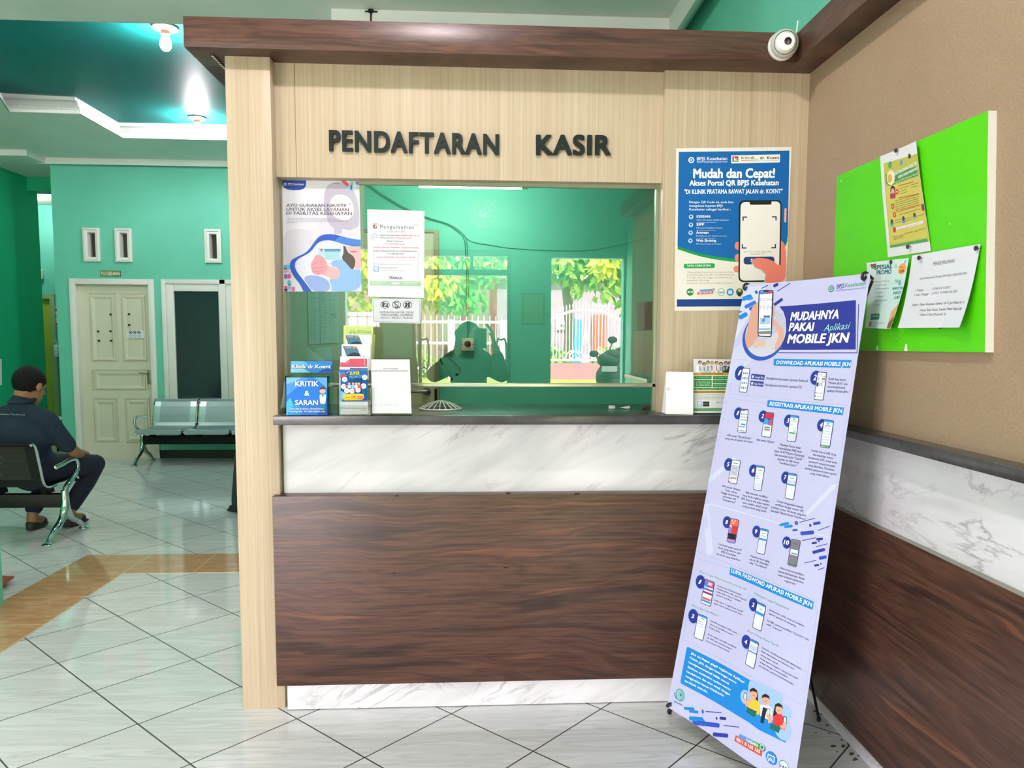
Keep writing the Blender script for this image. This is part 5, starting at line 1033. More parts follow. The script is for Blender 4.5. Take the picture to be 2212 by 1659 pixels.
phone([(824, 314), (896, 342), (856, 550), (784, 518)], BLUEH + [(.2, .23, '#8d98b8', .4, .7), (.34, .44, '#3f93dc', .06, .94)], '2', (794, 342, 36))
phone([(386, 432), (454, 460), (416, 652), (350, 624)], BLUEH + [(.13, .16, '#8d98b8', .3, .75), (.27, .29, '#8d98b8', .12, .6), (.36, .38, '#8d98b8', .12, .7), (.45, .47, '#b9c3de', .2, .8)], '3', (352, 458, 35))
phone([(770, 606), (840, 636), (802, 850), (728, 814)], BLUEH + [(.2, .38, '#c4c9de', .1, .9), (.42, .47, '#3f93dc', .06, .94)], '4', (738, 636, 37))
k = dict(bold=.012)
P.para(['Pada menu "Masuk/Daftar"', 'Mobile JKN, pilih opsi "Masuk",', 'maka akan muncul tampilan', 'seperti berikut.', '', 'Pilih fitur "Lupa Kata Sandi"', 'pada menu paling bawah layar.'], (526, 214), (-4.6, 23.2), 13, TXT, .37, 7.2, **k)
P.para(['Selanjutnya, akan muncul tampilan', 'seperti gambar di samping.', '', 'Isi NIK, serta masukkan "Captcha", lalu', 'pilih "Lanjut".'], (918, 378), (-5, 28.5), 15, TXT, .43, 8.0, **k)
P.para(['Setelah pengisian NIK, akan', 'diminta verifikasi user', 'Mobile JKN.', '', 'Anda dapat memilih verifikasi', 'via SMS atau email maupun', 'Pertanyaan Data Pribadi'], (470, 490), (-5.6, 27), 14, TXT, .46, 7.2, **k)
P.para(['Setelah verifikasi berhasil dilakukan,', 'akan dilanjutkan ke halaman atur', 'ulang kata sandi.', 'Anda dapat mengatur ulang kata sandi', 'terbaru dengan menyesuaikan', 'persyaratan pada kolom keterangan.'], (862, 678), (-5.2, 28.6), 15, TXT, .52, 7.8, **k)
P.rr([(302, 700), (905, 1010), (840, 1330), (246, 1000)], SKY_, 2, .07).poly([(760, 1150), (900, 1200), (1040, 1385), (1025, 1430), (830, 1338), (700, 1240)], SKY_, 2)
P.para(['Jika terdapat gagal registrasi Aplikasi', 'Mobile JKN dengan keterangan nomor', 'handphone/email tidak sesuai.', 'Silahkan melakukan update nomor', 'handphone dan atau email dengan', 'menggunakan layanan PANDAWA', 'terlebih dahulu.'], (328, 758), (-8.3, 37.5), 18, '#eef6fd', .535, 10.1, .02, 4)
P.rr([(762, 925), (1020, 1040), (1000, 1290), (740, 1150)], '#9fc0f0', 3, .25).circ(730, 1080, 38, '#9fc0f0', 3).circ(1035, 1180, 42, '#9fc0f0', 3).circ(1010, 1320, 62, '#9fc0f0', 3)
def toon(x, y, top, hairl, skin='#e8a78c'):
    P.poly([(x - 42, y + 62), (x + 10, y + 55), (x + 48, y + 88), (x + 40, y + 190), (x - 45, y + 150)], top, 5)
    P.circ(x, y + 18, 27, skin, 6).poly([(x - 10, y + 36), (x + 14, y + 40), (x + 8, y + 68), (x - 10, y + 62)], skin, 5)
    P.poly([(x - 30, y + 14), (x - 26, y - 18), (x, y - 32), (x + 26, y - 14), (x + 31, y + 18), (x + 20, y + 2), (x - 8, y - 4), (x - 24, y + 4)], '#26222c', 7)
    if hairl: P.poly([(x + 18, y - 5), (x + 31, y + 12), (x + 34, y + 78), (x + 14, y + 60)], '#26222c', 5) if hairl > 0 else P.poly([(x - 22, y + 0), (x - 34, y + 20), (x - 44, y + 80), (x - 12, y + 60)], '#26222c', 6)
    P.line([(x - 9, y + 28), (x, y + 33), (x + 9, y + 30)], 4, '#b8484c', 7)
toon(797, 1030, '#f0c23a', 1); toon(890, 1072, '#f3f4f8', 0); toon(985, 1140, '#d9363c', -1)
P.poly([(752, 1160), (822, 1190), (800, 1240), (738, 1200)], '#1f6a66', 6).poly([(868, 1150), (900, 1160), (868, 1285), (846, 1276)], '#22263a', 6).poly([(925, 1280), (1000, 1300), (980, 1356), (915, 1320)], '#1f6a66', 6)
for x, y in ((735, 1070), (912, 1185), (1033, 1242)): P.rr([(x - 12, y - 28), (x + 12, y - 24), (x + 8, y + 30), (x - 16, y + 24)], '#2a2f4a', 8, .15).rr([(x - 9, y - 22), (x + 9, y - 19), (x + 6, y + 24), (x - 12, y + 19)], '#cfe2f8', 9, .1).circ(x - 6, y + 38, 13, '#e8a78c', 9)
P.poly([(722, 1115), (748, 1110), (770, 1090), (778, 1120), (740, 1160)], '#e8a78c', 6).poly([(1020, 1275), (1045, 1270), (1020, 1325), (985, 1300)], '#e8a78c', 6).poly([(905, 1215), (930, 1210), (935, 1270), (905, 1280)], '#e8a78c', 6)
P.circ(243, 1098, 31, '#4aa886', 3, r0=24).circ(246, 1098, 19, '#5ab9b0', 3, r0=13).circ(248, 1097, 8, '#2f7fa8', 3).line([(208, 1080), (206, 1102), (216, 1126), (236, 1142), (262, 1138)], 8, '#3a4aa0', 2).text('Indonesia', (198, 1158), (254, 1186), 18, '#3a3f86', 3, .01, .3)
for a, b, w_, c_ in (((265, 1205), (338, 1205), 24, SKY_), ((300, 1225), (366, 1230), 24, SKY_), ((390, 1222), (405, 1222), 34, '#2f62c8'), ((418, 1220), (540, 1221), 7, NV), ((495, 1270), (508, 1270), 24, NV), ((525, 1266), (578, 1268), 24, NV), ((298, 1285), (400, 1288), 36, SKY_), ((320, 1318), (525, 1328), 38, '#2f4fc4'), ((555, 1325), (684, 1329), 7, NV), ((470, 1404), (594, 1408), 34, '#2f3aa8')): slash(a, b, w_, c_)
P.poly([(300, 1275), (400, 1280), (430, 1330), (400, 1345), (340, 1310)], SKY_, 1)
P.poly([(655, 1398), (858, 1508), (848, 1560), (642, 1446)], '#d8503c', 3).text('0811 8 165 165', (660, 1442), (838, 1536), 30, '#fdf6f2', 4, .025).poly([(685, 1384), (838, 1456), (828, 1494), (676, 1412)], '#5a92dc', 4).poly([(790, 1434), (840, 1458), (832, 1496), (782, 1470)], '#5aa84a', 5).text('PANDAWA', (738, 1440), (826, 1484), 22, '#f2f6fc', 6, .02).circ(855, 1484, 26, '#2f5f8a', 5, ry=30).circ(855, 1482, 18, '#9fd0b0', 6, r0=9)
P.circ(922, 1566, 42, '#2a7fd6', 3, ry=56).rr([(895, 1530), (948, 1556), (942, 1606), (892, 1576)], '#eaf2fa', 4, .2).rr([(900, 1540), (942, 1560), (937, 1598), (897, 1574)], '#4a92dc', 5, .2).line([(898, 1592), (918, 1566), (936, 1610)], 6, '#f2f6fc', 6)
P.circ(1012, 1630, 36, '#f2f6f2', 3, ry=52).circ(1012, 1630, 36, '#3f8f7a', 4, ry=52, r0=31).text('165', (988, 1636), (1036, 1660), 26, '#2b4a86', 5, .03)
sh = P.build('printed_sheet', t)
n = P.n
def hook(nm, p, d):
    MB().lathe([(.0085, 0), (.0085, .002), (.0045, .0025), (.0045, 0)], p + n * .001, n, 14).build('eyelet', CHROME, t, smooth=True)
    MB().tube(spline([p - n * .03 + d * .004, p - n * .004 + d * .016, p + n * .010 + d * .012, p + n * .012 - d * .002, p + n * .002 - d * .006], 4), .0042, 8).build('corner_hook', RUBBER, t, smooth=True)
up = ((BTL - BBL) + (BTR - BBR)).normalized(); rt = (BTR - BTL).normalized()
cTL, cTR, cBL, cBR = BTL + rt * .012 - up * .014, BTR - rt * .016 - up * .014, BBL + rt * .014 + up * .016, BBR - rt * .014 + up * .014
for p, d in ((cTL, up), (cTR, up), (cBL, -rt * .6 - up * .8), (cBR, rt * .6 - up * .8)): hook('', p, d.normalized())
hub = (cTL + cTR + cBL + cBR) / 4 - n * .06
for p in (cTL, cTR): MB().tube([p - n * .03, hub], .0042, 8).build('arm', BLACK, t, smooth=True)
for p in (cBL, cBR):
    f = p - n * .03; q = Vector((f.x, f.y, 0)) + n * .012; q.z = .012
    if p is cBL: q = at(1446, 1537, 'z', .012)
    MB().tube([hub, f, q], [.0045, .0045, .006], 8).build('front_leg', BLACK, t, smooth=True); MB().ball(q, (.009, .009, .012)).build('rubber_foot', RUBBER, t, smooth=True)
q = at(1769, 1553, 'z', .012)
MB().tube([hub, q], .005, 8).build('rear_leg', BLACK, t, smooth=True); MB().ball(q, (.008, .008, .012)).build('rubber_foot', RUBBER, t, smooth=True)
MB().ball(hub, (.022, .022, .022)).build('hub', BLACK, t, smooth=True)

# ================================================================== green notice board on the right wall
XB = 2.107
cn = [at(1808.7, 380.8, 'x', XB), at(2134.8, 239, 'x', XB), at(2127.8, 761, 'x', XB), at(1796, 757, 'x', XB)]
t = thing('notice_board', 'bright green foam notice board hung on the brown wall', 'notice board', tuple((cn[0] + cn[2]) / 2))
LIME = m_paint('lime_green_board', '#55cf0a', .5, .04)
mb = MB().prism(cn, (.0215, 0, 0)); mb.v = [Vector(q) for q in mb.v]; mb.build('foam_core', mat('white_foam', '#eceae2', .7), t)
mb = MB().prism([q + Vector((-.0008, 0, 0)) for q in cn], (.0006, 0, 0)).build('green_face', LIME, t)
mb = MB()
for u, v, r in ((1895, 751, 5), (1957, 750, 7), (1936, 731, 1.4), (2052, 483, 1.5), (1817, 391, 2.2), (1869, 540, 1.2), (1992, 742, 1.2)):
    c = at(u, v, 'x', XB - .0012); k = r * .0011
    mb.prism([c + Vector((0, -k, -k * 1.4)), c + Vector((0, k, -k * 1.4)), c + Vector((0, k * .5, k * 1.2)), c + Vector((0, -k * .6, k))], (-.0004, 0, 0))
lab(mb.build('chip', mat('white_foam', '#eceae2'), t), 'white chips in the green face')
def on_board(px, paper, lift, **k): return Sheet([at(u, v, 'x', XB - lift) for u, v in px], px, paper, thick=.0005, grid=16, **k)
P = on_board([(1901.3, 337.8), (1986, 305), (2009.6, 542), (1917, 556)], ink('#dcdcdf'), .005, bend=lambda a, b: .010 * a * a * (1 - b) + .0015 * math.sin(5 * b)); P.zoom(1780, 220, 2.861)
P.poly([(370, 378), (596, 318), (650, 860), (405, 900)], '#b9b653', 1).poly([(385, 520), (610, 440), (640, 830), (410, 880)], '#c9bf5e', 2)
P.poly([(385, 445), (590, 395), (600, 450), (520, 475), (410, 515), (390, 500)], '#4d8f4f', 3).circ(418, 462, 26, '#e9dfc0', 4).circ(412, 468, 15, '#d9a94a', 5)
P.text('KESIAPSIAGAAN DAN TES', (432, 455), (596, 382), 20, '#eef4f0', 5, .02).text('KERACUNAN MAKANAN', (468, 468), (598, 412), 17, '#eef4f0', 5, .02).text('Pada Program MBG Makanan Bergizi', (412, 510), (600, 440), 12, '#e9ecc0', 5)
P.circ(412, 387, 12, '#4f9f5a', 3).circ(488, 372, 9, '#5a8fc0', 3).circ(543, 332, 9, '#3a3532', 3)
P.circ(430, 540, 16, '#3a2a2a', 3).circ(430, 548, 12, '#d9a184', 4).rr([(412, 562), (450, 556), (446, 588), (414, 592)], '#a83f52', 4, .3)
for x, y, d_ in ((458, 548, '1'), (428, 638, '2'), (438, 690, '3')): P.circ(x, y, 10, '#c9563c', 4).text(d_, (x - 3, y + 5), (x + 3, y + 4), 10, '#ffffff', 5)
for x, y, w_ in [(472, 530, 60), (478, 545, 40), (545, 508, 55), (550, 522, 40), (480, 560, 45)] + [(445, 605 + k_ * 13, 150) for k_ in range(5)] + [(452, 675, 120), (470, 690, 130), (440, 728, 40), (505, 716, 45), (580, 700, 55), (440, 742, 40), (505, 730, 40)]: P.line([(x, y), (x + w_, y - w_ * .28)], 3, '#7d7440', 4)
P.line([(468, 512), (570, 486)], 6, '#c9704a', 4).line([(470, 585), (600, 560)], 6, '#c9704a', 4).line([(448, 665), (615, 625)], 6, '#c9704a', 4)
for x, y, c_ in ((421, 745, '#4aa09a'), (494, 725, '#5a8fc0'), (565, 703, '#6fb0a0'), (622, 648, '#8a3a4a')): P.circ(x, y, 11, c_, 4).circ(x, y - 12, 8, '#5a4038', 5)
P.poly([(440, 775), (615, 728), (616, 745), (442, 790)], '#e9e4ea', 4).circ(436, 784, 10, '#c93f4a', 5).text('Hubungi nomor layanan berikut', (452, 785), (610, 742), 8, '#7d4a7a', 5)
P.text('PSC 119 Lumajang', (430, 838), (490, 822), 10, '#5a5428', 4).text('0877 1783 119', (432, 850), (490, 836), 9, '#5a5428', 4).text('Dinas Kesehatan', (500, 812), (550, 800), 9, '#5a5428', 4).text('0857 1875 4190', (565, 800), (628, 780), 9, '#5a5428', 4)
P.poly([(405, 885), (640, 840), (642, 860), (408, 900)], '#4d9a55', 4)
tag(P.build('pinned_flyer'), 'yellow food-poisoning flyer on a white sheet pinned to the green board', 'flyer')
P = on_board([(1874.4, 567.8), (1966, 557.3), (1942.5, 711), (1876, 708.3)], ink('#c9e2dd'), .010, bend=lambda a, b: .022 * (abs(b - .35) ** 1.6) + .016 * a * a * b); P.zoom(1780, 220, 2.861)
P.poly([(270, 995), (400, 980), (330, 1400), (275, 1397)], '#dcebe8', .6).poly([(292, 1008), (330, 1002), (328, 1040), (300, 1043)], '#b93a44', 1).poly([(300, 1025), (328, 1020), (326, 1042), (302, 1044)], '#4f9a58', 2)
P.text('SPESIAL', (318, 1052), (428, 1044), 34, '#1f6a78', 3, .03).text('PROMO', (330, 1090), (420, 1084), 32, '#1f6a78', 3, .03).circ(488, 1050, 24, '#e8a04a', 2, ry=40).text('Rp', (478, 1044), (498, 1042), 12, '#7d4a16', 3).text('100k', (472, 1080), (502, 1074), 22, '#6a3d12', 3, .02).poly([(440, 1040), (452, 1005), (462, 1040)], '#9fc4c8', 1).line([(505, 1005), (514, 985)], 8, '#3f6fa8', 3)
P.para(['Layanan Meliputi :', '1. Amphetamine', '2. Methamphetamin', '3. Morphine', '4. Marijuana', '5. Benzodiazepine', '6. Kokain'], (316, 1144), (-1, 24), 11, '#6f9a94', -.06, 5.3)
P.text('Paket', (440, 1148), (482, 1144), 22, '#2f8a88', 2, 0, .3)
for i, (tx, a_, b_) in enumerate((('TES', 462, 482), ('NARKOTIKA', 428, 506), ('(NAPZA )', 436, 498), ('& SKD', 448, 486))): P.text(tx, (a_, 1166 + i * 28), (b_, 1162 + i * 28), 17, '#2a7f86', 2, .025)
P.rr([(304, 1330), (360, 1328), (362, 1358), (302, 1360)], '#2f8468', 2, .1).text('HUBUNGI KAMI', (308, 1346), (354, 1345), 9, '#eaf4ee', 3).circ(306, 1380, 8, '#c9704a', 2).para(['Jl. Purwosari No. 02', 'Lumajang'], (316, 1378), (0, 13), 7, '#6f8a84', 0, 4.4)
P.poly([(440, 1320), (490, 1270), (500, 1330), (462, 1400), (432, 1400)], '#d9a878', 1).poly([(436, 1380), (470, 1340), (478, 1375), (460, 1402), (436, 1402)], '#7d5a42', 2)
tag(P.build('pinned_flyer'), 'pale aqua special promo flyer curling at the lower left of the green board', 'flyer')
P = on_board([(1970.5, 552), (2118, 526.9), (2096.3, 707.6), (1949.5, 708.3)], ink('#d9dae2'), .006, bend=lambda a, b: .014 * b * b * b + .012 * max(0, a - .7) * b * 4); P.zoom(1780, 220, 2.861)
TK = '#6a6a74'
P.text('PENGUMUMAN', (675, 1010), (806, 991), 22, TK, 2).text('Jadwal Pelaksanaan Prolanis DM Bulan FEBRUARI 2026', (592, 1095), (892, 1060), 13, TK, 2).text('1. Tempat', (566, 1168), (618, 1164), 14, TK, 2).text('KLINIK DR. KOENT', (676, 1158), (784, 1148), 14, TK, 2).text('2. Hari / Tanggal', (562, 1196), (650, 1190), 14, TK, 2).text("JUM'AT, 13 FEBRUARI 2026", (672, 1186), (832, 1172), 14, TK, 2)
P.text('Syarat:- Pasien Berpuasa Selama 10-12 Jam (Puasa ke 1)', (556, 1258), (898, 1240), 15, TK, 2, .012).text('- Pasien Buka Puasa, Setelah Makan Puasa Lagi', (602, 1292), (888, 1280), 15, TK, 2, .012).text('Selama 2 Jam (Puasa ke 2)', (610, 1320), (772, 1316), 15, TK, 2, .012)
tag(P.build('pinned_notice'), 'white PENGUMUMAN sheet pinned at the lower right of the green board', 'notice')
for u, v, lb in ((1962.8, 533, 'under the yellow flyer'), (1987, 557, 'at the upper left corner of the PENGUMUMAN sheet'), (2110.3, 536, 'at the upper right corner of the PENGUMUMAN sheet'), (2033.5, 705, 'at the bottom edge of the PENGUMUMAN sheet'), (1926.8, 566, 'at the top of the aqua promo flyer'), (1922.8, 706.5, 'at the bottom of the aqua promo flyer'), (1937, 325, 'at the top edge of the yellow flyer')):
    c = at(u, v, 'x', XB - .012)
    tag(MB().lathe([(.001, .004), (.0055, .0045), (.0065, .007), (.005, .0095), (.001, .0105)], c + Vector((.004, 0, 0)), (-1, 0, 0), 14).tube([c + Vector((.014, 0, 0)), c], .0009, 5).build('push_pin', mat('dark_brown_pin', '#3f3230', .3, .4), smooth=True), 'small dark push pin ' + lb, 'push pin', 'push pins on the green board')

# ================================================================== waiting hall
a, b = at(217, 597, 'y', HY), at(260.4, 584.8, 'y', HY)
P = Sheet([Vector((a.x, HY - .008, b.z)), Vector((b.x, HY - .008, b.z)), Vector((b.x, HY - .008, a.z)), Vector((a.x, HY - .008, a.z))], [(217, 584.8), (260.4, 585.2), (260.4, 597.6), (217, 597)], ink('#33502c'), thick=.008)
P.rect(218, 585.8, 259.6, 596.4, '#b9b880', 1).rect(218.8, 586.6, 258.8, 595.8, '#33502c', 2).text('POLI KEBIDANAN', (219.5, 594.6), (258.4, 595), 7.4, '#e9e6c4', 3, .03)
tag(P.build('door_sign'), 'small dark green sign POLI KEBIDANAN above the cream hall door', 'sign')
P = sheet_on([(273.3, 713), (310, 712.4), (310.3, 731), (273.6, 731.3)], 'y', DL - .014, ink('#dfe1e6'), thick=.0008)
for x in (282, 291, 300): P.circ(x, 718, 3.9, '#3c3838', 1, 14, r0=3); P.rect(x - 1.8, 716.4, x + 1.8, 719.6, '#3c3838', 1); P.line([(x - 2.6, 715.4), (x + 2.6, 720.6)], .8, '#3c3838', 2)
for i, tx in enumerate(('DIMOHON UNTUK TIDAK', 'MENGAMBIL GAMBAR', 'FOTO / VIDEO / AUDIO')): P.text(tx, (278.5, 725 + i * 2.3), (305.5, 725 + i * 2.3), 1.6, '#454249', 1)
tag(P.build('door_notice'), 'small white no-camera notice taped to the cream hall door', 'notice')

# bare bulbs under the teal tray
def bulb(p, label, dr, es):
    t = thing('ceiling_bulb', label, 'lamp', tuple(p), 'bare bulbs on the teal ceiling')
    MB().lathe([(.075, 0), (.085, -.004), (.085, -.014), (.06, -.022), (.055, -.022), (.03, -.030), (.03, -.055)][::-1], p, (0, 0, 1), 28).build('lamp_base', mat('copper_brown_rim', '#b5836a', .35, .3), t, smooth=True)
    MB().lathe([(.001, -.165), (.020, -.160), (.034, -.143), (.0385, -.12), (.036, -.10), (.026, -.075), (.020, -.058), (.018, -.05)], p, (0, 0, 1), 24).build('bulb', mat('lit_bulb_%d' % es, '#ffffff', .3, emit='#fff4fb', es=es), t, smooth=True)
BES = 480
bulb(Vector((-1.31, 2.86, ZT)), 'glaring bare bulb on the teal ceiling beside the walnut canopy corner', 0, BES)
bulb(Vector((-1.90, 5.10, ZT)), 'glaring bare bulb near the white moulding at the far end of the hall', 0, BES)
t = thing('ceiling_bulb', 'bare bulb on the front ceiling above the waiting side of the counter', 'lamp', (1.1, -1.45, ZC), 'bare bulbs on the front ceiling')
def bulb_front(x, y): return bulb(Vector((x, y, ZC)), '', 0, BES)
bpy.data.objects.remove(t)
for x, y, lb in ((.55, -1.5, 'bare bulb on the front ceiling above the counter side'), (-2.9, -1.3, 'bare bulb on the front ceiling above the hall entrance side')):
    bulb(Vector((x, y, ZC)), lb, 0, 800 if x > 0 else 330)
bulb(Vector((-5.4, 8.2, 3.345)), 'bulb lighting the side corridor', 0, 330)
bulb(Vector((.5, 4.1, ZT)), 'added bulb on the teal ceiling, hidden behind the booth, brightening the hall', 0, BES)  # extra lamp out of sight, added to lift the hall's brightness
bulb(Vector((-4.0, 2.6, ZC)), 'added bulb on the hall ceiling, unseen at the far left, brightening the hall', 0, BES)  # second extra lamp out of view, added as hall fill light
# wire hanging from the ceiling moulding
p = at(801, 24, 'y', 2.06)
t = thing('hanging_cable', 'black cable knotted at the ceiling moulding above the canopy', 'cable', tuple(p))
MB().tube([p, p + Vector((-.002, 0, -.12)), p + Vector((-.004, .0, -.8))], .005, 6).build('cord', BLACK, t)
MB().ball(p, (.02, .018, .016), 0, 1).box(p.x - .035, p.x + .04, p.y - .006, p.y + .006, p.z - .006, p.z + .0).build('knot', BLACK, t)

# ---------------------------------------------------------------- linked steel benches
def bench(label, n, shell, perf, o, flip, extra=0, zs=1.0):
    """seat row whose end leg stands at the origin; seats run along -x, sitters face +y; flip turns it round"""
    t = thing('waiting_bench', label, 'bench', o); sg = -1 if flip else 1
    def V(x, y, z): return Vector((o[0] + sg * x, o[1] + sg * y, z))
    prof = spline([(.255, .352), (.262, .372), (.24, .392), (.10, .385), (-.08, .372), (-.155, .385), (-.19, .43), (-.225, .56), (-.255, .665), (-.285, .700), (-.305, .695)], 5) if False else [Vector((y, z, 0)) for y, z in ((.255, .352), (.264, .372), (.245, .392), (.18, .394), (.06, .384), (-.08, .374), (-.135, .380), (-.168, .402), (-.188, .44), (-.21, .53), (-.235, .62), (-.255, .675), (-.28, .70), (-.305, .692))]
    W_ = .475; gap = .512
    for k in range(n):
        xc = -.045 - W_ / 2 - k * gap
        s = MB(); q = MB(); R_ = W_ / 2
        for i in range(len(prof) - 1):
            a, b = prof[i], prof[i + 1]
            inner = 3 <= i <= 4 or 8 <= i <= 10
            for x0, x1, m_ in ((-R_, -R_ + .07, 0), (-R_ + .07, R_ - .07, 1 if inner else 0), (R_ - .07, R_, 0)):
                (q if m_ else s).face([V(xc + x0, a.x, a.y), V(xc + x1, a.x, a.y), V(xc + x1, b.x, b.y), V(xc + x0, b.x, b.y)])
        so = s.build('seat_shell', shell, t); so.modifiers.new('thickness', 'SOLIDIFY').thickness = .003
        q.build('perforated_panel', perf, t)
        for e in (-R_ - .004, R_ + .004): MB().tube([V(xc + e, p.x, p.y) for p in prof[1:]], .0095, 8).build('side_rail', CHROME, t, smooth=True)
        for e in (-.16, .16): MB().prism([V(xc + e - .025, -.06, .366), V(xc + e + .025, -.06, .366), V(xc + e + .018, -.03, .309), V(xc + e - .018, -.03, .309)], V(0, .10, 0) - V(0, 0, 0)).build('bracket', BLACK, t)
    L = .03 + gap * n + .02
    mb = MB(); a, b = V(-.005, -.03, .213), V(-L, .03, .309); mb.box(min(a.x, b.x), max(a.x, b.x), min(a.y, b.y), max(a.y, b.y), .213, .309, 0, .006); mb.build('beam', BLACK, t, smooth=True)
    for x in (0, -L):
        mb = MB(); A = lambda y, z: V(x, y, z)
        for pts, r in (([(.0, .33), (.0, .27), (.01, .20), (.06, .13), (.16, .075), (.215, .03), (.24, .012)], [.026, .028, .030, .024, .02, .018, .018]), ([(0, .27), (-.01, .20), (-.06, .13), (-.16, .075), (-.215, .03), (-.24, .012)], [.027, .030, .024, .02, .018, .018])):
            P_ = spline([A(*q) for q in pts], 5); m_ = len(P_) - 1; R2 = [r[min(int(i / m_ * (len(r) - 1)), len(r) - 2)] * (1 - (i / m_ * (len(r) - 1)) % 1) + r[min(int(i / m_ * (len(r) - 1)) + 1, len(r) - 1)] * ((i / m_ * (len(r) - 1)) % 1) for i in range(m_ + 1)]
            mb.tube(P_, R2, 10)
        lg = mb.build('leg', CHROME, t, smooth=True)
        for y in (.24, -.24): MB().lathe([(.036, 0), (.038, .006), (.03, .014), (.014, .018)], A(y, 0), (0, 0, 1), 18).build('foot_pad', CHROME, lg, smooth=True)
        arm = spline([A(0, .31), A(.03, .355), A(.11, .40), A(.175, .445), A(.185, .495), A(.15, .530), A(.07, .532), (A(-.02, .518)), A(-.10, .512)], 5)
        MB().tube(arm, [.020 if i < 14 else .017 for i in range(len(arm))], 10).ball(arm[-1], .019).build('armrest', CHROME, t, smooth=True)
    return t
STEEL = mat('satin_steel_sheet', '#b4c4c8', .28, .75)
bench('silver perforated steel bench under the dark window at the hall end', 3, STEEL, mat('silver_perforated_sheet', '#93a3a6', .38, .6), (-2.91, 5.945, 0), True)
bench('black perforated bench with chrome armrest that the man sits on', 3, mat('black_steel_sheet', '#101413', .35, .3), m_perf('black_perforated', '#2b2a26', .45, .2), (-2.03, 2.65, 0), False)

# brick-red slab corner and the little things of the corridor
tag(MB().prism([at(31, 1248, 'z', .03), at(8, 1264.5, 'z', .03), at(-60, 1275, 'z', .03), at(-40, 1250, 'z', .03)], (0, 0, .012)).box(-2.0, -1.9, 1.5, 1.58, 0, .03).build('stool_step', m_paint('brick_red_board', '#a8553c', .5)), 'brick-red board corner sticking out behind the green pillar at the left edge', 'board')
px = [(113.5, 660), (123, 660), (124.5, 706), (115, 706)]
P = sheet_on(px, 'y', 8.99, ink('#d9e2d6'), thick=.002); P.rect(114, 667, 123, 672, '#8c3a3a', 1).circ(117, 683, 5, '#2f7f8a', 1).rect(114, 698, 124, 705, '#c9793f', 1).text('BPJS', (115, 665), (122, 665), 3, '#3a5a4a', 1)
tag(P.build('corridor_poster'), 'small white health poster right of the yellow-green corridor door', 'poster')
p = at(122.5, 752, 'y', 8.93)
t = thing('soap_dispenser', 'white bottle dispenser on the corridor wall below the small poster', 'dispenser', tuple(p))
MB().box(p.x - .03, p.x + .03, 8.90, 9.0, p.z - .13, p.z + .05, 0, .012).build('body', PLAST, t, smooth=True); MB().tube([p + Vector((0, 0, .05)), p + Vector((0, 0, .10)), p + Vector((-.03, -.03, .11))], .008, 8).build('pump', PLAST, t)
p = at(89, 595, 'y', 8.95)
tag(MB().box(p.x - .06, p.x + .02, 8.93, 9.0, p.z - .05, p.z + .09, 0, .01).build('meter_box', mat('pale_meter_box', '#c9ded0', .4), smooth=True), 'small pale wall box above the yellow-green corridor door', 'box')
t = thing('side_table', 'small black table with papers at the mouth of the side corridor', 'table', (-4.15, 6.72, 0))
box('tabletop', -4.36, -3.98, 6.55, 6.9, .40, .42, BLACK, t)
for x in (-4.34, -4.0):
    for y in (6.57, 6.88): box('leg', x - .012, x + .012, y - .012, y + .012, 0, .40, BLACK, t)
tag(MB().box(-4.3, -4.02, 6.58, 6.85, .4205, .44).build('paper_stack', PAPER), 'white papers stacked on the small black table', 'papers')
px = [(-30, 772), (3.5, 776), (4, 832), (-30, 832)]
tag(sheet_on(px, 'x', -4.595, ink('#e6e8e6'), thick=.003).build('left_wall_sheet'), 'white sheet at the very left edge on the green wall', 'sheet')

# ================================================================== people
def caps(mb, pts, seg=14):
    """chain of round-ended tapering limbs through (x, y, z, r) points"""
    for (a, b) in zip(pts, pts[1:]):
        A, B = Vector(a[:3]), Vector(b[:3]); d = B - A; L = d.length
        if L < 1e-6: continue
        prof = [(max(a[3] * math.cos(t), .0005), -a[3] * math.sin(t)) for t in (1.45, 1.1, .7, .35)] + [(a[3], 0)] + [(b[3], L)] + [(max(b[3] * math.cos(t), .0005), L + b[3] * math.sin(t)) for t in (.35, .7, 1.1, 1.45)]
        mb.lathe(prof, A, d, seg)
def fuse(mb, name, m, parent, vox=.012, smooth=6):
    o = mb.build(name, m, parent, smooth=True)
    r = o.modifiers.new('r', 'REMESH'); r.mode = 'VOXEL'; r.voxel_size = vox; r.use_smooth_shade = True
    s = o.modifiers.new('s', 'SMOOTH'); s.iterations = smooth; s.factor = .5
    bpy.context.view_layer.update(); dg = bpy.context.evaluated_depsgraph_get()
    me = bpy.data.meshes.new_from_object(o.evaluated_get(dg)); old = o.data
    o.modifiers.clear(); o.data = me; me.name = name; bpy.data.meshes.remove(old)
    me.materials.clear()
    for q in (m if isinstance(m, (list, tuple)) else [m]): me.materials.append(q)
    for p in me.polygons: p.use_smooth = True
    return o
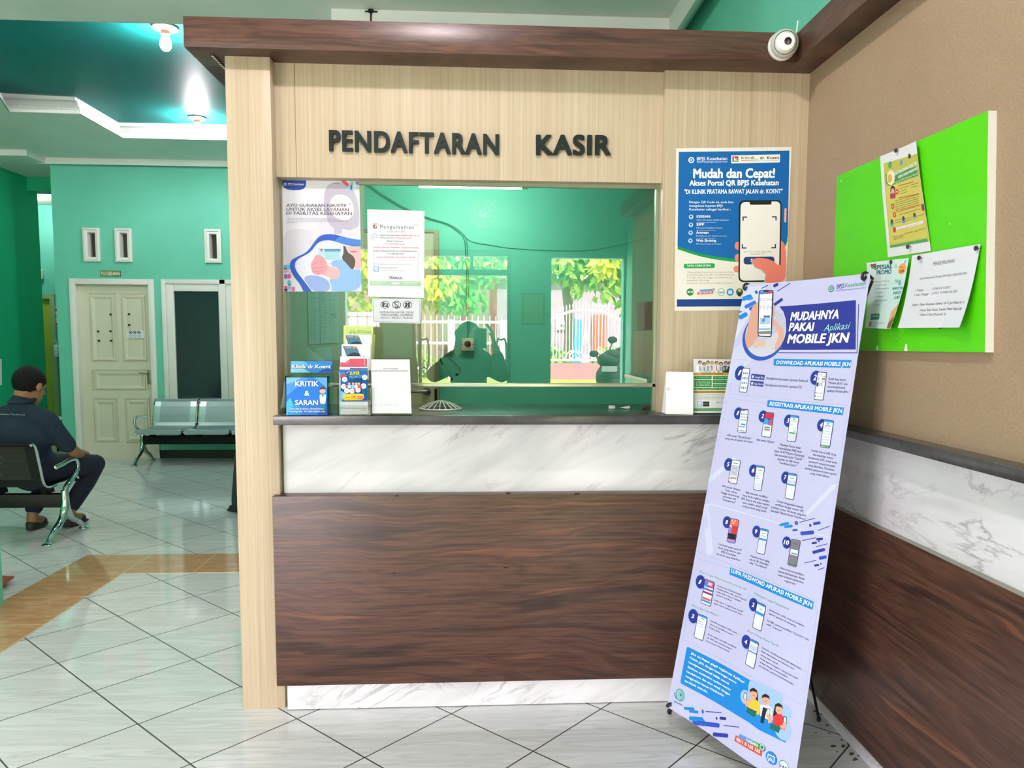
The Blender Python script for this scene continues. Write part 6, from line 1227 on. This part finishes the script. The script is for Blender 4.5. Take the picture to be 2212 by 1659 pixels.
def head(mb, c, fwd, s=1.0, tilt=0):
    """head with nose, jaw and ears round centre c, facing fwd"""
    f = Vector((fwd[0], fwd[1], 0)).normalized(); side = Vector((f.y, -f.x, 0)); up = Vector((0, 0, 1))
    f2 = (f * math.cos(tilt) - up * math.sin(tilt)).normalized(); u2 = side.cross(f2).normalized()
    if u2.z < 0: u2 = -u2
    rot = Matrix((side, f2, u2)).transposed().to_4x4(); P_ = lambda a, b, d_: Vector(c) + side * a * s + f2 * b * s + u2 * d_ * s
    mb.ball(P_(0, -.01, .025), (.076 * s, .095 * s, .090 * s), 0, 3, rot).ball(P_(0, .025, -.045), (.060 * s, .062 * s, .062 * s), 0, 3, rot).ball(P_(0, .055, -.085), (.03 * s, .028 * s, .022 * s), 0, 2, rot)
    caps(mb, [(*P_(0, .088, .015), .010 * s), (*P_(0, .108, -.022), .014 * s)]); mb.ball(P_(-.033, .078, .022), (.014 * s, .010 * s, .010 * s), 0, 2).ball(P_(.033, .078, .022), (.014 * s, .010 * s, .010 * s), 0, 2)
    mb.ball(P_(0, .086, -.052), (.024 * s, .010 * s, .007 * s), 0, 2, rot).ball(P_(-.036, .055, .048), (.022 * s, .012 * s, .006 * s), 0, 2, rot).ball(P_(.036, .055, .048), (.022 * s, .012 * s, .006 * s), 0, 2, rot)
    for e in (-1, 1): mb.ball(P_(e * .080, -.008, -.008), (.010 * s, .020 * s, .033 * s), 0, 2, rot)
    return P_, rot
def hand(mb, w, d, n, s=1.0, curl=.6, thumb=1):
    """a hand from wrist w along d, palm facing n: palm, four unequal bent fingers, thumb from the side"""
    w, d, n = Vector(w), Vector(d).normalized(), Vector(n).normalized(); sd = d.cross(n).normalized() * thumb
    for k in range(4):
        o = sd * (.030 - .020 * k) * s; b = w + d * .085 * s + o; L = (.070, .078, .072, .056)[k] * s
        caps(mb, [(*(w + o * .6), .015 * s), (*b, .012 * s)], 8)
        p = b; t_ = d.copy()
        for j, f_ in enumerate((.45, .32, .23)):
            t_ = (t_ + n * curl * (.5 + .25 * j)).normalized(); q = p + t_ * L * f_; caps(mb, [(*p, (.0095 - .0008 * j) * s), (*q, (.0088 - .0008 * j) * s)], 8); p = q
    b = w + d * .02 * s + sd * .026 * s; q = b + (sd * .75 + d * .5 + n * .35).normalized() * .045 * s; r = q + (d * .8 + n * .5 + sd * .1).normalized() * .035 * s
    caps(mb, [(*b, .013 * s), (*q, .011 * s), (*r, .009 * s)], 8)
SKIN = m_skin(); HAIR = mat('black_hair', '#0f0c0a', .7, spec=.2); NAVY = mat('navy_trousers', '#10142a', .8); SHIRT = m_paint('slate_blue_polo', '#233243', .9, .15); SHOE = mat('dark_shoe', '#1d1e1c', .6); GREYT = mat('charcoal_trousers', '#2f3236', .85)

# the seated man, seen from behind
t = thing('person', 'man in slate blue polo and navy trousers seated on the black bench, seen from behind', 'person', (-2.26, 2.7, 0))
mb = MB(); hc = Vector((-2.215, 2.625, 1.068)); hf = (.30, 1, 0)
PH, rot = head(mb, hc, hf, 1.14, .35)
caps(mb, [(-2.235, 2.585, 1.03, .058), (-2.25, 2.57, .93, .062)])
for pts in ([(-2.02, 2.62, .72, .042), (-1.995, 2.72, .60, .041), (-2.03, 2.88, .555, .033), (-2.07, 2.98, .55, .027)], [(-2.50, 2.62, .70, .045), (-2.53, 2.72, .60, .041), (-2.46, 2.88, .555, .033), (-2.40, 2.96, .55, .027)]): caps(mb, pts)
hand(mb, (-2.08, 3.0, .55), (-.3, 1, -.1), (-.3, 0, -1), 1, .5, -1); hand(mb, (-2.39, 2.98, .55), (.35, 1, -.1), (.3, 0, -1), 1, .5, 1)
for kx, ky, ax_, ay, fx, fy, fz in ((-2.03, 3.12, -2.150, 2.93, -2.13, 3.05, .0), (-2.37, 3.12, -2.372, 2.855, -2.375, 2.97, .0)):
    caps(mb, [(kx, ky - .05, .40, .05), (ax_, ay, .13, .040), (ax_, ay - .01, .075, .040), (fx, fy, .045, .034)])
caps(mb, [(-2.25, 2.59, .93, .05), (-2.26, 2.62, .72, .09), (-2.26, 2.67, .5, .09)]); caps(mb, [(-2.45, 2.59, .84, .045), (-2.08, 2.59, .84, .045), (-2.02, 2.62, .72, .042)]); caps(mb, [(-2.45, 2.59, .84, .045), (-2.50, 2.62, .70, .045)])
for sx, kx in ((-2.17, -2.03), (-2.35, -2.37)): caps(mb, [(sx, 2.68, .48, .07), (kx, 3.07, .44, .05)])
fuse(mb, 'body', SKIN, t, .010, 4)
mb = MB()
mb.ball(PH(0, -.014, .026), (.094, .112, .108), 0, 4, rot)
for q in mb.v:
    l = rot.inverted() @ (q - hc)
    if l.z < -.062 + max(0, l.y + .03) * 1.1 or l.y > .085:
        q -= (q - PH(0, -.01, .02)) * .2
mb.build('hair', HAIR, t, smooth=True)
mb = MB()
caps(mb, [(-2.26, 2.68, .46, .140), (-2.27, 2.655, .60, .148), (-2.27, 2.60, .74, .148)]); mb.ball((-2.27, 2.595, .74), (.215, .125, .19), 0, 3).ball((-2.27, 2.69, .50), (.19, .145, .14), 0, 3)
caps(mb, [(-2.42, 2.57, .845, .072), (-2.26, 2.565, .905, .068), (-2.10, 2.57, .845, .070)])
caps(mb, [(-2.085, 2.57, .835, .072), (-2.035, 2.60, .74, .066), (-2.005, 2.66, .655, .060)]); caps(mb, [(-2.44, 2.57, .835, .072), (-2.49, 2.60, .74, .066), (-2.525, 2.66, .655, .060)])
caps(mb, [(-2.25, 2.572, .93, .074), (-2.247, 2.575, .965, .071)])
sh = fuse(mb, 'polo_shirt', SHIRT, t, .012, 5)
MB().tube([Vector((-2.245 + .074 * math.cos(a_), 2.578 + .070 * math.sin(a_), .972 + .012 * math.sin(a_ + .4))) for a_ in [2 * PI * k_ / 20 for k_ in range(21)]], .014, 8).build('collar', SHIRT, sh, smooth=True)
from mathutils.bvhtree import BVHTree
vt, ft = glyphs('Innovation, Transformed', .01, 2); tr_ = BVHTree.FromPolygons([v.co + org(sh) for v in sh.data.vertices], [tuple(q.vertices) for q in sh.data.polygons])
wx = max(x for x, y in vt); mb = MB(); ok = {}
for i, (x, y) in enumerate(vt):
    tg = at(-6 + 59 * x / wx, 895.5 + 2 * x / wx - y * 4.2, 'y', 2.5); d_ = (tg - CAM).normalized(); h_ = tr_.ray_cast(CAM, d_)[0]
    if h_ is not None: ok[i] = len(mb.v); mb.v.append(h_ - d_ * .0015)
for q in ft:
    if all(k in ok for k in q): mb.f.append(tuple(ok[k] for k in q)); mb.m.append(0)
mb.build('printed_line', ink('#c3cad0'), sh)
mb = MB()
for sx, kx, ax_, ay in ((-2.17, -2.03, -2.145, 2.95), (-2.35, -2.37, -2.37, 2.87)):
    caps(mb, [(sx, 2.66, .47, .10), ((sx + kx) / 2, 2.88, .475, .092), (kx, 3.09, .45, .070), (kx * .6 + ax_ * .4, 3.04, .32, .066), (ax_, ay, .165, .060)])
mb.ball((-2.26, 2.66, .46), (.19, .13, .11), 0, 3)
fuse(mb, 'trousers', NAVY, t, .012, 4)
for fx, fy, gx, gy in ((-2.155, 2.90, -2.12, 3.09), (-2.374, 2.82, -2.377, 3.02)):
    mb = MB(); d_ = Vector((gx - fx, gy - fy, 0)); n_ = Vector((-d_.y, d_.x, 0)).normalized()
    a_ = Vector((fx, fy, 0)); mb.ball(a_ + d_ * .45 + Vector((0, 0, .018)), (.045, .135, .016), 0, 3, Matrix.Rotation(math.atan2(-d_.x, d_.y), 4, 'Z')).ball(a_ + d_ * .12 + Vector((0, 0, .045)), (.041, .05, .038), 0, 3, Matrix.Rotation(math.atan2(-d_.x, d_.y), 4, 'Z')).ball(a_ + d_ * .68 + Vector((0, 0, .045)), (.044, .045, .030), 0, 3, Matrix.Rotation(math.atan2(-d_.x, d_.y), 4, 'Z'))
    fuse(mb, 'sandal', SHOE, t, .007, 3)

# a second visitor, almost hidden by the pillar: standing, facing left
t = thing('person', 'visitor in charcoal trousers and black shoe, almost hidden by the beige pillar', 'person', (-.93, 3.4, 0))
mb = MB(); PH, rot = head(mb, (-.80, 3.42, 1.50), (-1, .1, 0), 1.0, 0); caps(mb, [(-.79, 3.42, 1.44, .055), (-.78, 3.42, 1.34, .06)])
for y in (3.22, 3.62): caps(mb, [(-.78, y, 1.0, .04), (-.80, y, .86, .033), (-.82, y, .80, .028)]); hand(mb, (-.82, y, .80), (-.1, 0, -1), (0, 1 if y < 3.4 else -1, 0), 1, .25)
for y, x in ((3.37, -.98), (3.52, -.90)): caps(mb, [(x, y, .14, .042), (x, y, .06, .042), (x - .12, y, .04, .03)])
caps(mb, [(-.78, 3.42, 1.34, .05), (-.78, 3.42, 1.1, .09), (-.79, 3.42, .85, .09)])
for y, x, k_ in ((3.37, -1.025, -.99), (3.52, -.945, -.82)): caps(mb, [(-.79, 3.42, .85, .08), (k_, y, .48, .05), (x, y, .14, .042)])
for y in (3.22, 3.62): caps(mb, [(-.78, 3.42, 1.28, .05), (-.78, y, 1.27, .045), (-.78, y, 1.0, .04)])
fuse(mb, 'body', SKIN, t, .011, 4)
mb = MB(); mb.ball(PH(0, -.018, .036), (.083, .098, .090), 0, 3, rot)
for q in mb.v:
    l = rot.inverted() @ (q - Vector((-.80, 3.42, 1.50)))
    if l.z < -.03 or l.y > .062: q -= (q - PH(0, -.01, .02)) * .16
mb.build('hair', HAIR, t, smooth=True)
mb = MB(); caps(mb, [(-.79, 3.42, .86, .13), (-.78, 3.42, 1.10, .135), (-.78, 3.42, 1.25, .12)]); caps(mb, [(-.78, 3.26, 1.29, .065), (-.78, 3.58, 1.29, .065)])
for y, s_ in ((3.24, -1), (3.60, 1)): caps(mb, [(-.78, y, 1.28, .066), (-.78, y + .02 * s_, 1.10, .055), (-.785, y + .02 * s_, .98, .052)])
fuse(mb, 'shirt', mat('grey_shirt', '#4a5056', .85), t, .013, 4)
mb = MB()
for y, x in ((3.37, -.98), (3.52, -.90)): caps(mb, [(-.79, 3.42 + (y - 3.42) * .8, .82, .12), (x - .01 if x < -.95 else -.82, y, .48, .085), (x - .045, y, .14, .085), (x - .045, y, .085, .088)])
fuse(mb, 'trousers', GREYT, t, .013, 4)
for y, x in ((3.37, -.98), (3.52, -.90)):
    mb = MB(); mb.ball((x - .045, y, .022), (.135, .045, .020), 0, 3).ball((x - .06, y, .045), (.10, .043, .032), 0, 3); fuse(mb, 'shoe', SHOE, t, .007, 3)

# the photographer behind the lens: seen only as a mirror image in the counter glass
t = thing('person', 'person photographing with raised phone, mirrored in the counter glass', 'person', (.80, -3.08, 0))
DARK = mat('dark_teal_robe', '#173a33', .85)
mb = MB(); hc = Vector((.80, -3.05, 1.40)); PH, rot = head(mb, hc, (.25, 1, 0), 1.0, .05); caps(mb, [(.80, -3.08, 1.33, .05), (.80, -3.09, 1.24, .055)])
for sx, ex, hx, hz in ((.97, 1.06, 1.00, 1.43), (.63, .535, .80, 1.42)):
    caps(mb, [(ex, -2.98, 1.13, .04), ((ex + hx) / 2, -2.93, 1.28, .034), (hx, -2.90, hz - .06, .026)])
hand(mb, (1.00, -2.90, 1.385), (-.25, .0, 1), (-1, .1, 0), 1, .55, -1); hand(mb, (.805, -2.90, 1.375), (.25, .0, 1), (1, .1, 0), 1, .55, 1)
for x in (.72, .90): caps(mb, [(x, -3.10, .12, .042), (x, -3.10, .06, .042), (x + .01, -2.98, .035, .032)])
caps(mb, [(.80, -3.09, 1.24, .05), (.80, -3.10, .85, .09)])
for x, ex in ((.95, 1.06), (.65, .535)): caps(mb, [(.80, -3.10, 1.2, .05), (x, -3.09, 1.2, .05), (ex, -2.98, 1.13, .04)])
for x in (.72, .90): caps(mb, [(.80, -3.10, .85, .08), (x, -3.10, .48, .055), (x, -3.10, .12, .042)])
fuse(mb, 'body', SKIN, t, .010, 3)
mb = MB(); mb.ball((.80, -3.075, 1.425), (.105, .115, .125), 0, 3); caps(mb, [(.80, -3.08, 1.40, .105), (.80, -3.09, 1.27, .135)]); caps(mb, [(.70, -3.09, 1.22, .10), (.90, -3.09, 1.22, .10)])
mb.ball((.715, -3.05, 1.455), (.03, .03, .03), 0, 2)
v_ = fuse(mb, 'head_scarf', mat('dark_scarf', '#20302c', .85), t, .011, 4)
cut = Vector((.82, -2.975, 1.40))
mb = MB(); caps(mb, [(.80, -3.10, .80, .155), (.80, -3.10, 1.02, .15), (.80, -3.10, 1.16, .145)]); caps(mb, [(.66, -3.10, 1.20, .075), (.94, -3.10, 1.20, .075)])
for sx, ex, hx, hz in ((.95, 1.06, 1.00, 1.43), (.65, .535, .80, 1.42)): caps(mb, [(sx, -3.09, 1.20, .078), (ex, -2.99, 1.13, .066), ((ex * .45 + hx * .55), -2.93, 1.27, .05)])
caps(mb, [(.80, -3.10, .80, .17), (.80, -3.10, .12, .21)])
fuse(mb, 'robe', DARK, t, .013, 4)
for x in (.72, .90):
    mb = MB(); mb.ball((x + .005, -3.03, .022), (.045, .135, .020), 0, 3).ball((x + .005, -3.03, .045), (.042, .10, .03), 0, 3); fuse(mb, 'shoe', SHOE, t, .007, 3)
t = thing('phone', 'dark phone held up by the mirrored photographer', 'phone', (.905, -2.884, 1.40))
MB().box(.868, .942, -2.889, -2.881, 1.335, 1.490, 0, .003).build('case', BLACK, t, smooth=True)
box('screen', .872, .938, -2.8896, -2.8888, 1.34, 1.485, mat('phone_screen', '#1a2430', .1), t)

# ================================================================== the street, seen in the mirror of the counter glass
WI = m_paint('white_gate_paint', '#f2f0ea', .5, .02)
mb = MB()
mb.face([(-14, -4.05, -.02), (16, -4.05, -.02), (16, -6.5, .0), (-14, -6.5, .0)][::-1])
struct(mb.build('ground_pavement', m_paint('pale_concrete', '#b9b1a4', .8, .1)))  # pale concrete, tone varied at random
struct(MB().face([(-14, -6.5, .0), (16, -6.5, .0), (16, -9.9, .55), (-14, -9.9, .55)][::-1]).build('road', m_paint('grey_asphalt', '#8d8b88', .85, .1)))
struct(MB().face([(-14, -9.9, .55), (16, -9.9, .55), (16, -11.0, .68), (-14, -11.0, .68)][::-1]).build('ground_verge', m_paint('grass_verge', '#8aa045', .9, .15)))
struct(MB().face([(-14, -11.0, .68), (16, -11.0, .68), (16, -30, 1.0), (-14, -30, 1.0)][::-1]).build('ground_yard', m_paint('yard_earth', '#9a9078', .9, .15)))
GY2 = -11.0; VY2 = 2 * GY - GY2
def mir(u, v, y=GY2):
    """the street point whose mirror image in the pane shows at photo pixel (u, v)"""
    p = at(u, v, 'y', 2 * GY - y); return Vector((p.x, y, p.z))
struct(box('wall_street', 1.2, 9, -11.12, -11.0, .6, .98, m_paint('pink_street_wall', '#b9767f', .8, .15)))
# arched gate: 22 spear bars under a bow, scrolls at the foot
g = thing('garden_gate', 'arched white iron gate above the pink wall, mirrored at the right of the glass', 'gate', (2.8, GY2, .98))
xs0, xs1 = 2.12, 3.50; archz = lambda x: 1.74 + .22 * (1 - ((x - 2.81) / .69) ** 2)
MB().tube([(xs0 + (xs1 - xs0) * k / 24, GY2, archz(xs0 + (xs1 - xs0) * k / 24)) for k in range(25)], .022, 8).build('arch_rail', WI, g, smooth=True)
box('bottom_rail', xs0, xs1, GY2 - .02, GY2 + .02, 1.02, 1.055, WI, g)
for k in range(23):
    x = xs0 + .03 + (xs1 - xs0 - .06) * k / 22; MB().tube([(x, GY2, 1.05), (x, GY2, archz(x) + .10)], .0065, 6).lathe([(.016, 0), (.001, .05)], (x, GY2, archz(x) + .09), (0, 0, 1), 8).build('bar', WI, g)
for x, s_ in ((2.81, 1), (2.81, -1), (2.4, 1), (3.22, -1)):
    MB().tube(spline([(x + s_ * .02, GY2 + .012, 1.07), (x + s_ * .12, GY2 + .012, 1.20), (x + s_ * .26, GY2 + .012, 1.17), (x + s_ * .30, GY2 + .012, 1.09), (x + s_ * .25, GY2 + .012, 1.07), (x + s_ * .23, GY2 + .012, 1.11)], 5), .010, 6).build('scroll', WI, g)
MB().tube(spline([(2.81, GY2 + .012, 1.60), (2.76, GY2 + .012, 1.35), (2.73, GY2 + .012, 1.22), (2.81, GY2 + .012, 1.08), (2.89, GY2 + .012, 1.22), (2.86, GY2 + .012, 1.35), (2.81, GY2 + .012, 1.60)], 4), .010, 6).build('spindle_ornament', WI, g)
for x in (xs0 - .05, xs1 + .05): box('post', x - .05, x + .05, GY2 - .05, GY2 + .05, .7, 1.80, WI, g)
f = thing('street_fence', 'straight white spear fence mirrored at the left of the glass', 'fence', (-1, GY2, .68))
for z in (1.70, 1.32, .86): box('rail', -3.6, 1.95, GY2 - .02, GY2 + .02, z, z + .045, WI, f)
for k in range(52): x = -3.55 + k * .107; MB().tube([(x, GY2, .8), (x, GY2, 1.83)], .007, 6).build('bar', WI, f)
for x in (-3.6, -1.9, -.75, .35, 1.30, 1.95): box('post', x - .06, x + .06, GY2 - .06, GY2 + .06, .66, 1.76, WI, f)
# white tiled planter wall by the street door
a, b = mir(822, 800, -6.2), mir(745, 674, -6.2)
P = Sheet([Vector((b.x + .75, -6.2, b.z)), Vector((b.x, -6.2, b.z)), Vector((b.x, -6.2, .05)), Vector((b.x + .75, -6.2, .05))], [(0, 0), (75, 0), (75, 160), (0, 160)], mat('pinkish_white_tile', '#c9b0ae', .4), thick=.2)
for k in range(7): P.line([(5 + k * 11, 0), (5 + k * 11, 160)], 1.2, '#8f7f80', 1)
for k in range(15): P.line([(0, 5 + k * 11), (75, 5 + k * 11)], 1.2, '#8f7f80', 1)
tag(P.build('tiled_wall'), 'pinkish white tiled wall outside, mirrored between the leaflets and the lilac poster', 'wall')
# house behind
h = thing('house', 'low house with white window, blue and red fronts behind the gate', 'house', (2, -17, .9))
box('wall', -9, 1.2, -17.3, -17, .7, 3.4, m_paint('pale_house_wall', '#8a7c68', .8), h)
box('wall', 1.2, 9, -17.3, -17, .7, 3.0, m_paint('lilac_house_wall', '#a68fa0', .8), h)
a, b = mir(1228, 740, -16.9), mir(1256, 690, -16.9); box('blue_panel', a.x, b.x, -16.98, -16.9, .8, b.z, m_paint('blue_panel_paint', '#3f8fe0', .6), h)
a, b = mir(1280, 770, -16.9), mir(1310, 680, -16.9); box('red_panel', a.x, b.x, -16.98, -16.88, .8, b.z, m_paint('red_panel_paint', '#d9503f', .6), h)
a, b = mir(1203, 712, -16.9), mir(1226, 694, -16.9); f_ = box('window_frame', a.x, b.x, -16.99, -16.93, a.z, b.z, WI, h); box('pane', a.x + .08, b.x - .08, -16.94, -16.92, a.z + .08, b.z - .08, mat('dark_house_glass', '#4a5a58', .2), f_)
for u, w_ in ((1001, 5), (1065, 6)): a = mir(u, 720, -15.5); MB().box(a.x - .09, a.x + .09, -15.6, -15.4, .7, 3.0).build('red_column', m_paint('red_column_paint', '#c9585a', .6), h)
MB().prism([(-9.5, -16.6, 3.2), (9.5, -16.6, 3.2), (9.5, -17.2, 3.7), (-9.5, -17.2, 3.7)], (0, 0, .12)).build('roof', m_paint('brick_roof', '#a8766a', .8), h)
# trees and shrubs
def leaf_mat(nm, c1, c2):
    m = mat(nm, c1, .55, spec=.3); t_ = NT(m); t_.base(t_.mix(t_.ramp(t_.noise(t_.coords(), 2.2, 3), [(.4, 0.0), (.6, 1.0)]), c1, c2)); return m
LM1, LM2, LM3 = leaf_mat('mango_leaf', '#4f9a2f', '#8fc242'), leaf_mat('broad_leaf', '#5fae3c', '#b4d659'), leaf_mat('yellow_shoot', '#d9dc2f', '#b9d23a'); BARK = m_paint('grey_bark', '#8a7a66', .85, .2)
def foliage(mb, c, r, n, s):
    for _ in range(n):
        d = Vector((random.gauss(0, 1), random.gauss(0, 1), random.gauss(0, 1))).normalized() * random.random() ** .35
        p = Vector(c) + Vector((d.x * r[0], d.y * r[1], d.z * r[2])); a = Vector((random.gauss(0, .6), random.gauss(0, .6), -random.random() - .2)).normalized(); n_ = a.cross(Vector((random.gauss(0, 1), random.gauss(0, 1), random.gauss(0, 1)))).normalized() * s * .22; L = a * s * random.uniform(.7, 1.2)
        m_ = p + L * .45; mb.face([p, m_ + n_, p + L, m_ - n_])
def tree(c, blobs, lm, leafsz, label, base, n=1500, shoot=None):
    t_ = thing('tree', label, 'tree', base); mb = MB(); tot = sum(b[1][0] * b[1][2] for b in blobs)
    for b in blobs: foliage(mb, b[0], b[1], int(n * b[1][0] * b[1][2] / tot), leafsz)
    mb.build('foliage', lm, t_)
    if shoot: mb = MB(); [foliage(mb, b[0], b[1], 160, leafsz) for b in shoot]; mb.build('young_leaves', LM3, t_)
    mb = MB(); B = Vector(base); T = Vector(c); mb.tube(spline([B, B.lerp(T, .4) + Vector((.12, 0, 0)), T], 5), .11, 8)
    for b in blobs: mb.tube(spline([B.lerp(T, .7), (B.lerp(T, .8) + Vector(b[0])) / 2 + Vector((0, 0, -.1)), Vector(b[0])], 4), .045, 6)
    mb.build('trunk', BARK, t_)
tree((-.5, -12.6, 3.2), [((-1.7, -12.4, 3.0), (1.3, .8, 1.1)), ((.1, -12.4, 2.7), (1.0, .8, .75)), ((.9, -12.4, 3.6), (1.3, .8, 1.2)), ((-.6, -12.6, 4.3), (2.0, 1, 1.1)), ((.5, -12.2, 2.25), (.55, .5, .35))], LM1, .22, 'leafy mango-like tree mirrored above the straight fence', (-.6, -12.8, .7), 4200, [((-1.6, -12.0, 2.9), (.5, .4, .35)), ((.1, -11.9, 2.5), (.4, .4, .3))])
tree((2.6, -13.4, 3.4), [((2.2, -13.0, 3.6), (1.0, .8, .95)), ((3.4, -13.0, 3.3), (1.0, .8, 1.0)), ((2.7, -13.2, 4.6), (1.9, 1, 1.0)), ((4.4, -13.2, 2.7), (.7, .6, .9))], LM2, .30, 'broad-leaved tree mirrored above the arched gate', (2.75, -13.8, .7), 3600, [((3.7, -12.4, 3.35), (.34, .3, .34)), ((3.35, -12.4, 3.0), (.22, .2, .26))])
tree((-4.6, -13, 3.0), [((-4.6, -12.8, 2.9), (1.7, 1, 1.6))], LM1, .26, 'dark bushy tree mirrored at the far left of the glass', (-4.6, -13.2, .7), 1500)
for (x, y), r, lb in (((2.2, -12.0), (.42, .4, .32), 'low shrub behind the arched gate on its left'), ((3.45, -12.0), (.42, .4, .36), 'low shrub behind the arched gate on its right'), ((-.6, -11.6), (.8, .25, .3), 'low shrub behind the straight fence')):
    mb = MB(); foliage(mb, (x, y, .98), r, 420, .16); o = mb.build('shrub', LM1); tag(o, lb, 'shrub')
# parked motor scooter between door and street
q = lambda u, v, y=-5.3: mir(u, v, y)
t = thing('motor_scooter', 'dark parked motor scooter mirrored at the lower right of the glass', 'scooter', tuple(q(1318, 900)))
DK = mat('dark_scooter_paint', '#0c1412', .6, spec=.2); c = q(1322, 795); hx = c.x
MB().tube(spline([q(1303, 785), q(1318, 772), q(1328, 760), q(1342, 752)], 4), .02, 8).build('handlebar', BLACK, t, smooth=True)
MB().ball(q(1315, 778), (.13, .16, .09), 0, 3).ball(q(1322, 768), (.10, .14, .07), 0, 3).build('headlamp_cowl', DK, t, smooth=True)
MB().ball(q(1320, 815), (.17, .20, .17), 0, 3).ball(q(1322, 838), (.15, .24, .20), 0, 3).build('front_shield', DK, t, smooth=True)
for (u, v), (u2, v2) in (((1323, 734), (1317, 762)), ((1283, 764), (1300, 778))):
    MB().tube([q(u2, v2), q(u, v)], .008, 6).build('mirror_stem', BLACK, t); MB().ball(q(u, v), (.055, .02, .04), 0, 2).build('mirror', DK, t, smooth=True)
a, b = q(1300, 803, -5.1), q(1333, 793, -5.1); P = Sheet([Vector((b.x, -5.1, b.z + .01)), Vector((a.x, -5.1, b.z + .01)), Vector((a.x, -5.1, a.z)), Vector((b.x, -5.1, a.z))], [(0, 0), (60, 0), (60, 20), (0, 20)], mat('grey_plate', '#5a635f', .5), thick=.004); P.build('number_plate', t)
for y in (-5.35, -6.4): MB().lathe([(.14, -.05), (.25, -.045), (.27, 0), (.25, .045), (.14, .05)], (hx, y, .25), (1, 0, 0), 24).build('wheel', RUBBER, t, smooth=True)
MB().tube([(hx, -5.35, .25), (hx, -5.45, .6), q(1322, 800)], .035, 8).build('fork', BLACK, t); MB().ball((hx, -6.0, .62), (.17, .55, .16), 0, 3).build('seat', DK, t, smooth=True); MB().ball((hx, -5.8, .34), (.16, .5, .12), 0, 3).build('floorboard', DK, t, smooth=True)
# wall clock and framed chart on the street wall of the room
c = at(1043, 461, 'y', 2 * GY - FACADE_Y - .02); c = Vector((c.x, FACADE_Y + .02, c.z))
t = thing('wall_clock', 'round wall clock mirrored faintly at the top of the glass', 'clock', tuple(c))
MB().lathe([(.13, -.02), (.132, .012), (.118, .016), (.116, .006)], c, (0, 1, 0), 32).build('case', mat('grey_clock_rim', '#a9b4ae', .4), t, smooth=True)
mb = MB()
for k in range(12): a_ = PI / 6 * k; mb.box(c.x + .095 * math.sin(a_) - .005, c.x + .095 * math.sin(a_) + .005, c.y + .0065, c.y + .0075, c.z + .095 * math.cos(a_) - .008, c.z + .095 * math.cos(a_) + .008)
MB().lathe([(.117, .005), (.001, .0065)], c, (0, 1, 0), 32).build('dial', PLAST, t); mb.build('hour_mark', BLACK, t)
MB().tube([c + Vector((0, .009, 0)), c + Vector((.05, .009, .03))], .003, 6).tube([c + Vector((0, .011, 0)), c + Vector((-.02, .011, .085))], .0025, 6).build('hand', BLACK, t)
a, b = mir(1126, 703, FACADE_Y), mir(1177, 633, FACADE_Y)
t = thing('framed_chart', 'framed greenish chart on the wall between the street doors, mirrored faintly', 'picture', ((a.x + b.x) / 2, FACADE_Y, a.z))
box('frame', a.x, b.x, FACADE_Y, FACADE_Y + .02, a.z, b.z, mat('dark_green_frame', '#2a5a46', .4), t); box('chart', a.x + .02, b.x - .02, FACADE_Y + .0201, FACADE_Y + .022, a.z + .02, b.z - .02, m_paint('chart_paper', '#8fae6a', .6, .2), t)
